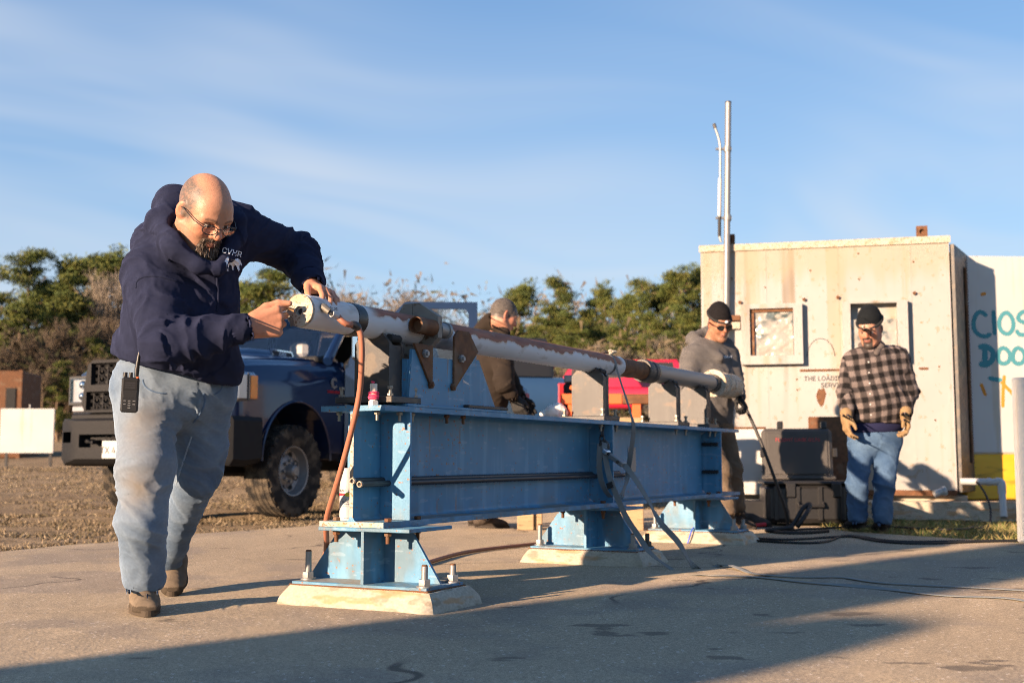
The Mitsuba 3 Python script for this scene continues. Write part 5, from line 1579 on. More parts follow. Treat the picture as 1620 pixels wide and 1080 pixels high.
# dry grass of the field and the tufts along the pad
def blades(x, y, z0, h, w, cols, rng):
    n = len(x)
    a = rng.uniform(0, 2 * math.pi, n)
    lean = rng.normal(0, 0.9, (n, 2)) * h[:, None]
    b = np.stack([x, y, z0], 1)
    s = np.stack([np.cos(a) * w, np.sin(a) * w, 0 * a], 1)
    V = np.stack([b - s, b + s, b + np.stack([lean[:, 0], lean[:, 1], h], 1)], 1).reshape(-1, 3)
    c = np.asarray(cols)[rng.integers(0, len(cols), n)] * rng.uniform(0.7, 1.3, (n, 1))
    return trimesh.Trimesh(V, np.arange(3 * n).reshape(n, 3), process=False), np.clip(np.repeat(c, 3, 0), 0.01, 0.9)


n = 150000
gy = 6.2 + 20 * rng.uniform(0, 1, n) ** 1.5
gx_ = rng.uniform(-0.60, 0.30, n) * gy
from shapely import contains_xy
out = ~contains_xy(PAD.buffer(-0.03), gx_, gy)
clump = fbm_np(np.stack([gx_ * 1.6, gy * 1.6, 0 * gy], 1), 3, 6) + 0.3 * (fbm_np(np.stack([gx_ * 7, gy * 7, 0 * gy], 1), 2, 7) - 0.5)
near_edge = ~contains_xy(PAD.buffer(0.5), gx_, gy)
ok = out & ((clump > 0.46) | (~near_edge & (rng.uniform(0, 1, n) < 0.7)))
gx_, gy = gx_[ok], gy[ok]
hh_ = rng.uniform(0.006, 0.034, len(gx_)) * (1 + 0.03 * gy)
STRAW = [(0.235, 0.18, 0.115), (0.19, 0.145, 0.09), (0.14, 0.108, 0.07), (0.30, 0.24, 0.16), (0.12, 0.105, 0.062)]
lm, col = blades(gx_, gy, field_z(gx_, gy) - 0.004, hh_, 0.0045 * (1 + 0.07 * gy), STRAW, rng)
struct('dry_grass', lm, 'mat_leaf', smooth=False, color=col, kind='stuff', label='short dry straw coloured grass of the field', cat='grass')
n = 22000
gx_ = rng.uniform(1.6, 6.5, n)
gy = rng.uniform(7.4, 11.6, n)
ok = ~contains_xy(PAD.buffer(-0.02), gx_, gy)
gx_, gy = gx_[ok], gy[ok]
lm, col = blades(gx_, gy, np.full(len(gx_), -0.04), rng.uniform(0.015, 0.09, len(gx_)), np.full(len(gx_), 0.006), [(0.20, 0.20, 0.06), (0.34, 0.27, 0.12), (0.28, 0.22, 0.10), (0.12, 0.16, 0.05)], rng)
struct('green_grass', lm, 'mat_leaf', smooth=False, color=col, kind='stuff', label='thin green and straw grass along the shed kerb', cat='grass')

# ------------------------------------------------------------------ people


def basis(fwd, up):
    """Columns: left, forward, up."""
    f = unit(fwd)
    l = unit(np.cross(up, f))
    return np.stack([l, f, np.cross(f, l)], 1)


def hand_prims(W, d, n, t, curls, th, s=1.0, k=0.007, spread=0.10, fat=1.0):
    """Hand from the wrist W: d towards the knuckles, n out of the palm, t to the thumb side. curls: per finger three bends in degrees; th: thumb points (local d, n, t)."""
    W = np.asarray(W, float)
    d = unit(d)
    n = unit(n - d * np.dot(n, d))
    t = unit(t - d * np.dot(t, d) - n * np.dot(t, n))
    P = []
    g = lambda a, b, c: W + s * (a * d + b * n + c * t)
    off = [0.034, 0.0115, -0.011, -0.032]
    kn = [0.088, 0.092, 0.087, 0.078]
    ln = [(0.046, 0.028, 0.023), (0.051, 0.031, 0.024), (0.047, 0.029, 0.024), (0.036, 0.022, 0.021)]
    rr = [0.0100, 0.0102, 0.0096, 0.0085]
    for i in range(4):
        P.append(cone(g(0.004, 0.0, off[i] * 0.55), g(kn[i], -0.003, off[i]), 0.0155 * s * fat, 0.0125 * s * fat, k=0.014 * s))
    P.append(cone(g(0.02, 0.006, 0.020), g(0.055, 0.008, 0.026), 0.016 * s * fat, 0.012 * s * fat, k=0.014 * s))
    P.append(cone(g(0.015, 0.005, -0.02), g(0.06, 0.006, -0.026), 0.014 * s * fat, 0.010 * s * fat, k=0.012 * s))
    for i in range(4):
        p = g(kn[i], -0.003, off[i])
        ang = 0.0
        side = spread * (1.5 - i) / 1.5
        r = rr[i] * s * fat
        for j in range(3):
            ang += math.radians(curls[i][j])
            dirn = unit(d * math.cos(ang) + n * math.sin(ang) + t * side * math.cos(ang))
            q = p + dirn * ln[i][j] * s
            P.append(cone(p, q, r * (1.06 if j == 0 else 1.0), r * (0.93 if j < 2 else 0.82), k=0.004 * s if j else k))
            p, r = q, r * 0.95
    tp = [g(*c) for c in th]
    P.append(cone(tp[0], tp[1], 0.0165 * s * fat, 0.0125 * s * fat, k=0.012 * s))
    P.append(cone(tp[1], tp[2], 0.0122 * s * fat, 0.0110 * s * fat, k=0.005 * s))
    P.append(cone(tp[2], tp[3], 0.0112 * s * fat, 0.0088 * s * fat, k=0.004 * s))
    return P


def head_prims(c, R, s=1.0, neck=None, jaw=1.0):
    """Head in the local frame (left, forward, up) = columns of R."""
    c = np.asarray(c, float)
    g = lambda x, y, z: c + R @ (np.array([x, y, z]) * s)
    P = [ell(g(0, -0.014, 0.030), np.array([0.077, 0.098, 0.092]) * s, R, k=0.02 * s),
         ell(g(0, 0.030, -0.035), np.array([0.062, 0.066, 0.085]) * s, R, k=0.03 * s),
         ell(g(0, 0.050, 0.030), np.array([0.060, 0.044, 0.052]) * s, R, k=0.03 * s)]
    for x in (-1, 1):
        P += [cone(g(x * 0.058 * jaw, -0.005, -0.055), g(x * 0.022, 0.072, -0.106), 0.022 * s, 0.018 * s, k=0.03 * s),
              cone(g(x * 0.046, 0.060, -0.020), g(x * 0.040, 0.066, -0.028), 0.021 * s, k=0.025 * s),
              cone(g(x * 0.016, 0.088, 0.022), g(x * 0.048, 0.074, 0.019), 0.0125 * s, 0.011 * s, k=0.014 * s)]
    P += [cone(g(0, 0.080, -0.108), g(0, 0.076, -0.112), 0.021 * s, k=0.02 * s),
          cone(g(0, 0.088, 0.014), g(0, 0.113, -0.026), 0.0095 * s, 0.0135 * s, k=0.012 * s),
          cone(g(0, 0.097, -0.060), g(0, 0.092, -0.060), 0.013 * s, k=0.02 * s)]
    for x in (-1, 1):
        P.append(cone(g(x * 0.012, 0.099, -0.031), g(x * 0.010, 0.096, -0.031), 0.0095 * s, k=0.006 * s))
        P.append(ell(g(x * 0.033, 0.100, -0.002), np.array([0.019, 0.014, 0.012]) * s, R, k=0.012 * s, op='s'))
        P.append(cone(g(x * 0.032, 0.079, -0.001), g(x * 0.032, 0.080, -0.001), 0.0135 * s, k=0.003 * s))
    for z, y in ((-0.0555, 0.0985), (-0.068, 0.0965)):
        P.append(cone(g(-0.016, y - 0.004, z), g(0, y, z), 0.0055 * s, 0.0068 * s, k=0.005 * s))
        P.append(cone(g(0, y, z), g(0.016, y - 0.004, z), 0.0068 * s, 0.0055 * s, k=0.005 * s))
    for x in (-1, 1):
        Er = R @ np.array([[math.cos(0.45 * x), math.sin(0.45 * x), 0], [-math.sin(0.45 * x), math.cos(0.45 * x), 0], [0, 0, 1.0]]).T
        P.append(ell(g(x * 0.079, -0.010, -0.004), np.array([0.0085, 0.021, 0.033]) * s, Er, k=0.006 * s))
        P.append(ell(g(x * 0.087, -0.004, -0.001), np.array([0.006, 0.012, 0.020]) * s, Er, k=0.005 * s, op='s'))
    if neck is not None:
        P.append(cone(g(0, -0.025, -0.050), neck, 0.060 * s, 0.066 * s, k=0.03 * s))
    return P


def head_colors(m, c, R, s, skin, hair=None, stubble=None, lips=(0.40, 0.16, 0.12), brow=(0.09, 0.06, 0.045)):
    V = np.array(m.vertices)
    L = (V - c) @ R / s
    col = vcol(m, skin, 0.10, 26.0, seed=9)
    x, y, z = np.abs(L[:, 0]), L[:, 1], L[:, 2]
    near = (np.linalg.norm(L, axis=1) < 0.16)
    red = np.exp(-((x - 0.045) / 0.022) ** 2 - ((z + 0.02) / 0.022) ** 2) * (y > 0.03) + np.exp(-(x / 0.016) ** 2 - ((z + 0.025) / 0.018) ** 2) * (y > 0.08) + np.exp(-((x - 0.083) / 0.012) ** 2) * (np.abs(z) < 0.05)
    col *= 1 + (red * near)[:, None] * np.array([0.12, -0.12, -0.14])
    lip = (y > 0.082) & (x < 0.023) & (z < -0.050) & (z > -0.0735)
    col[lip] = lips
    col[(y > 0.082) & (x < 0.020) & (np.abs(z + 0.0618) < 0.0022)] = np.array(lips) * 0.35
    br = (y > 0.064) & (x > 0.014) & (x < 0.052) & (np.abs(z - 0.0195 - 0.006 * np.sin((x - 0.012) / 0.042 * math.pi)) < 0.0042)
    col[br] = col[br] * 0.35 + np.array(brow) * 0.65
    ew = (y > 0.062) & (x > 0.019) & (x < 0.046) & (np.abs(z + 0.001) < 0.0055)
    col[ew] = (0.45, 0.40, 0.36)
    col[ew & (np.abs(x - 0.032) < 0.0065)] = (0.03, 0.02, 0.015)
    col[(y > 0.062) & (x > 0.017) & (x < 0.048) & (np.abs(z - 0.0062) < 0.0022)] = (0.07, 0.04, 0.03)
    if hair is not None:
        hc, fn = hair
        n = fbm_np(V * 130, 2, 4)
        w = np.clip(fn(L) * 1.0, 0, 1) * near
        w = np.clip(w * (0.55 + 0.9 * n), 0, 1)
        col = col * (1 - w[:, None]) + np.array(hc) * w[:, None]
    if stubble is not None:
        hc, fn = stubble
        n = fbm_np(V * 150, 2, 14)
        w = np.clip(fn(L) * (0.5 + n), 0, 1) * near
        col = col * (1 - w[:, None]) + np.array(hc) * w[:, None]
    return np.clip(col, 0.004, 0.9)


def shoe_prims(ank, heel, toe, s=1.0, boot=False):
    """ank: ankle joint; heel, toe: points on the ground under the heel and the toe tip."""
    f = unit((toe - heel) * [1, 1, 0.0001])
    up = np.array([0, 0, 1.0])
    L = np.linalg.norm(toe - heel)
    h = lambda a, z: heel + f * L * a + (toe - heel) * 0 + up * (z + (toe - heel)[2] * a)
    sd = np.array([-f[1], f[0], 0]) * s
    P = [cone(h(0.13, 0.034), h(0.5, 0.030), 0.037 * s, 0.038 * s, k=0.02), cone(h(0.5, 0.030) - sd * 0.012, h(0.84, 0.022) - sd * 0.014, 0.036 * s, 0.031 * s, k=0.02), cone(h(0.5, 0.030) + sd * 0.012, h(0.87, 0.022) + sd * 0.010, 0.036 * s, 0.031 * s, k=0.02),
         cone(h(0.10, 0.06), h(0.40, 0.064), 0.034 * s, 0.036 * s, k=0.03), cone(h(0.40, 0.064), h(0.74, 0.034), 0.036 * s, 0.030 * s, k=0.03),
         cone(h(0.16, 0.07), ank + up * 0.03, 0.040 * s, 0.040 * s, k=0.03)]
    if boot:
        P.append(cone(ank, ank + up * 0.12, 0.052 * s, 0.056 * s, k=0.02))
    gz = min(heel[2], toe[2])
    return P, half([heel[0], heel[1], gz + 0.014], [0, 0, -1] if abs(toe[2] - heel[2]) < 0.02 else -np.cross(f + up * (toe - heel)[2] / L, np.cross(up, f)), 0.004)


def sole_mesh(heel, toe, w=0.048, th=0.022):
    f = unit(toe - heel)
    L = np.linalg.norm(toe - heel)
    side = np.array([-f[1], f[0], 0])
    a = np.linspace(0, 2 * math.pi, 40)
    X = L / 2 + (L / 2 + 0.008) * np.sign(np.cos(a)) * np.abs(np.cos(a)) ** 0.92
    Y = (w - 0.008 * np.cos(2 * X / L * math.pi + 0.2)) * np.sign(np.sin(a)) * np.abs(np.sin(a)) ** 0.8
    m = prism(sg.Polygon(np.stack([X, Y], 1)), th)
    up = np.cross(f, unit(side))
    M = np.eye(4)
    M[:3, 0], M[:3, 1], M[:3, 2], M[:3, 3] = f, unit(side), up, heel + [0, 0, 0.0015]
    m.apply_transform(M)
    return m


def make_shoes(key, J, col, solec, h, boot=False, s=1.0):
    for sd_ in ('R', 'L'):
        P, cutp = shoe_prims(J['an' + sd_], J['he' + sd_], J['to' + sd_], s, boot)
        m = mesh_field(P, h, cut=[cutp])
        m, f = wrinkle(m, [(J['he' + sd_], J['to' + sd_])], 0.004, 40, seed=3)
        c = vcol(m, col, 0.35, 22, seed=5)
        zz = np.array(m.vertices)[:, 2] - np.minimum(J['he' + sd_][2], J['to' + sd_][2])
        c[zz < 0.036] *= 0.45
        k = part(key, 'boot' if boot else 'shoe', m, 'mat_cloth', smooth=True, color=c)
        part(k, 'sole', sole_mesh(J['he' + sd_], J['to' + sd_], 0.045 * s), 'mat_matte', smooth=False, color=np.tile(solec, (len(sole_mesh(J['he' + sd_], J['to' + sd_], 0.045 * s).vertices), 1)))
        f = unit((J['to' + sd_] - J['he' + sd_]) * [1, 1, 0])
        side = np.array([-f[1], f[0], 0])
        L = np.linalg.norm(J['to' + sd_] - J['he' + sd_])
        lace = []
        for a in (0.40, 0.48, 0.56):
            p = J['he' + sd_] + (J['to' + sd_] - J['he' + sd_]) * a + [0, 0, 0.102 - 0.085 * (a - 0.40)]
            part(k, 'lace', tube([p - side * 0.026 - [0, 0, 0.006], p, p + side * 0.026 - [0, 0, 0.006]], 0.0035, 6), 'mat_cable')


def sleeve(sh, el, wr, r0, r1, r2, cuff=0.05):
    """Sleeve primitives, open at the wrist."""
    fd = unit(wr - el)
    P = [cone(sh, el, r0, r1, k=0.06), cone(el, wr - fd * cuff, r1, r2 * 1.12, k=0.03), cone(wr - fd * cuff, wr - fd * 0.012, r2 * 1.03, r2, k=0.012)]
    C = [cone(wr - fd * (cuff + 0.03), wr + fd * 0.1, r2 - 0.013, r2 - 0.011, k=0.004, op='s')]
    return P, C


# ---- the man at the breech
SKIN = (0.42, 0.215, 0.135)
J = dict(pelvis=at(278, 600, 4.62), hipR=at(231, 622, 4.54), hipL=at(318, 626, 4.70), knR=at(225, 770, 4.43), knL=at(310, 755, 4.74), anR=at(228, 926, 4.53), anL=at(263, 897, 5.11),
         shR=at(240, 432, 4.38), shL=at(381, 366, 4.60), elR=at(262, 545, 4.20), wrR=at(392, 517, 4.26), elL=at(470, 402, 4.86), wrL=at(494, 452, 4.585))
J['heR'], J['toR'] = gnd(224, 961), gnd(234, 976)
J['heR'] = J['toR'] + unit(J['heR'] - J['toR']) * 0.30
J['toL'] = gnd(272, 943)
J['heL'] = J['toL'] + np.array([-0.06, 0.27, 0.075])
HC = at(323, 335, 4.30)
psi, phi = math.radians(38), math.radians(40)
view = unit(np.array([0, 0, 0]) - HC * [1, 1, 0])
fh = view * math.cos(psi) + np.array([-view[1], view[0], 0]) * math.sin(psi)
if fh[0] < 0:
    fh = view * math.cos(psi) - np.array([-view[1], view[0], 0]) * math.sin(psi)
hf = fh * math.cos(phi) - np.array([0, 0, 1]) * math.sin(phi)
hup = fh * math.sin(phi) + np.array([0, 0, 1]) * math.cos(phi)
roll = math.radians(-6)
HR = basis(hf, hup)
HR = HR @ np.array([[math.cos(roll), 0, math.sin(roll)], [0, 1, 0], [-math.sin(roll), 0, math.cos(roll)]])
HSC = 1.10
man = thing('person', 'bald man with goatee and glasses in navy hoodie and light jeans, bending over the tube', 'person')
nb = at(300, 384, 4.44)

# body: head, neck, arms and hands as one skin
hd_ = unit(at(444, 508, 4.30) - J['wrR'])
handR = hand_prims(J['wrR'] + hd_ * 0.004, hd_, np.array([-0.35, 0.93, 0.12]), np.array([0.1, 0.0, 1.0]),
                   [(48, 75, 45), (62, 82, 50), (66, 84, 50), (68, 82, 50)],
                   [(0.022, 0.010, 0.024), (0.062, 0.020, 0.047), (0.098, 0.016, 0.052), (0.128, 0.008, 0.046)], s=1.24)
dL = unit(VR * 0.86 + U * 0.12 - np.array([0, 0, 0.36]))
handL = hand_prims(J['wrL'], unit(at(517, 462, 4.52) - J['wrL']), np.array([-0.25, -0.10, -1.0]), -U + np.array([0.2, 0, -0.2]),
                   [(26, 30, 22), (22, 34, 24), (20, 36, 26), (18, 36, 26)],
                   [(0.018, 0.006, 0.026), (0.050, 0.014, 0.052), (0.078, 0.026, 0.066), (0.102, 0.036, 0.074)], s=1.10, spread=0.16)
bodyP = head_prims(HC, HR, HSC, nb) + [cone(nb, at(300, 440, 4.50), 0.075, 0.13, k=0.05),
                                      cone(nb, J['shR'], 0.06, 0.055, k=0.03), cone(J['shR'], J['elR'], 0.055, 0.045), cone(J['elR'], J['wrR'], 0.046, 0.0315, k=0.02),
                                      cone(nb, J['shL'], 0.06, 0.055, k=0.03), cone(J['shL'], J['elL'], 0.055, 0.045), cone(J['elL'], J['wrL'], 0.046, 0.0315, k=0.02)] + handR + handL
bm_ = mesh_field(bodyP, 0.0036)


def buzz(L):
    side = np.clip((np.abs(L[:, 0]) - 0.040) / 0.02, 0, 1)
    back = np.clip((0.012 - L[:, 1]) / 0.03, 0, 1)
    lvl = np.clip((L[:, 2] + 0.035) / 0.02, 0, 1) * np.clip((0.105 - L[:, 2]) / 0.02, 0, 1)
    frontlim = np.clip((0.050 - L[:, 1]) / 0.03, 0, 1)
    ear = np.clip((np.abs(L[:, 0]) - 0.082) / 0.003, 0, 1)
    return np.clip(np.maximum(side * frontlim, back), 0, 1) * lvl * (1 - ear) * 0.95


col = head_colors(bm_, HC, HR, HSC, SKIN, hair=((0.115, 0.088, 0.072), buzz), stubble=((0.16, 0.10, 0.075), lambda L: 0.35 * (L[:, 2] < -0.045) * (L[:, 1] > -0.02)))
Vb = np.array(bm_.vertices)
for w, nrm in ((J['wrR'], 0.16), (J['wrL'], 0.16)):
    near = np.exp(-((Vb - w - 0.0) ** 2).sum(1) / nrm ** 2)
    col *= 1 + near[:, None] * np.array([0.10, -0.06, -0.08])
part(man, 'body', bm_, 'mat_skin', smooth=True, color=np.clip(col, 0.004, 0.9))

# goatee: short strands over a shaped base
rng = np.random.default_rng(31)
gl = lambda x, y, z: HC + HR @ (np.array([x, y, z]) * HSC)
gm = mesh_field([cone(gl(-0.020, 0.083, -0.100), gl(0.020, 0.083, -0.100), 0.024, k=0.02), cone(gl(0, 0.085, -0.112), gl(0, 0.088, -0.146), 0.027, 0.015, k=0.02), cone(gl(-0.028, 0.084, -0.060), gl(-0.024, 0.084, -0.098), 0.009, 0.014, k=0.012),
                 cone(gl(0.028, 0.084, -0.060), gl(0.024, 0.084, -0.098), 0.009, 0.014, k=0.012), cone(gl(-0.028, 0.090, -0.052), gl(0, 0.101, -0.046), 0.0075, k=0.008), cone(gl(0.028, 0.090, -0.052), gl(0, 0.101, -0.046), 0.0075, k=0.008)], 0.003)
strands, sc_ = [], []
pts_, fi = trimesh.sample.sample_surface(gm, 2200, seed=4)
nn = gm.face_normals[fi]
for p, n_ in zip(pts_, nn):
    d = unit(n_ * 0.5 + HR @ np.array([0, 0.15, -1.0]) + rng.normal(0, 0.25, 3))
    L = rng.uniform(0.008, 0.020)
    e = unit(np.cross(d, rng.normal(0, 1, 3))) * 0.0011
    strands += [p - e, p + e, p + d * L]
    c = np.array((0.055, 0.038, 0.028)) if rng.uniform() < 0.62 else np.array((0.24, 0.20, 0.17))
    sc_ += [c] * 3
sm = trimesh.Trimesh(np.array(strands), np.arange(len(strands)).reshape(-1, 3), process=False)
gc_ = vcol(gm, (0.065, 0.045, 0.034), 0.4, 120)
both = cat(gm, sm)
part(man, 'goatee', both, 'mat_matte', smooth=False, color=np.vstack([gc_, np.array(sc_)]))
# glasses
gk = part(man, 'glasses', cat(*[tube([gl(x * 0.010, 0.118, 0.004), gl(x * 0.014, 0.117, 0.006)], 0.0018, 6) for x in (-1,)], tube([gl(-0.012, 0.117, 0.004), gl(0, 0.121, 0.006), gl(0.012, 0.117, 0.004)], 0.0016, 6)), 'mat_black_plastic')
for x in (-1, 1):
    rim_ = [gl(x * (0.037 + 0.026 * math.cos(a)), 0.115 - 0.010 * ((0.037 + 0.026 * math.cos(a)) / 0.06) ** 2, -0.004 + 0.0165 * math.sin(a)) for a in np.linspace(0, 2 * math.pi, 25)]
    part(gk, 'rim', tube(rim_, 0.0019, 6, cap=False), 'mat_black_plastic')
    part(gk, 'temple', tube([gl(x * 0.063, 0.105, 0.003), gl(x * 0.080, 0.07, 0.006), gl(x * 0.084, 0.0, 0.010), gl(x * 0.083, -0.020, 0.0)], 0.002, 6), 'mat_black_plastic')
    part(gk, 'lens', trimesh.Trimesh(np.array(rim_[:-1]), [[0, i, i + 1] for i in range(1, 23)], process=False), 'mat_lens', smooth=False)
rg = J['wrL']

# hoodie
a_lat = unit(J['shL'] - J['shR'])
spine = unit(nb - J['pelvis'])
fch = unit(np.cross(a_lat, spine))
if fch[1] > 0:
    fch = -fch
RT = np.stack([a_lat, fch, np.cross(a_lat, fch)], 1)
ch = lambda px, py, d: at(px, py, d)
sR, cR = sleeve(J['shR'], J['elR'], J['wrR'], 0.103, 0.082, 0.050)
sL, cL = sleeve(J['shL'], J['elL'], J['wrL'], 0.098, 0.080, 0.050)
hemL, hemR = ch(190, 560, 4.6), ch(362, 602, 4.6)
tp = [ell(ch(298, 418, 4.52), [0.208, 0.160, 0.20], RT, k=0.08), ell(ch(286, 505, 4.50), [0.220, 0.200, 0.20], RT, k=0.10), ell(ch(282, 572, 4.56), [0.226, 0.185, 0.15], None, k=0.08),
      cone(ch(262, 395, 4.55), ch(345, 372, 4.60), 0.125, 0.115, k=0.08), cone(ch(225, 556, 4.58), ch(335, 590, 4.60), 0.112, 0.105, k=0.06)]
hood = [cone(ch(372, 352, 4.46), ch(330, 322, 4.60), 0.045, 0.060, k=0.03), cone(ch(330, 322, 4.60), ch(275, 324, 4.55), 0.060, 0.068, k=0.03), cone(ch(275, 324, 4.55), ch(262, 352, 4.42), 0.068, 0.058, k=0.03),
        cone(ch(262, 350, 4.42), ch(276, 388, 4.27), 0.056, 0.046, k=0.03), cone(ch(276, 388, 4.27), ch(312, 420, 4.27), 0.044, 0.028, k=0.03), cone(ch(312, 420, 4.27), ch(346, 424, 4.30), 0.028, 0.022, k=0.02), cone(ch(346, 424, 4.30), ch(376, 372, 4.45), 0.022, 0.036, k=0.02)]
hemn = unit(np.array([-0.26, 0.05, -1.0]))
hp_ = ch(276, 585, 4.6)
cuts = cR + cL + [ell(HC - HR[:, 1] * 0.0 - HR[:, 2] * 0.02, np.array([0.096, 0.122, 0.15]) * HSC, HR, k=0.01, op='s'), half(hp_, hemn, 0.012), ell(hp_ + hemn * 0.05, [0.180, 0.140, 0.09], None, k=0.01, op='s')]
hm = mesh_field(tp + sR + sL + hood, 0.0068, cut=cuts)
hot = [(J['elR'], 0.11, 2.6), (J['elL'], 0.11, 2.6), (J['shR'], 0.12, 1.2), (J['shL'], 0.12, 1.2), (ch(300, 575, 4.4), 0.14, 1.3), ((J['elR'] + J['wrR']) / 2, 0.12, 1.6), ((J['elL'] + J['wrL']) / 2, 0.11, 1.6), (ch(330, 440, 4.35), 0.12, 1.2), (ch(265, 350, 4.42), 0.12, 1.6)]
hm, fo = wrinkle(hm, [(J['shR'], J['elR']), (J['elR'], J['wrR']), (J['shL'], J['elL']), (J['elL'], J['wrL']), (J['pelvis'], nb)], 0.0115, 12.5, hot, seed=2, sharp=2.2, calm=[(J['wrR'], 0.06), (J['wrL'], 0.06)], slant=0.5)
NAVY = (0.017, 0.021, 0.045)
hood_key = part(man, 'hoodie', hm, 'mat_cloth', smooth=True, color=vcol(hm, NAVY, 0.22, 30), label='navy hoodie with a small white horse print on the chest')
for wq, eq in ((J['wrR'], J['elR']), (J['wrL'], J['elL'])):
    fd = unit(wq - eq)
    cm0 = lathe([(0.040, 0.0), (0.0555, 0.002), (0.0535, 0.018), (0.0505, 0.036), (0.0480, 0.052), (0.0465, 0.058), (0.043, 0.058), (0.040, 0.040), (0.040, 0.0)], wq - fd * 0.062, fd, 56)
    Vc = np.array(cm0.vertices)
    q = Vc - (wq - fd * 0.062)
    ax_ = (q @ fd)[:, None] * fd
    rad_ = q - ax_
    e1 = unit(np.cross(fd, [0.3, 0.2, 1.0]))
    ang = np.arctan2(rad_ @ np.cross(fd, e1), rad_ @ e1)
    cm0.vertices = (wq - fd * 0.062) + ax_ + rad_ * (1 + 0.022 * np.sign(np.sin(ang * 28)))[:, None]
    part(hood_key, 'ribbed_cuff', cm0, 'mat_cloth', smooth=True, color=np.tile(np.array(NAVY) * 1.15, (len(cm0.vertices), 1)))
hmt = trimesh.Trimesh(hm.vertices, hm.faces, process=False)


def on_surface(m, pts, direction, off=0.002):
    """Pushes points along direction (towards the cloth) onto its surface."""
    d = unit(direction)
    o = np.asarray(pts) - d * 0.5
    loc, ir, _ = m.ray.intersects_location(o, np.tile(d, (len(o), 1)), multiple_hits=False)
    out = np.asarray(pts, float).copy()
    out[ir] = loc - d * off
    return out


def cloth_line(name, pts, r, matn, direction, parent, n=30):
    p = on_surface(hmt, spline(pts, n), direction, 0.0)
    p = max(np.split(p, np.where(np.linalg.norm(np.diff(p, axis=0), axis=1) > 0.04)[0] + 1), key=len)
    if len(p) > 3:
        part(parent, name, tube(p, r, 6), matn)


mat('mat_navy', (0.016, 0.02, 0.042), 0.9, spec=0.1)
vd = lambda px, py, d: unit(at(px, py, d) - np.array([0, 0, CAM_Z]))
cloth_line('front_seam', [at(346, 418, 4.3), at(343, 440, 4.3), at(345, 470, 4.3), at(341, 500, 4.3), at(340, 520, 4.3)], 0.0045, 'mat_navy', vd(343, 460, 4.3), hood_key)
cloth_line('shoulder_seam', [at(216, 455, 4.3), at(220, 442, 4.3), at(236, 437, 4.3), at(262, 440, 4.3), at(288, 448, 4.3)], 0.0035, 'mat_navy', vd(250, 445, 4.3), hood_key)
# chest print, laid on the cloth
pd_ = vd(368, 412, 4.4)
px_, py_ = 1.0, 1.0


def printed(mesh2d, cx, cy, scale_px, rot):
    """2-D mesh (x right, y up, in units) -> points on the chest."""
    V = np.array(mesh2d.vertices)
    c, s = math.cos(rot), math.sin(rot)
    X = cx + scale_px * (V[:, 0] * c + V[:, 1] * s)
    Y = cy - scale_px * (-V[:, 0] * s + V[:, 1] * c)
    P = np.array([at(x, y, 4.4) for x, y in zip(X, Y)])
    Q = np.array([on_surface(hmt, [p], p - np.array([0, 0, CAM_Z]), 0.0)[0] for p in P])
    z = V[:, 2] > 1e-6
    for i in range(len(Q)):
        d = unit(Q[i] - np.array([0, 0, CAM_Z]))
        Q[i] -= d * (0.006 if z[i] else 0.0015)
    return trimesh.Trimesh(Q, mesh2d.faces, process=False)


tm = meshkit.text_mesh('CVHR', 1.0, 0.2, True)
tm.apply_translation([-tm.bounds[:, 0].mean(), 0, 0])
part(hood_key, 'print_lettering', printed(tm, 366, 403, 8.5, math.radians(14)), 'mat_white_print', smooth=False)
horse = sg.Polygon([(-1.25, 0.25), (-1.1, 0.75), (-0.8, 1.05), (-0.65, 0.85), (-0.3, 0.72), (0.2, 0.75), (0.7, 0.95), (1.05, 0.80), (1.3, 0.30), (1.45, 0.05), (1.3, -0.1), (1.15, 0.15), (1.0, -0.2), (1.15, -0.7), (1.0, -0.95), (0.8, -0.6), (0.62, -0.25),
                    (0.35, -0.05), (0.15, -0.45), (0.25, -0.85), (0.0, -0.85), (-0.1, -0.3), (-0.45, -0.05), (-0.6, -0.6), (-0.55, -1.1), (-0.8, -1.1), (-0.85, -0.4), (-0.95, 0.2)])
hmesh = trimesh.creation.extrude_polygon(horse, 0.2, engine='earcut')
part(hood_key, 'print_horse', printed(hmesh, 368, 418, 10.5, math.radians(6)), 'mat_white_print', smooth=False)

# jeans
jp = [cone(at(242, 596, 4.58), at(318, 600, 4.66), 0.122, 0.122, k=0.06), ell(at(278, 612, 4.62), [0.208, 0.160, 0.15], None, k=0.08),
      cone(J['hipR'], J['knR'] + [0.01, 0.01, 0.08], 0.122, 0.094, k=0.07), cone(J['knR'] + [0.01, 0.0, 0.08], J['knR'] + [0, 0, -0.12], 0.094, 0.081, k=0.06), cone(J['knR'] + [0, 0, -0.12], J['anR'] + [0.0, 0, 0.03], 0.080, 0.076, k=0.06),
      cone(J['hipL'], J['knL'] + [0.02, 0, 0.10], 0.120, 0.094, k=0.06), cone(J['knL'] + [0.01, 0, 0.10], J['knL'], 0.092, 0.083, k=0.05), cone(J['knL'], J['anL'] + [0.01, 0, 0.04], 0.078, 0.057, k=0.05)]
dR, dL_ = unit(J['anR'] - J['knR']), unit(J['anL'] - J['knL'])
jc = [half(hp_ - hemn * 0.02, -hemn, 0.01)]
for an, dv, r in ((J['anR'] + [0, 0, 0.03], dR, 0.076), (J['anL'] + [0.01, 0, 0.04], dL_, 0.057)):
    jc.append(cone(an - dv * 0.05, an + dv * 0.16, r - 0.019, r - 0.017, k=0.004, op='s'))
    jc.append(cone(an + dv * 0.143, an + dv * 0.20, 0.12, 0.12, k=0.004, op='s'))
jm = mesh_field(jp, 0.0068, cut=jc)
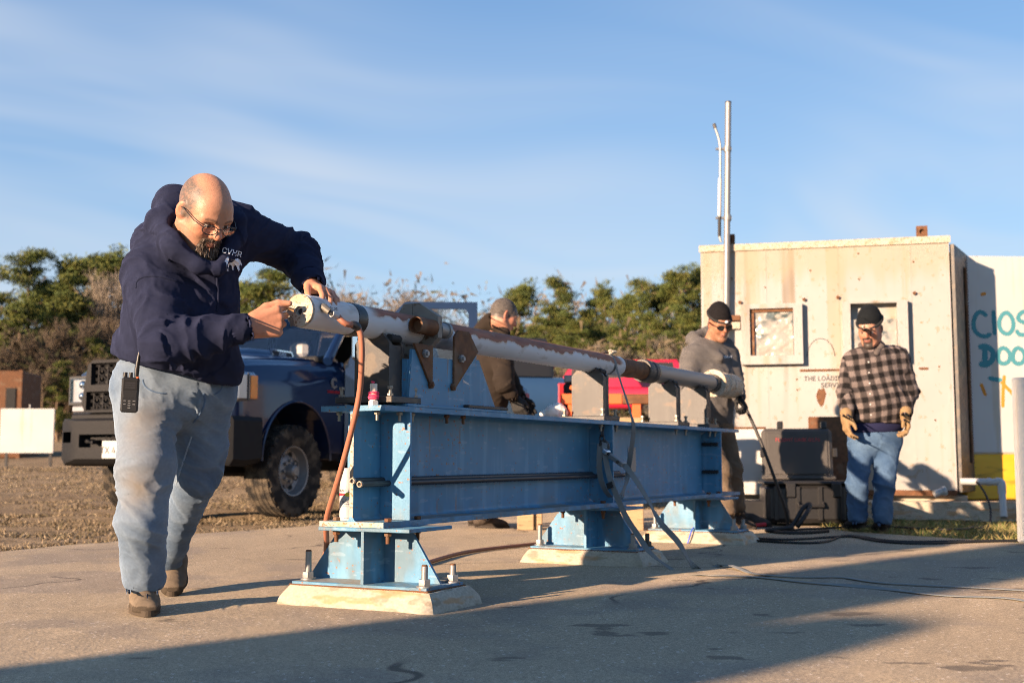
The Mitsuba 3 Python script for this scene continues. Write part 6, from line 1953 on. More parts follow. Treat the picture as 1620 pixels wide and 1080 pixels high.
hot = [(J['knR'] + [0, 0, 0.0], 0.13, 1.3), (J['knL'], 0.14, 1.3), (J['anR'] + [0, 0, 0.12], 0.10, 1.8), (J['anL'] + [0, 0, 0.10], 0.12, 1.5), (at(300, 650, 4.55), 0.10, 1.4)]
jm, fo = wrinkle(jm, [(J['hipR'], J['knR']), (J['knR'], J['anR']), (J['hipL'], J['knL']), (J['knL'], J['anL'])], 0.0085, 11.0, hot, seed=12, sharp=2.2, calm=[(J['anR'] + [0, 0, -0.06], 0.08), (J['anL'] + [0, 0, -0.06], 0.08)], slant=0.9)


def denim(m, fo, seed, base=(0.048, 0.084, 0.145), faded=(0.150, 0.198, 0.258), knees=(), dirt=None):
    V = np.array(m.vertices)
    N = np.array(m.vertex_normals)
    n = fbm_np(V * 6, 3, seed)
    w = np.clip((n - 0.5) * 1.1 + 0.55 + fo * 0.55, 0, 1)
    for p, r, g in knees:
        w = np.clip(w + g * np.exp(-((V - p) ** 2).sum(1) / r ** 2), 0, 1)
    c = np.asarray(base) * (1 - w[:, None]) + np.asarray(faded) * w[:, None]
    fine = meshkit.noise(V * 170, seed + 1)
    c *= (0.86 + 0.28 * fine)[:, None]
    if dirt is not None:
        for p, r, g in dirt:
            d = np.clip(g * np.exp(-((V - p) ** 2).sum(1) / r ** 2) * (0.3 + 1.2 * fbm_np(V * 18, 2, seed + 3)), 0, 0.85)
            c = c * (1 - d[:, None]) + np.array((0.20, 0.155, 0.10)) * d[:, None]
    return np.clip(c, 0.01, 0.9)


cj = denim(jm, fo, 3, knees=[(at(225, 690, 4.35), 0.22, 0.5), (at(228, 790, 4.33), 0.13, 0.4), (at(320, 690, 4.55), 0.16, 0.1)],
           dirt=[(at(235, 672, 4.42), 0.085, 0.5), (at(218, 775, 4.34), 0.07, 0.5), (at(226, 730, 4.36), 0.10, 0.3), (at(320, 740, 4.62), 0.07, 0.2)])
jk = part(man, 'jeans', jm, 'mat_cloth', smooth=True, color=cj, label='loose faded light blue jeans with dirty knees')
jmt = trimesh.Trimesh(jm.vertices, jm.faces, process=False)
mat('mat_denim_seam', (0.09, 0.14, 0.22), 0.9, spec=0.1)
mat('mat_denim_light', (0.26, 0.32, 0.38), 0.9, spec=0.1)


def jean_line(name, pts, r, matn):
    P = spline(pts, 30)
    Q = np.array([on_surface(jmt, [p], p - np.array([0, 0, CAM_Z]), 0.0)[0] for p in P])
    hit = np.linalg.norm(Q - P, axis=1) > 1e-7
    P, Q = P[hit], Q[hit]
    if len(Q) < 4:
        return
    runs = np.split(Q, np.where(np.linalg.norm(np.diff(Q, axis=0), axis=1) > 0.028)[0] + 1)
    Q = max(runs, key=len)
    if len(Q) > 3:
        part(jk, name, tube(Q, r, 6), matn)


jean_line('inner_seam', [at(303, 690, 4.5), at(290, 730, 4.6), at(277, 770, 4.6), at(264, 810, 4.7), at(256, 840, 4.7)], 0.0035, 'mat_denim_light')
jean_line('front_pocket', [at(226, 600, 4.5), at(231, 612, 4.5), at(246, 620, 4.5), at(262, 622, 4.5)], 0.003, 'mat_denim_seam')
jean_line('front_pocket', [at(352, 608, 4.5), at(348, 618, 4.5), at(338, 624, 4.5)], 0.003, 'mat_denim_seam')
jean_line('fly', [at(322, 622, 4.5), at(323, 640, 4.5), at(316, 655, 4.5), at(306, 668, 4.5)], 0.004, 'mat_denim_seam')
make_shoes(man, J, (0.135, 0.108, 0.080), (0.06, 0.046, 0.033), 0.005, s=1.08)
# ring on the left hand
rp_ = None

# radio on the hip and the rag in the hand
RD = frame(at(204, 652, 4.295), unit([0.97, 0.24, 0.16]), unit([-0.0, -0.10, 1.0]))
rd = thing('two_way_radio', "black handheld radio with a stub antenna clipped to the bending man's hip", 'radio')
tilt = trimesh.transformations.rotation_matrix(math.radians(11), [0, 1, 0])
RD = RD @ tilt
part(rd, 'case', box(-0.030, 0.030, -0.019, 0.019, 0, 0.125, 0.006), 'mat_black_plastic', M=RD)
part(rd, 'speaker_grille', box(-0.024, 0.024, -0.0205, -0.0188, 0.080, 0.117, 0.0008), 'mat_grey_plastic', M=RD)
part(rd, 'screen', box(-0.022, 0.022, -0.0203, -0.0188, 0.052, 0.074, 0.0006), 'mat_black_plastic', M=RD)
for i in range(3):
    part(rd, 'grille_slot', box(-0.018, 0.018, -0.0212, -0.0206, 0.088 + 0.008 * i, 0.091 + 0.008 * i), 'mat_ink', M=RD)
for i, (x, z) in enumerate(((-0.016, 0.042), (0, 0.042), (0.016, 0.042), (0, 0.034), (-0.016, 0.030), (0.0, 0.026), (0.016, 0.030), (0, 0.017))):
    part(rd, 'key', box(x - 0.0045, x + 0.0045, -0.0207, -0.0189, z - 0.0016, z + 0.0016, 0.0004), 'mat_galvanised', M=RD)
for x, r in ((-0.020, 0.0085), (-0.001, 0.0075)):
    part(rd, 'knob', cat(cyl([x, 0, 0.125], [x, 0, 0.142], r, r * 0.9, 14)), 'mat_black_plastic', M=RD)
part(rd, 'emergency_button', cyl([0.0235, -0.012, 0.1235], [0.0235, -0.012, 0.129], 0.0045, sides=12), 'mat_orange', M=RD)
part(rd, 'antenna', tube([[0.018, 0.004, 0.125], [0.0185, 0.004, 0.155], [0.022, 0.004, 0.20], [0.030, 0.004, 0.275]], [0.0075, 0.0085, 0.0062, 0.0035], 12), 'mat_black_plastic', smooth=40, M=RD)
part(rd, 'belt_clip', box(-0.015, 0.015, 0.0195, 0.028, 0.04, 0.11, 0.003), 'mat_black_plastic', M=RD)
rk = thing('leather_rag', "tan and dark leather rag pinched in the man's right hand", 'rag')


def ragged(pts, th, seed):
    """A folded scrap of leather: thick sheet through a grid of points."""
    P = np.asarray(pts, float)
    n, m = P.shape[:2]
    V = np.vstack([P.reshape(-1, 3), P.reshape(-1, 3) + th])
    F = []
    for i in range(n - 1):
        for j in range(m - 1):
            a, b, c, d = i * m + j, i * m + j + 1, (i + 1) * m + j + 1, (i + 1) * m + j
            F += [[a, b, c], [a, c, d]]
            o = n * m
            F += [[o + a, o + c, o + b], [o + a, o + d, o + c]]
    idx_ = [(0, j) for j in range(m)] + [(i, m - 1) for i in range(1, n)] + [(n - 1, j) for j in range(m - 2, -1, -1)] + [(i, 0) for i in range(n - 2, 0, -1)]
    e = [i * m + j for i, j in idx_]
    for a, b in zip(e, e[1:] + e[:1]):
        F += [[a, n * m + a, n * m + b], [a, n * m + b, b]]
    t = trimesh.Trimesh(V, F, process=False)
    t.fix_normals()
    return t


mat('mat_tan_leather', (0.33, 0.17, 0.06), 0.75)
mat('mat_dark_leather', (0.05, 0.035, 0.026), 0.75)
g1 = [[at(437 + 7 * j, 491.5 - 3.2 * math.sin(j * 0.8) - i * 1.2 + (1.5 if j > 2 else 0), 4.318 + 0.014 * i) for j in range(5)] for i in range(4)]
part(rk, 'tan_scrap', ragged(g1, np.array([0, 0, 0.004]), 1), 'mat_tan_leather', smooth=40)
g2 = [[at(457 + 1.7 * j + i * 0.6, 501 + 3.8 * i + 0.8 * math.sin(j * 2.0), 4.285 + 0.008 * j) for j in range(5)] for i in range(5)]
part(rk, 'dark_scrap', ragged(g2, np.array([0.0, -0.005, 0.0]), 2), 'mat_dark_leather', smooth=40)

# ------------------------------------------------------------------ the three people farther back


def clothed(key, J, h, top, legs, shoecol, widths, hood=None, calm_hot=(), top_amp=0.011, pl=None, hem=None, boot=True, collar=None):
    """Shirt or hoodie, trousers and boots round the joints J. widths: chest, belly, hip half widths and depth ratio."""
    cw, bw, hw, ratio = widths
    lat = unit(J['shL'] - J['shR'])
    sp = unit(J['nb'] - J['pelvis'])
    fwd = unit(np.cross(lat, sp))
    R = np.stack([lat, fwd, np.cross(lat, fwd)], 1)
    mid = lambda t: J['pelvis'] + (J['nb'] - J['pelvis']) * t
    tp = [ell(mid(0.74), [cw, cw * ratio, 0.21], R, k=0.08), ell(mid(0.40) + fwd * 0.02, [bw, bw * (ratio + 0.05), 0.22], R, k=0.10), ell(mid(0.08), [hw, hw * ratio, 0.15], R, k=0.08),
          cone(J['shR'] * 0.8 + J['shL'] * 0.2 + [0, 0, 0.01], J['shL'] * 0.8 + J['shR'] * 0.2 + [0, 0, 0.01], 0.088, k=0.08), cone(J['nb'] - [0, 0, 0.06], J['nb'] + [0, 0, 0.0], 0.085, 0.075, k=0.05)]
    sR, cR = sleeve(J['shR'], J['elR'], J['wrR'], 0.090, 0.070, 0.045)
    sL, cL = sleeve(J['shL'], J['elL'], J['wrL'], 0.090, 0.070, 0.045)
    hp = mid(-0.10) if hem is None else hem
    cuts = cR + cL + [half(hp, -sp, 0.01), ell(hp - sp * 0.03, [hw * 0.88, hw * ratio * 0.88, 0.08], R, k=0.01, op='s'), ell(J['head'], np.array([0.085, 0.10, 0.13]), J['HR'], k=0.01, op='s')]
    m = mesh_field(tp + sR + sL + (hood or []), h, cut=cuts)
    hot = [(J['elR'], 0.12, 2.0), (J['elL'], 0.12, 2.0), (mid(0.05), 0.16, 1.2)] + list(calm_hot)
    m, f = wrinkle(m, [(J['shR'], J['elR']), (J['elR'], J['wrR']), (J['shL'], J['elL']), (J['elL'], J['wrL']), (J['pelvis'], J['nb'])], top_amp, 11, hot, seed=4, calm=[(J['wrR'], 0.06), (J['wrL'], 0.06)], slant=0.5)
    if pl is None:
        c = vcol(m, top[1], 0.2, 20)
    else:
        c = pl(m, R)
    tk_ = part(key, top[0], m, 'mat_cloth', smooth=True, color=c)
    jp = [ell(J['pelvis'] - [0, 0, 0.02], [hw * 0.93, hw * ratio * 0.95, 0.16], R, k=0.08)]
    jc = [half(J['pelvis'] + [0, 0, 0.12], [0, 0, 1], 0.01)]
    for s in 'RL':
        jp += [cone(J['hip' + s], J['kn' + s], 0.094, 0.073, k=0.05), cone(J['kn' + s], J['an' + s] + [0, 0, 0.02], 0.071, 0.066 if not boot else 0.064, k=0.04)]
        d = unit(J['an' + s] - J['kn' + s])
        jc += [cone(J['an' + s] - d * 0.02, J['an' + s] + d * 0.2, 0.046, 0.048, k=0.004, op='s'), cone(J['an' + s] + d * 0.105, J['an' + s] + d * 0.2, 0.11, k=0.004, op='s')]
    jm = mesh_field(jp, h, cut=jc)
    jm, f = wrinkle(jm, [(J['hip' + s], J['kn' + s]) for s in 'RL'] + [(J['kn' + s], J['an' + s]) for s in 'RL'], 0.010, 10, [(J['kn' + s], 0.13, 1.4) for s in 'RL'] + [(J['an' + s] + [0, 0, 0.1], 0.12, 1.8) for s in 'RL'], seed=9, slant=0.8)
    part(key, legs[0], jm, 'mat_cloth', smooth=True, color=denim(jm, f, 6, legs[1], legs[2]))
    make_shoes(key, J, shoecol, tuple(x * 0.5 for x in shoecol), 0.008, boot=boot, s=1.08)
    return tk_, m, R, fwd


def skin_body(key, J, sc, skin, hands=(), hair=None, stubble=None, h=0.006):
    P = head_prims(J['head'], J['HR'], sc, J['nb'])
    for s in 'RL':
        P += [cone(J['nb'], J['sh' + s], 0.055, 0.05, k=0.03), cone(J['sh' + s], J['el' + s], 0.05, 0.04), cone(J['el' + s], J['wr' + s], 0.042, 0.030, k=0.02)]
    for hp in hands:
        P += hp
    m = mesh_field(P, h)
    part(key, 'body', m, 'mat_skin', smooth=True, color=head_colors(m, J['head'], J['HR'], sc, skin, hair, stubble))
    return m


def beanie(key, J, sc, col, zlow, cap=False):
    g = lambda x, y, z: J['head'] + J['HR'] @ (np.array([x, y, z]) * sc)
    R = J['HR']
    m = mesh_field([ell(g(0, -0.016, 0.045), np.array([0.088, 0.108, 0.105]) * sc, R, k=0.02), ell(g(0, -0.03, 0.10), np.array([0.062, 0.072, 0.068]) * sc, R, k=0.05)], 0.006,
                   cut=[half(g(0, 0, zlow), -R[:, 2] - 0.28 * R[:, 1], 0.006), ell(g(0, -0.014, zlow - 0.02), np.array([0.078, 0.098, 0.06]) * sc, R, k=0.006, op='s')])
    m, f = wrinkle(m, [(g(0, 0, 0), g(0.01, 0, 0.15))], 0.003, 30, seed=2)
    k = part(key, 'knit_hat', m, 'mat_cloth', smooth=True, color=vcol(m, col, 0.25, 60))
    a = np.linspace(0, 2 * math.pi, 40)
    t = math.atan(0.28)
    P = [g(0.088 * math.cos(q), -0.016 + 0.108 * math.sin(q), zlow + 0.018 - 0.26 * (0.108 * math.sin(q) - 0.016)) for q in a]
    part(k, 'turned_brim', tube(P, 0.0115 * sc, 8, cap=False), 'mat_black_matte', smooth=True)
    return k, g


def joints(**k):
    return {a: np.asarray(b, float) for a, b in k.items()}


def look_basis(c, yaw, pitch, roll=0.0):
    """Head basis: yaw degrees to the viewer's right of facing the camera, pitch degrees down."""
    v = unit(-np.asarray(c) * [1, 1, 0])
    y, p = math.radians(yaw), math.radians(pitch)
    side = np.array([-v[1], v[0], 0])
    if side[0] < 0:
        side = -side
    fh = v * math.cos(y) + side * math.sin(y)
    R = basis(fh * math.cos(p) - np.array([0, 0, 1]) * math.sin(p), fh * math.sin(p) + np.array([0, 0, 1]) * math.cos(p))
    r = math.radians(roll)
    return R @ np.array([[math.cos(r), 0, math.sin(r)], [0, 1, 0], [-math.sin(r), 0, math.cos(r)]])


# grey hoodie, sunglasses, steadying the far end
hc = at(1138, 512, 9.60)
J2 = joints(pelvis=at(1126, 668, 9.68), nb=at(1122, 550, 9.68), head=hc, HR=look_basis(hc, 28, 24, -4), shR=at(1094, 565, 9.58), shL=at(1152, 562, 9.78), elR=at(1086, 618, 9.45), elL=at(1163, 612, 9.72),
            wrR=at(1090, 655, 9.25), wrL=at(1170, 630, 9.38), hipR=at(1112, 680, 9.6), hipL=at(1143, 680, 9.76), knR=at(1140, 745, 9.50), knL=at(1158, 742, 9.68), anR=at(1150, 812, 9.52), anL=at(1166, 808, 9.74),
            heR=gnd(1148, 835), toR=gnd(1148, 835) + np.array([0.20, -0.21, 0.0]), heL=gnd(1168, 832), toL=gnd(1168, 832) + np.array([0.24, -0.15, 0]))
p2 = thing('person', 'young man in grey hoodie and sunglasses standing at the far end of the tube', 'person')
hL2 = unit(at(1178, 641, 9.33) - J2['wrL'])
gl2 = hand_prims(J2['wrL'], unit(hL2 + [0.2, -0.5, -0.5]), np.array([-0.6, 0.2, -0.2]), np.array([0.2, -0.6, 0.5]), [(45, 70, 40)] * 4, [(0.02, 0.01, 0.026), (0.05, 0.03, 0.05), (0.075, 0.05, 0.05), (0.095, 0.06, 0.04)], s=1.08, fat=1.18)
gr2 = hand_prims(J2['wrR'], unit(at(1082, 668, 9.2) - J2['wrR']), np.array([0.8, 0.2, 0]), np.array([0.1, -0.9, 0.2]), [(30, 40, 30)] * 4, [(0.02, 0.01, 0.026), (0.05, 0.02, 0.05), (0.075, 0.03, 0.055), (0.095, 0.035, 0.055)], s=1.05, fat=1.05)
skin_body(p2, J2, 1.02, (0.33, 0.16, 0.095), [gr2], hair=((0.03, 0.022, 0.018), lambda L: 0.8 * (L[:, 1] < -0.01) * (L[:, 2] > -0.05)), stubble=((0.10, 0.06, 0.04), lambda L: 0.3 * (L[:, 2] < -0.05) * (L[:, 1] > 0.02)))
GREY = (0.105, 0.100, 0.098)
c2 = lambda px, py, d: at(px, py, d)
hood2 = [cone(c2(1098, 536, 9.78), c2(1122, 530, 9.86), 0.060, 0.065, k=0.04), cone(c2(1122, 530, 9.86), c2(1150, 545, 9.78), 0.065, 0.05, k=0.04), cone(c2(1098, 538, 9.76), c2(1112, 552, 9.60), 0.058, 0.045, k=0.04), cone(c2(1112, 552, 9.60), c2(1138, 566, 9.55), 0.042, 0.034, k=0.03)]
k2, m2, R2, f2 = clothed(p2, J2, 0.010, ('hoodie', GREY), ('work_trousers', (0.085, 0.062, 0.044), (0.16, 0.12, 0.085)), (0.062, 0.052, 0.045), (0.205, 0.195, 0.19, 0.68), hood=hood2)
part(p2, 'glove', mesh_field(gl2, 0.005), 'mat_black_matte', smooth=True)
bk_, g2f = beanie(p2, J2, 1.02, (0.012, 0.011, 0.012), 0.040)
ck = bk_ + '__hat_badge'
part(bk_, 'hat_badge', trimesh.creation.icosphere(1, 0.014), 'mat_white_print', M=trimesh.transformations.translation_matrix(g2f(0.005, 0.106, 0.048)) @ np.diag([1, 0.6, 0.8, 1.0]))
sgk = part(p2, 'sunglasses', tube([g2f(-0.012, 0.110, 0.006), g2f(0, 0.115, 0.009), g2f(0.012, 0.110, 0.006)], 0.004, 6), 'mat_black_plastic')
for x in (-1, 1):
    P = [g2f(x * (0.036 + 0.030 * math.cos(a)), 0.108 - 14 * ((0.036 + 0.03 * math.cos(a)) * 0.5) ** 2, -0.003 + 0.020 * math.sin(a) * (1 - 0.15 * math.cos(a))) for a in np.linspace(0, 2 * math.pi, 19)[:-1]]
    part(sgk, 'dark_lens', quad_panel(P, 0.004), 'mat_black_plastic', smooth=False)
    part(sgk, 'temple', tube([g2f(x * 0.066, 0.092, 0.004), g2f(x * 0.083, 0.04, 0.006), g2f(x * 0.085, -0.01, 0.008)], 0.004, 6), 'mat_black_plastic')


def far_print(parent, name, mesh2d, cx, cy, sc_px, d, tm_, matn, depth=0.006):
    V = np.array(mesh2d.vertices)
    P = np.array([at(cx + sc_px * a, cy - sc_px * b, d) for a, b in V[:, :2]])
    o = np.array([0, 0, CAM_Z])
    Q = np.array([on_surface(tm_, [p], p - o, 0.0)[0] for p in P])
    for i in range(len(Q)):
        Q[i] -= unit(Q[i] - o) * (depth if V[i, 2] > 1e-6 else 0.001)
    part(parent, name, trimesh.Trimesh(Q, mesh2d.faces, process=False), matn, smooth=False)


tm = meshkit.text_mesh('NAVY', 1.0, 0.2, True)
tm.apply_translation([-tm.bounds[:, 0].mean(), 0, 0])
far_print(k2, 'chest_print', tm, 1152, 566, 3.6, 9.6, trimesh.Trimesh(m2.vertices, m2.faces, process=False), 'mat_white_print')
solo('draw_rod', tube(spline([at(1168, 626, 9.36), at(1182, 650, 9.3), at(1215, 728, 9.2), at(1232, 775, 9.2), at(1244, 812, 9.25), at(1246, 836, 9.3)], 40), 0.0125, 8), 'mat_cable', "bent black rod from the young man's gloved hand to the ground", 'rod')

# plaid shirt
hc = at(1376, 520, 9.12)
J3 = joints(pelvis=at(1384, 688, 9.22), nb=at(1386, 560, 9.20), head=hc, HR=look_basis(hc, -16, 22, 2), shR=at(1350, 574, 9.17), shL=at(1421, 568, 9.20), elR=at(1341, 622, 9.14), elL=at(1437, 618, 9.17),
            wrR=at(1339, 660, 9.02), wrL=at(1433, 657, 9.05), hipR=at(1364, 698, 9.2), hipL=at(1404, 698, 9.22), knR=at(1356, 762, 9.14), knL=at(1399, 762, 9.12), anR=at(1357, 822, 9.2), anL=at(1396, 826, 9.14),
            heR=gnd(1366, 834), toR=gnd(1366, 834) + np.array([-0.19, -0.20, 0]), heL=gnd(1400, 838), toL=gnd(1400, 838) + np.array([-0.14, -0.24, 0]))
p3_ = thing('person', 'stocky man in black and grey plaid shirt, black knit hat and tan gloves', 'person')


def plaid(m, R):
    V = np.array(m.vertices)
    L = (V - J3['pelvis']) @ R
    a = L[:, 0] + 0.012 * np.sin(L[:, 2] * 9)
    b = L[:, 2] + 0.012 * np.sin(L[:, 0] * 8)
    for s in 'RL':
        d = unit(J3['el' + s] - J3['sh' + s])
        sel = np.linalg.norm(np.cross(V - J3['sh' + s], d), axis=1) < 0.095
        sel &= (np.abs(L[:, 0]) > 0.20)
        t = (V - J3['sh' + s]) @ d
        q = np.arctan2((V - J3['sh' + s]) @ R[:, 1], (V - J3['sh' + s]) @ R[:, 0])
        a = np.where(sel, q * 0.085, a)
        b = np.where(sel, t, b)
    per = 0.082
    sa = np.clip((np.abs(((a / per) % 1) - 0.5) - 0.25) * 14 + 0.5, 0, 1)
    sb_ = np.clip((np.abs(((b / per) % 1) - 0.5) - 0.25) * 14 + 0.5, 0, 1)
    v = sa[:, None] + sb_[:, None]
    c = np.where(v < 1, (1 - v) * np.array([0.010, 0.0095, 0.010]) + v * np.array([0.055, 0.047, 0.046]), (2 - v) * np.array([0.055, 0.047, 0.046]) + (v - 1) * np.array([0.175, 0.145, 0.135]))
    return np.clip(c * (0.85 + 0.3 * fbm_np(V * 40, 2, 3))[:, None], 0.004, 0.9)


hand3 = {}
for s, dr3, tn in (('R', (-0.06, -0.25, -1), (0.1, -1, 0)), ('L', (0.02, -0.25, -1), (-0.1, -1, 0))):
    n3 = np.array([1.0 if s == 'R' else -1.0, 0.15, 0])
    hand3[s] = hand_prims(J3['wr' + s], np.array(dr3, float), n3, np.array(tn, float), [(22, 34, 24), (26, 40, 26), (30, 42, 28), (32, 42, 28)], [(0.02, 0.012, 0.026), (0.048, 0.026, 0.048), (0.074, 0.036, 0.055), (0.096, 0.042, 0.058)], s=1.06, fat=1.18)
skin_body(p3_, J3, 1.05, (0.38, 0.185, 0.118), [], hair=((0.05, 0.04, 0.035), lambda L: 0.8 * (L[:, 1] < 0.0) * (L[:, 2] > -0.04)), stubble=((0.05, 0.038, 0.032), lambda L: 1.5 * (L[:, 1] > 0.06) * (((np.abs(L[:, 0]) < 0.034) & (L[:, 2] < -0.074)) | ((np.abs(L[:, 0]) < 0.032) & (np.abs(L[:, 2] + 0.047) < 0.007)) | ((np.abs(np.abs(L[:, 0]) - 0.029) < 0.006) & (L[:, 2] < -0.045)))))
k3, m3_, R3, f3 = clothed(p3_, J3, 0.0085, ('plaid_shirt', GREY), ('jeans', (0.026, 0.062, 0.14), (0.085, 0.145, 0.235)), (0.032, 0.026, 0.022), (0.228, 0.243, 0.22, 0.72), pl=plaid, hem=at(1388, 668, 9.2), boot=False)
mat('mat_navy_shirt', (0.018, 0.020, 0.055), 0.9, spec=0.1)
part(p3_, 'undershirt', mesh_field([ell(J3['pelvis'] + [0, 0, 0.07], [0.228, 0.165, 0.115], R3, k=0.05), cone(J3['nb'] - f3 * 0.0, J3['nb'] + (J3['nb'] - J3['pelvis']) * -0.12 - f3 * 0.0, 0.092, 0.11, k=0.03)], 0.009, cut=[half(J3['pelvis'] + [0, 0, 0.015], [0, 0, -1], 0.008)]), 'mat_navy_shirt', smooth=True)
mat('mat_glove', (0.24, 0.155, 0.075), 0.8)
for s in 'RL':
    part(p3_, 'work_glove', mesh_field(hand3[s] + [cone(J3['wr' + s] - [0, 0, -0.03], J3['wr' + s] - [0, 0, 0.02], 0.046, 0.040, k=0.02)], 0.006), 'mat_glove', smooth=True)
bk3, g3f = beanie(p3_, J3, 1.05, (0.010, 0.012, 0.014), 0.034)
part(bk3, 'hat_badge', trimesh.creation.icosphere(1, 0.010), 'mat_speckled', M=trimesh.transformations.translation_matrix(g3f(-0.016, 0.106, 0.050)) @ np.diag([1, 0.6, 1.3, 1.0]))
col3 = [cone(g3f(-0.075, 0.0, -0.125), g3f(-0.050, 0.085, -0.165), 0.020, 0.022, k=0.02), cone(g3f(0.075, 0.0, -0.125), g3f(0.050, 0.085, -0.165), 0.020, 0.022, k=0.02), cone(g3f(-0.075, 0.0, -0.125), g3f(0, -0.08, -0.105), 0.02, k=0.02), cone(g3f(0.075, 0.0, -0.125), g3f(0, -0.08, -0.105), 0.02, k=0.02)]
cm = mesh_field(col3, 0.006)
part(k3, 'collar', cm, 'mat_cloth', smooth=True, color=vcol(cm, (0.10, 0.085, 0.08), 0.5, 30))
for i in range(6):
    q = on_surface(trimesh.Trimesh(m3_.vertices, m3_.faces, process=False), [at(1374 + 0.8 * i, 572 + 17 * i, 8.9)], vd(1374, 600, 8.9), 0.0)[0]
    part(k3, 'button', cyl(q, q - vd(1374, 600, 8.9) * 0.005, 0.006), 'mat_white_plastic')

# dark jacket, back turned
hc = at(797, 499, 9.55)
J4 = joints(pelvis=at(764, 690, 9.75), nb=at(781, 530, 9.66), head=hc, HR=look_basis(hc, 112, 24, 0), shR=at(796, 558, 9.50), shL=at(778, 548, 9.88), elR=at(797, 606, 9.36), elL=at(806, 600, 9.95), wrR=at(814, 630, 9.40), wrL=at(826, 632, 9.85),
            hipR=at(766, 702, 9.66), hipL=at(764, 702, 9.84), knR=at(772, 765, 9.62), knL=at(770, 765, 9.88), anR=at(764, 818, 9.62), anL=at(756, 812, 9.95), heR=gnd(752, 834.5), toR=gnd(752, 834.5) + np.array([0.27, -0.07, 0]), heL=gnd(742, 831), toL=gnd(742, 831) + np.array([0.27, -0.04, 0]))
p4_ = thing('person', 'grey haired man in dark brown hooded jacket, turned away behind the stand', 'person')
gl4 = hand_prims(J4['wrR'], np.array([0.35, -0.1, -0.9]), np.array([0.3, 0.9, 0.1]), np.array([0.9, 0.0, 0.3]), [(26, 36, 26)] * 4, [(0.02, 0.01, 0.026), (0.05, 0.02, 0.05), (0.075, 0.03, 0.055), (0.095, 0.035, 0.055)], s=1.10, fat=1.22)
gl5 = hand_prims(J4['wrL'], np.array([0.5, -0.1, -0.8]), np.array([-0.2, -0.9, 0.1]), np.array([0.9, 0.0, 0.3]), [(26, 36, 26)] * 4, [(0.02, 0.01, 0.026), (0.05, 0.02, 0.05), (0.075, 0.03, 0.055), (0.095, 0.035, 0.055)], s=1.10, fat=1.22)
skin_body(p4_, J4, 1.06, (0.38, 0.185, 0.122), [], hair=((0.080, 0.070, 0.063), lambda L: 1.7 * np.clip((L[:, 2] - (-0.035 + 0.75 * np.clip(L[:, 1], -0.02, 0.1))) / 0.012, 0, 1) * (np.abs(L[:, 0]) < 0.079)))
c4 = at
hood4 = [cone(c4(760, 520, 9.62), c4(776, 508, 9.58), 0.052, 0.056, k=0.05), cone(c4(776, 508, 9.58), c4(798, 527, 9.50), 0.050, 0.042, k=0.04), cone(c4(758, 525, 9.70), c4(764, 522, 9.85), 0.052, 0.05, k=0.05), cone(c4(764, 520, 9.85), c4(800, 530, 9.78), 0.05, 0.04, k=0.04)]
k4, m4, R4, f4 = clothed(p4_, J4, 0.010, ('hooded_jacket', (0.028, 0.022, 0.018)), ('dark_trousers', (0.014, 0.014, 0.017), (0.03, 0.03, 0.036)), (0.075, 0.060, 0.048), (0.215, 0.20, 0.19, 0.70), hood=hood4)
for g_ in (gl4, gl5):
    part(p4_, 'glove', mesh_field(g_, 0.006), 'mat_black_matte', smooth=True)
# hair as short strands
rng = np.random.default_rng(44)
g4f = lambda x, y, z: J4['head'] + J4['HR'] @ (np.array([x, y, z]) * 1.06)
hm4 = mesh_field([ell(g4f(0, -0.015, 0.032), np.array([0.080, 0.101, 0.096]) * 1.06, J4['HR'], k=0.02)], 0.006, cut=[half(g4f(0, 0.058, 0.03), J4['HR'] @ unit([0, 1, -0.75]), 0.006), half(g4f(0, -0.03, -0.035), -J4['HR'][:, 2], 0.006)])
hm4, f = wrinkle(hm4, [(g4f(0, 0, 0), g4f(0, 0.02, 0.2))], 0.005, 60, seed=5)
part(p4_, 'hair', hm4, 'mat_matte', smooth=True, color=vcol(hm4, (0.085, 0.075, 0.068), 0.7, 90))

# ------------------------------------------------------------------ hose, can, spool, straps, cables, bench, case
hose = thing('rubber_hose', 'red brown rubber hose hanging from the fitting on the tube down to the ground', 'hose')
fit = B(-0.255, 0.0625, PIPE_Z + 0.008)
hpts = [at(534, 499.5, 4.42), at(540, 507, 4.415), at(548, 512.5, 4.415), at(558, 514, 4.44), at(565, 517, 4.455), at(570, 527, 4.46), at(572.5, 548, 4.47), at(572, 580, 4.49), at(569, 620, 4.52), at(560, 665, 4.55), at(548, 712, 4.60), at(535, 758, 4.66), at(522, 800, 4.74), at(516, 826, 4.80), at(516.5, 850, 4.88)]
gq = [gnd(531, 900) + [0, 0, 0.013], gnd(585, 908) + [0, 0, 0.013], gnd(640, 902) + [0, 0, 0.013], gnd(690, 889) + [0, 0, 0.013], gnd(745, 875) + [0, 0, 0.013], gnd(800, 868) + [0, 0, 0.013], gnd(860, 862) + [0, 0, 0.013], gnd(900, 860) + [0, 0, 0.013]]
part(hose, 'hose', tube(spline(hpts + gq, 150), 0.0112, 10), 'mat_hose', smooth=60)
fa, fb, fc = at(500, 484, 4.44), at(513, 487, 4.385), at(521, 493, 4.385)
el_ = part(hose, 'elbow_fitting', cat(tube([fa + (fb - fa) * 0.3, fb, fc], [0.0145, 0.016, 0.013], 10)), 'mat_bolt', smooth=30)
part(hose, 'nipple', tube([fc, at(526, 497.5, 4.39)], 0.008, 10), 'mat_dark_steel')
part(hose, 'crimp', tube([at(524.5, 496, 4.39), at(533.5, 505 - 5.5 + 0.5, 4.415)], 0.0128, 14), 'mat_white_plastic')
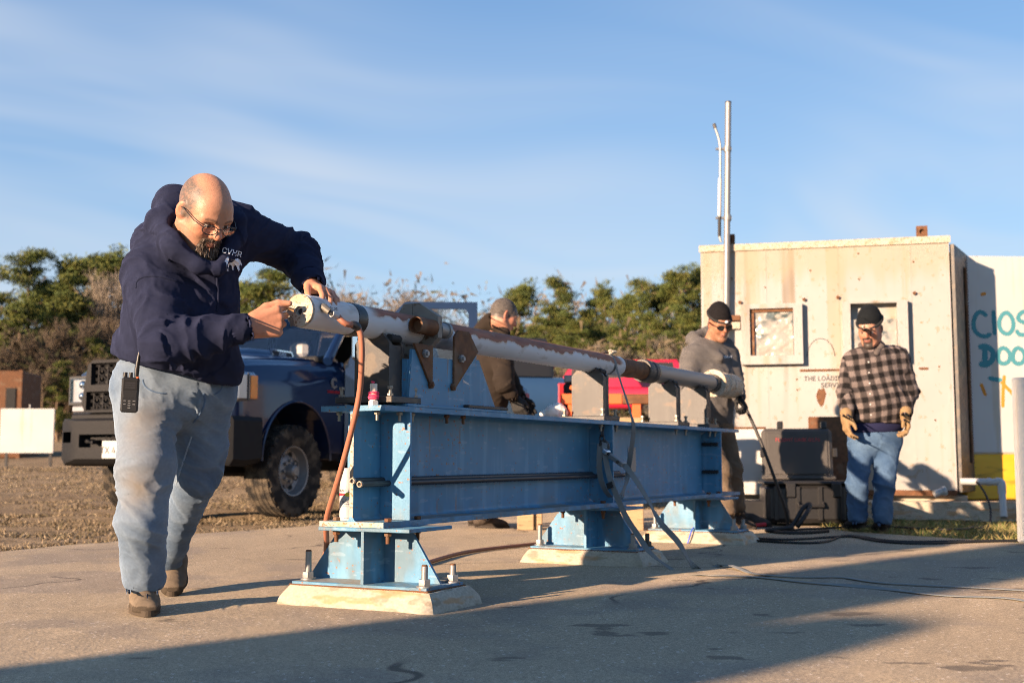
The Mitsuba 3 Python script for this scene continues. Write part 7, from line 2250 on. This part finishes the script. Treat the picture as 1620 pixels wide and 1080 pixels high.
part(hose, 'tape_wrap', tube(spline([at(556, 513.5, 4.437), at(562, 515, 4.448), at(567.5, 520.5, 4.457)], 8), [0.0135, 0.0155, 0.016, 0.0165, 0.016, 0.0155, 0.015, 0.0135], 10), 'mat_black_plastic', smooth=40)

can = thing('spray_can', 'white spray paint can standing on the lower flange beside the web', 'can')
cb_ = B(0.075, -0.068, ZB1 + 0.0006)
cr = 0.033
part(can, 'tin', lathe([(0, 0), (cr - 0.001, 0), (cr, 0.002), (cr, 0.132), (cr - 0.006, 0.142), (0, 0.142)], cb_, [0, 0, 1], 36), 'mat_white_plastic', smooth=40)
part(can, 'cap', lathe([(cr - 0.002, 0.1335), (cr - 0.001, 0.135), (cr - 0.005, 0.200), (cr - 0.008, 0.204), (0, 0.205)], cb_, [0, 0, 1], 36), 'mat_white_plastic', smooth=40)
tocam = unit(-cb_ * [1, 1, 0])
az0 = math.atan2(tocam[1], tocam[0])


def on_can(mesh, z, lift):
    mesh = trimesh.Trimesh(mesh.vertices, mesh.faces).subdivide_to_size(0.0045, max_iter=12)
    V = np.array(mesh.vertices)
    a = az0 + V[:, 0] / cr
    R = cr + lift + V[:, 2]
    mesh.vertices = np.stack([cb_[0] + R * np.cos(a), cb_[1] + R * np.sin(a), cb_[2] + z + V[:, 1]], 1)
    return mesh


def band(x0, x1, z0, z1, n=24):
    xs_ = np.linspace(x0, x1, n)
    pg = sg.Polygon([(x, z0) for x in xs_] + [(x, z1) for x in xs_[::-1]])
    return trimesh.creation.extrude_polygon(pg, 0.0004, engine='earcut')


part(can, 'red_band', on_can(band(-0.05, 0.05, 0.0965, 0.106), 0, 0.0002), 'mat_red', smooth=False)
ov = trimesh.creation.extrude_polygon(shapely.affinity.scale(sg.Point(0, 0).buffer(1, quad_segs=10), 0.013, 0.008), 0.0004, engine='earcut')
part(can, 'yellow_badge', on_can(ov, 0.101, 0.0008), 'mat_yellow', smooth=False)
for tx, z, hh, mm in (('RUST-OLEUM', 0.112, 0.0085, 'mat_ink'), ('FLAT', 0.0785, 0.0058, 'mat_ink'), ('PROTECTIVE', 0.0700, 0.0058, 'mat_ink'), ('ENAMEL', 0.0615, 0.0058, 'mat_ink'), ('STOPS', 0.0985, 0.0035, 'mat_ink'), ('INTERIOR / EXTERIOR', 0.0540, 0.0028, 'mat_red'), ('NET WT 12 OZ', 0.008, 0.0030, 'mat_ink')):
    t = meshkit.text_mesh(tx, hh, 0.0004, hh > 0.005)
    t.apply_translation([-t.bounds[:, 0].mean(), 0, 0])
    part(can, 'label_text', on_can(t, z, 0.0014 if tx == 'STOPS' else 0.0003), mm, smooth=False)

sp = thing('twine_spool', 'bright pink twine wound round a clear tube on the near end of the stand', 'spool')
so = B(0.032, 0.076, ZT1)
so[2] = ZT1 + 0.0006
part(sp, 'white_foot', lathe([(0, 0), (0.021, 0), (0.021, 0.016), (0.018, 0.018), (0, 0.018)], so, [0, 0, 1], 6), 'mat_white_plastic')
part(sp, 'clear_tube', lathe([(0, 0.018), (0.0145, 0.018), (0.0145, 0.083), (0.012, 0.085), (0, 0.085)], so, [0, 0, 1], 20), 'mat_clear_tube', smooth=40)
for i in range(7):
    a = np.linspace(0, 2 * math.pi, 22)
    tl = 0.3 * math.sin(i * 2.1)
    P = np.stack([so[0] + (0.0175 + 0.001 * (i % 3)) * np.cos(a), so[1] + (0.0175 + 0.001 * (i % 3)) * np.sin(a), so[2] + 0.026 + 0.0042 * i + 0.012 * tl * np.cos(a + i)], 1)
    part(sp, 'twine', tube(P, 0.0032, 6, cap=False), 'mat_pink', smooth=True)
part(sp, 'twine_end', tube(spline([so + [0.0, 0, 0.085], so + [-0.008, -0.01, 0.092], so + [0.006, -0.012, 0.089]], 10), 0.0022, 6), 'mat_pink')

# ratchet straps


def ribbon(pts, w, th, n=60, tw=None, M=None):
    """Webbing: a flat band along a spline; tw: direction of the band's width at each control point."""
    P = spline(pts, n)
    t = np.gradient(P, axis=0)
    t /= np.linalg.norm(t, axis=1, keepdims=True)
    s = np.linspace(0, 1, n)
    W = np.stack([np.interp(s, np.linspace(0, 1, len(tw)), np.array(tw)[:, i]) for i in range(3)], 1)
    W = W - t * (W * t).sum(1, keepdims=True)
    W /= np.linalg.norm(W, axis=1, keepdims=True) + 1e-9
    N = np.cross(t, W)
    R = np.stack([P - W * w / 2 - N * th / 2, P + W * w / 2 - N * th / 2, P + W * w / 2 + N * th / 2, P - W * w / 2 + N * th / 2], 1).reshape(-1, 3)
    F = []
    for i in range(n - 1):
        for j in range(4):
            a, b = i * 4 + j, i * 4 + (j + 1) % 4
            F += [[a, b, b + 4], [a, b + 4, a + 4]]
    F += [[0, 2, 1], [0, 3, 2], [4 * n - 4, 4 * n - 3, 4 * n - 2], [4 * n - 4, 4 * n - 2, 4 * n - 1]]
    m = trimesh.Trimesh(R, F, process=False)
    m.fix_normals()
    return m


rs_ = thing('ratchet_strap', 'grey ratchet strap hooked to a chain under the top flange, trailing over the ground', 'strap')
cx0 = at(952, 672, 6.62)
for i in range(6):
    c = cx0 + np.array([0.002 * (i % 2), -0.01, -0.031 * i - 0.012])
    a = np.linspace(0, 2 * math.pi, 17)
    dirn = U if i % 2 else VR
    P = [c + dirn * 0.0125 * math.cos(q) + np.array([0, 0, 0.021 * math.sin(q)]) for q in a]
    part(rs_, 'chain_link', tube(P, 0.0042, 6, cap=False), 'mat_dark_steel', smooth=True)
hk_ = [at(953, 697, 6.58), at(949, 705, 6.58), at(949, 715, 6.58), at(955, 719, 6.58), at(961, 712, 6.58), at(961, 702, 6.58), at(956, 697, 6.58)]
part(rs_, 'hook', tube(spline(hk_, 24), 0.009, 8), 'mat_dark_steel', smooth=True)
ra, rb2 = at(956, 712, 6.5), at(988, 735, 6.42)
RM = frame(ra, rb2 - ra)
part(rs_, 'ratchet_body', box(0, 0.03, -0.02, 0.02, -0.012, 0.012, 0.004), 'mat_chrome', M=RM)
part(rs_, 'ratchet_handle', box(0.05, 0.150, -0.022, 0.022, -0.016, 0.012, 0.005), 'mat_galvanised', M=RM)
part(rs_, 'ratchet_axle', cyl([0.12, -0.03, 0], [0.12, 0.03, 0], 0.009), 'mat_dark_steel', M=RM)
part(rs_, 'ratchet_neck', box(0.03, 0.05, -0.012, 0.012, -0.008, 0.008, 0.003), 'mat_dark_steel', M=RM)
gz = [0, 0, 0.006]
w1_ = [at(988, 735, 6.42), at(998, 748, 6.38), at(1010, 765, 6.35), at(1030, 800, 6.3), at(1048, 830, 6.25), at(1075, 860, 6.2), at(1100, 876, 6.25) * [1, 1, 0] + gz, gnd(1140, 896) + gz, gnd(1185, 907) + gz, gnd(1215, 911) + gz, gnd(1275, 914) + gz, gnd(1325, 914) + gz, gnd(1375, 921) + gz, gnd(1440, 926) + gz, gnd(1560, 932) + gz, gnd(1640, 937) + gz]
part(rs_, 'webbing', ribbon(w1_, 0.030, 0.0025, 140, [VR, VR + U, U, VR + [0, 0, 0.4], U, VR, U, U + VR * 0.3, U, U, VR + U * 0.5, U, U, U + VR * 0.2, U, U]), 'mat_strap', smooth=20)
w2_ = [at(957, 700, 6.55), at(957, 716, 6.5), at(962, 745, 6.46), at(968, 765, 6.44), at(978, 790, 6.42), at(992, 820, 6.38), at(1012, 850, 6.3), at(1030, 875, 6.22), gnd(1060, 900) + gz, gnd(1110, 911) + gz, gnd(1180, 913) + gz, gnd(1270, 922) + gz, gnd(1390, 932) + gz, gnd(1500, 944) + gz, gnd(1560, 946) + gz, gnd(1640, 957) + gz]
part(rs_, 'webbing', ribbon(w2_, 0.030, 0.0025, 140, [VR + U, VR + U * 0.6, VR, VR + U * 0.3, VR, U, VR + U * 0.4, VR, U, U, U, U + [0, 0, 0.4], U, U, U, U]), 'mat_strap', smooth=20)
w3_ = [at(949, 702, 6.58), at(948, 730, 6.55), at(950, 755, 6.55), at(956, 772, 6.56), at(966, 786, 6.6)]
part(rs_, 'webbing', ribbon(w3_, 0.030, 0.0025, 40, [VR + U, VR + U * 0.8, VR + U * 0.3, VR, VR]), 'mat_strap', smooth=20)
part(rs_, 'black_loop', ribbon([at(963.5, 763, 6.43), at(966, 772, 6.42)], 0.035, 0.006, 6, [VR, VR]), 'mat_cable', smooth=20)
st2 = thing('tie_down_strap', 'narrow grey strap from over the tube down across the beam side', 'strap')
part(st2, 'webbing', ribbon([B(2.54, 0.061, PIPE_Z + 0.012), B(2.545, 0.075, PIPE_Z - 0.06), B(2.55, 0.135, 0.86), B(2.56, 0.156, 0.77), B(2.57, 0.156, 0.745), B(2.60, 0.13, 0.62), B(2.63, 0.10, 0.52), B(2.66, 0.08, 0.47)], 0.028, 0.0022, 60, [U, U, U, U, U + VR * 0.5, VR + U, VR, VR]), 'mat_strap', smooth=20)
part(st2, 'loose_tail', ribbon([B(2.66, 0.08, 0.47), B(2.62, 0.085, 0.42), B(2.55, 0.09, 0.36), B(2.50, 0.10, 0.335)], 0.028, 0.0022, 24, [VR, U, U, VR]), 'mat_strap', smooth=20)

# blue twine tangle and cables on the pad
rng = np.random.default_rng(12)
bt = gnd(1105, 854)
P = [bt + np.array([0.34 * math.cos(q * 0.37 + rng.normal(0, 0.2)) * rng.uniform(0.3, 1), 0.13 * math.sin(q * 0.71) * rng.uniform(0.3, 1), 0.008 + 0.018 * rng.uniform()]) for q in range(70)]
br_ = thing('blue_twine', 'loose tangle of bright blue twine on the pad by the farthest pedestal', 'twine')
part(br_, 'tangle', tube(spline(P, 500), 0.0045, 5), 'mat_blue_rope', smooth=True)
part(br_, 'loose_end', tube(spline([gnd(1075, 852) + gz, at(1093, 842, 8.1), at(1098, 834, 8.15), at(1104, 838, 8.2), gnd(1110, 852) + gz], 30), 0.0045, 5), 'mat_blue_rope', smooth=True)
for i, pts in enumerate(([(1068, 853), (1120, 857), (1175, 856), (1230, 859), (1290, 860), (1340, 849), (1365, 851), (1420, 858), (1500, 858), (1560, 857), (1640, 856)],
                        [(1090, 854), (1160, 851), (1230, 855), (1300, 852), (1345, 850), (1380, 856), (1440, 861), (1530, 859), (1640, 858)],
                        [(1215, 842), (1262, 839), (1320, 836), (1390, 834), (1470, 838), (1540, 834)])):
    solo('ground_cable', tube(spline([gnd(a, b) + [0, 0, 0.009] for a, b in pts], 80), 0.0085, 7), 'mat_cable', ('longest black cable snaking over the pad to the pale cabinet', 'black cable looping from the blue twine towards the shed', 'black cable lying along the grass edge behind the plaid man')[i], 'cable', smooth=True)
cs = thing('cable_stand', 'small black wire foot with a padded arm where the rod meets the ground', 'stand')
part(cs, 'foot', tube(spline([gnd(1212, 841) + [0, 0, 0.012], gnd(1250, 845) + [0, 0, 0.012], gnd(1310, 842) + [0, 0, 0.012]], 16), 0.014, 8), 'mat_cable', smooth=True)
part(cs, 'arm', tube(spline([gnd(1240, 843) + [0, 0, 0.014], at(1262, 818, 9.2), at(1272, 802, 9.25), at(1281, 797, 9.3), at(1278, 808, 9.2), at(1262, 832, 9.15)], 30), 0.018, 8), 'mat_cable', smooth=True)
part(cs, 'cross_foot', tube([gnd(1212, 843) + [0, 0, 0.02], at(1256, 833, 9.15)], 0.016, 8), 'mat_cable', smooth=True)
ot = thing('orange_tool', 'small orange red hand tool on the pad by the boots of the young man', 'tool')
OT = frame(gnd(1185, 835), unit([1, 0.25, 0]))
part(ot, 'body', box(-0.07, 0.06, -0.03, 0.03, 0.0, 0.035, 0.01), 'mat_orange', M=OT)
part(ot, 'handle', cyl([0.05, 0, 0.02], [0.15, 0.01, 0.03], 0.016), 'mat_red', M=OT)

# wooden trestle bench behind the stand with things on it
wbM = frame(np.array([0.02, 9.52, 0]), unit([1, -0.06, 0]))
wb = thing('wooden_bench', 'rough timber bench behind the blue stand, loaded with tools', 'bench')
for i in range(4):
    part(wb, 'plank', box(-0.06 + 0.01 * i, 1.02, 0.0 + 0.145 * i, 0.14 + 0.145 * i, 0.842 + 0.003 * (i % 2), 0.882 + 0.003 * (i % 2), 0.004), 'mat_wood', M=wbM)
part(wb, 'front_rail', box(-0.04, 1.0, -0.042, -0.0005, 0.80, 0.878, 0.004), 'mat_wood', M=wbM)
for x in (0.02, 0.88):
    for y in (0.02, 0.46):
        part(wb, 'leg', box(x, x + 0.13, y, y + 0.09, 0, 0.84, 0.005), 'mat_wood', M=wbM)
for x in (0.155, 0.60):
    part(wb, 'block', box(x, x + 0.06 + 0.3 * (x > 0.5), 0.05, 0.12, 0.0, 0.16, 0.004), 'mat_wood', M=wbM)
part(wb, 'stretcher', box(0.15, 0.88, 0.06, 0.10, 0.20, 0.30, 0.004), 'mat_wood', M=wbM)
fr = thing('machine_stand', 'orange painted steel frame lying on the timber bench', 'frame')
fa_ = wbM @ frame([0.42, 0.30, 0.888], [1, 0, 0])
for x in (0.0, 0.52):
    part(fr, 'upright', box(x, x + 0.07, -0.05, 0.05, 0.0, 0.11, 0.004), 'mat_orange', M=fa_)
part(fr, 'top_bar', box(-0.06, 0.44, -0.06, 0.06, 0.1105, 0.195, 0.006), 'mat_orange', M=fa_)
part(fr, 'rusty_bar', box(0.4405, 0.66, -0.06, 0.06, 0.1105, 0.19, 0.006), 'mat_rust', M=fa_)
part(fr, 'lever', box(0.0, 0.11, -0.02, 0.02, 0.0, 0.035, 0.005), 'mat_orange', M=fa_ @ frame([0.01, 0, 0.235], [1, 0, -0.35]))
cm_ = mesh_field([cone(wbM[:3, :3] @ np.array([0.22, 0.2, 0.91]) + wbM[:3, 3], wbM[:3, :3] @ np.array([0.36, 0.25, 0.93]) + wbM[:3, 3], 0.03, 0.055, k=0.04), cone(wbM[:3, :3] @ np.array([0.30, 0.2, 0.93]) + wbM[:3, 3], wbM[:3, :3] @ np.array([0.33, 0.22, 0.97]) + wbM[:3, 3], 0.05, 0.03, k=0.05)], 0.010, cut=[half(wbM[:3, :3] @ np.array([0.3, 0.2, 0.887]) + wbM[:3, 3], [0, 0, -1], 0.004)])
cm_, f = wrinkle(cm_, [(wbM[:3, 3] + [0.2, 0.2, 0.9], wbM[:3, 3] + [0.4, 0.2, 0.9])], 0.022, 22, seed=8)
solo('white_cloth', cm_, 'mat_matte', 'crumpled white cloth on the timber bench, left of the orange frame', 'cloth', smooth=True, color=vcol(cm_, (0.72, 0.70, 0.66), 0.1, 30))
cp = wbM[:3, :3] @ np.array([0.41, 0.44, 0.93]) + wbM[:3, 3]
bg = mesh_field([cone(cp - [0.08, 0, 0], cp + [0.06, 0, 0.0], 0.05, 0.07, k=0.05), cone(cp, cp + [0, 0, 0.06], 0.085, 0.05, k=0.05)], 0.012)
solo('tool_bag', bg, 'mat_black_matte', 'rounded black bag on the timber bench behind the orange frame', 'bag', smooth=True)
jr = thing('steel_canister', 'short canister with a silver top beside the black bag on the bench', 'canister')
JM = wbM @ frame([0.44, 0.56, 0.886], [1, 0, 0])
part(jr, 'body', box(-0.06, 0.14, -0.08, 0.08, 0, 0.30, 0.02), 'mat_black_matte', M=JM)
part(jr, 'silver_top', box(-0.055, 0.05, -0.085, 0.075, 0.3005, 0.365, 0.01), 'mat_galvanised', M=JM)
part(jr, 'spout', box(0.06, 0.13, -0.085, 0.075, 0.3005, 0.36, 0.01), 'mat_speckled', M=JM)
solo('candle_stub', cyl(wbM[:3, :3] @ np.array([0.06, 0.05, 0.8855]) + wbM[:3, 3], wbM[:3, :3] @ np.array([0.06, 0.05, 0.945]) + wbM[:3, 3], 0.017), 'mat_speckled', 'short pale peg standing on the left end of the timber bench', 'peg', smooth=40)

# equipment case, white board, brown board, black box by the shed
cM = frame(np.array([2.47, 10.02, 0.0]), unit([1, -0.10, 0]))
ca = thing('equipment_case', 'large black plastic equipment case standing open in front of the shed', 'case')
part(ca, 'tub', box(-0.36, 0.36, 0.0, 0.56, 0.03, 0.345, 0.035), 'mat_black_plastic', M=cM)
part(ca, 'rim', box(-0.375, 0.375, -0.012, 0.575, 0.3455, 0.372, 0.01), 'mat_black_plastic', M=cM)
for x in (-0.30, -0.12, 0.06, 0.24):
    part(ca, 'rib', box(x, x + 0.04, -0.018, -0.0005, 0.05, 0.33, 0.006), 'mat_black_plastic', M=cM)
for x in (-0.2, 0.17):
    part(ca, 'latch', box(x, x + 0.08, -0.034, -0.0185, 0.24, 0.36, 0.008), 'mat_black_plastic', M=cM)
part(ca, 'handle', tube([[-0.1, -0.02, 0.20], [-0.1, -0.05, 0.17], [0.1, -0.05, 0.17], [0.1, -0.02, 0.20]], 0.012, 8), 'mat_black_plastic', M=cM)
lidM = cM @ frame([0, 0.575, 0.375], [1, 0, 0], unit([0, 0.12, 1]))
mat('mat_lid', (0.060, 0.056, 0.053), 0.7)
li = part(ca, 'lid', box(-0.32, 0.29, 0.0, 0.10, 0.0, 0.455, 0.03), 'mat_lid', M=lidM)
part(li, 'lid_panel', box(-0.275, 0.245, -0.012, -0.0005, 0.045, 0.41, 0.012), 'mat_lid', M=lidM)
part(li, 'lid_rim', box(-0.335, 0.305, -0.03, -0.0125, -0.0, 0.03, 0.008), 'mat_lid', M=lidM)
for x in (-0.335, 0.291):
    part(li, 'side_latch', box(x, x + 0.04, 0.01, 0.06, 0.2, 0.28, 0.006), 'mat_black_plastic', M=lidM)
for x in (-0.18, 0.2):
    part(li, 'hinge_clip', box(x, x + 0.05, 0.02, 0.07, 0.456, 0.52, 0.006), 'mat_black_plastic', M=lidM)
LMt = lidM @ frame([-0.01, -0.0125, 0.335], [1, 0, 0]) @ trimesh.transformations.rotation_matrix(math.pi / 2, [1, 0, 0])
part(li, 'red_lettering', text('FLIGHT CASE 0174', 0.030, LMt, 0.001), 'mat_red', smooth=False)
wbM2 = frame(np.array([2.04, 10.84, 0.0]), unit([1, -0.12, 0]), unit([0, 0.10, 1]))
wp2 = thing('white_board', 'white board with a brown top edge leaning behind the black case', 'board')
part(wp2, 'sheet', box(-0.05, 0.62, 0, 0.03, 0.24, 0.83, 0.004), 'mat_white_wall', M=wbM2)
part(wp2, 'top_edge', box(-0.05, 0.25, -0.004, 0.034, 0.8305, 0.848, 0.002), 'mat_rust', M=wbM2)
solo('black_box', cat(box(-0.03, 0.30, 0, 0.3, 0.0, 0.205, 0.01)), 'mat_black_plastic', 'low black box on the ground below the white board', 'box', M=frame(np.array([1.96, 10.35, 0.0]), unit([1, -0.1, 0])))
bb = solo('brown_board', box(-0.02, 0.40, 0, 0.03, 0.0, 0.95, 0.004), 'mat_rust', 'brown board leaning on the shed wall behind the open case', 'board', M=frame(np.array([2.74, 11.02, 0.0]), unit([1, -0.2, 0]), unit([0, 0.12, 1])))

# ------------------------------------------------------------------ out of the picture on the left, what throws the long shadows on the pad
tkk = thing('storage_tank', 'tall pale steel tank standing on the pad left of and behind the camera', 'tank')
c = np.array([-7.0, -2.97, 0])
part(tkk, 'shell', lathe([(0, 0), (0.51, 0), (0.51, 4.6), (0.46, 4.85), (0.28, 5.0), (0, 5.05)], c, [0, 0, 1], 40), 'mat_white_wall', smooth=40)
for z in (0.02, 1.5, 3.0, 4.5):
    part(tkk, 'hoop', lathe([(0.505, z), (0.525, z), (0.525, z + 0.05), (0.505, z + 0.05)], c, [0, 0, 1], 40), 'mat_steel')
t2 = thing('storage_tank', 'narrower steel tank beside the tall pale one behind the camera', 'tank')
c = np.array([-6.15, -3.17, 0])
part(t2, 'shell', lathe([(0, 0), (0.27, 0), (0.27, 2.2), (0.2, 2.35), (0, 2.4)], c, [0, 0, 1], 32), 'mat_steel', smooth=40)
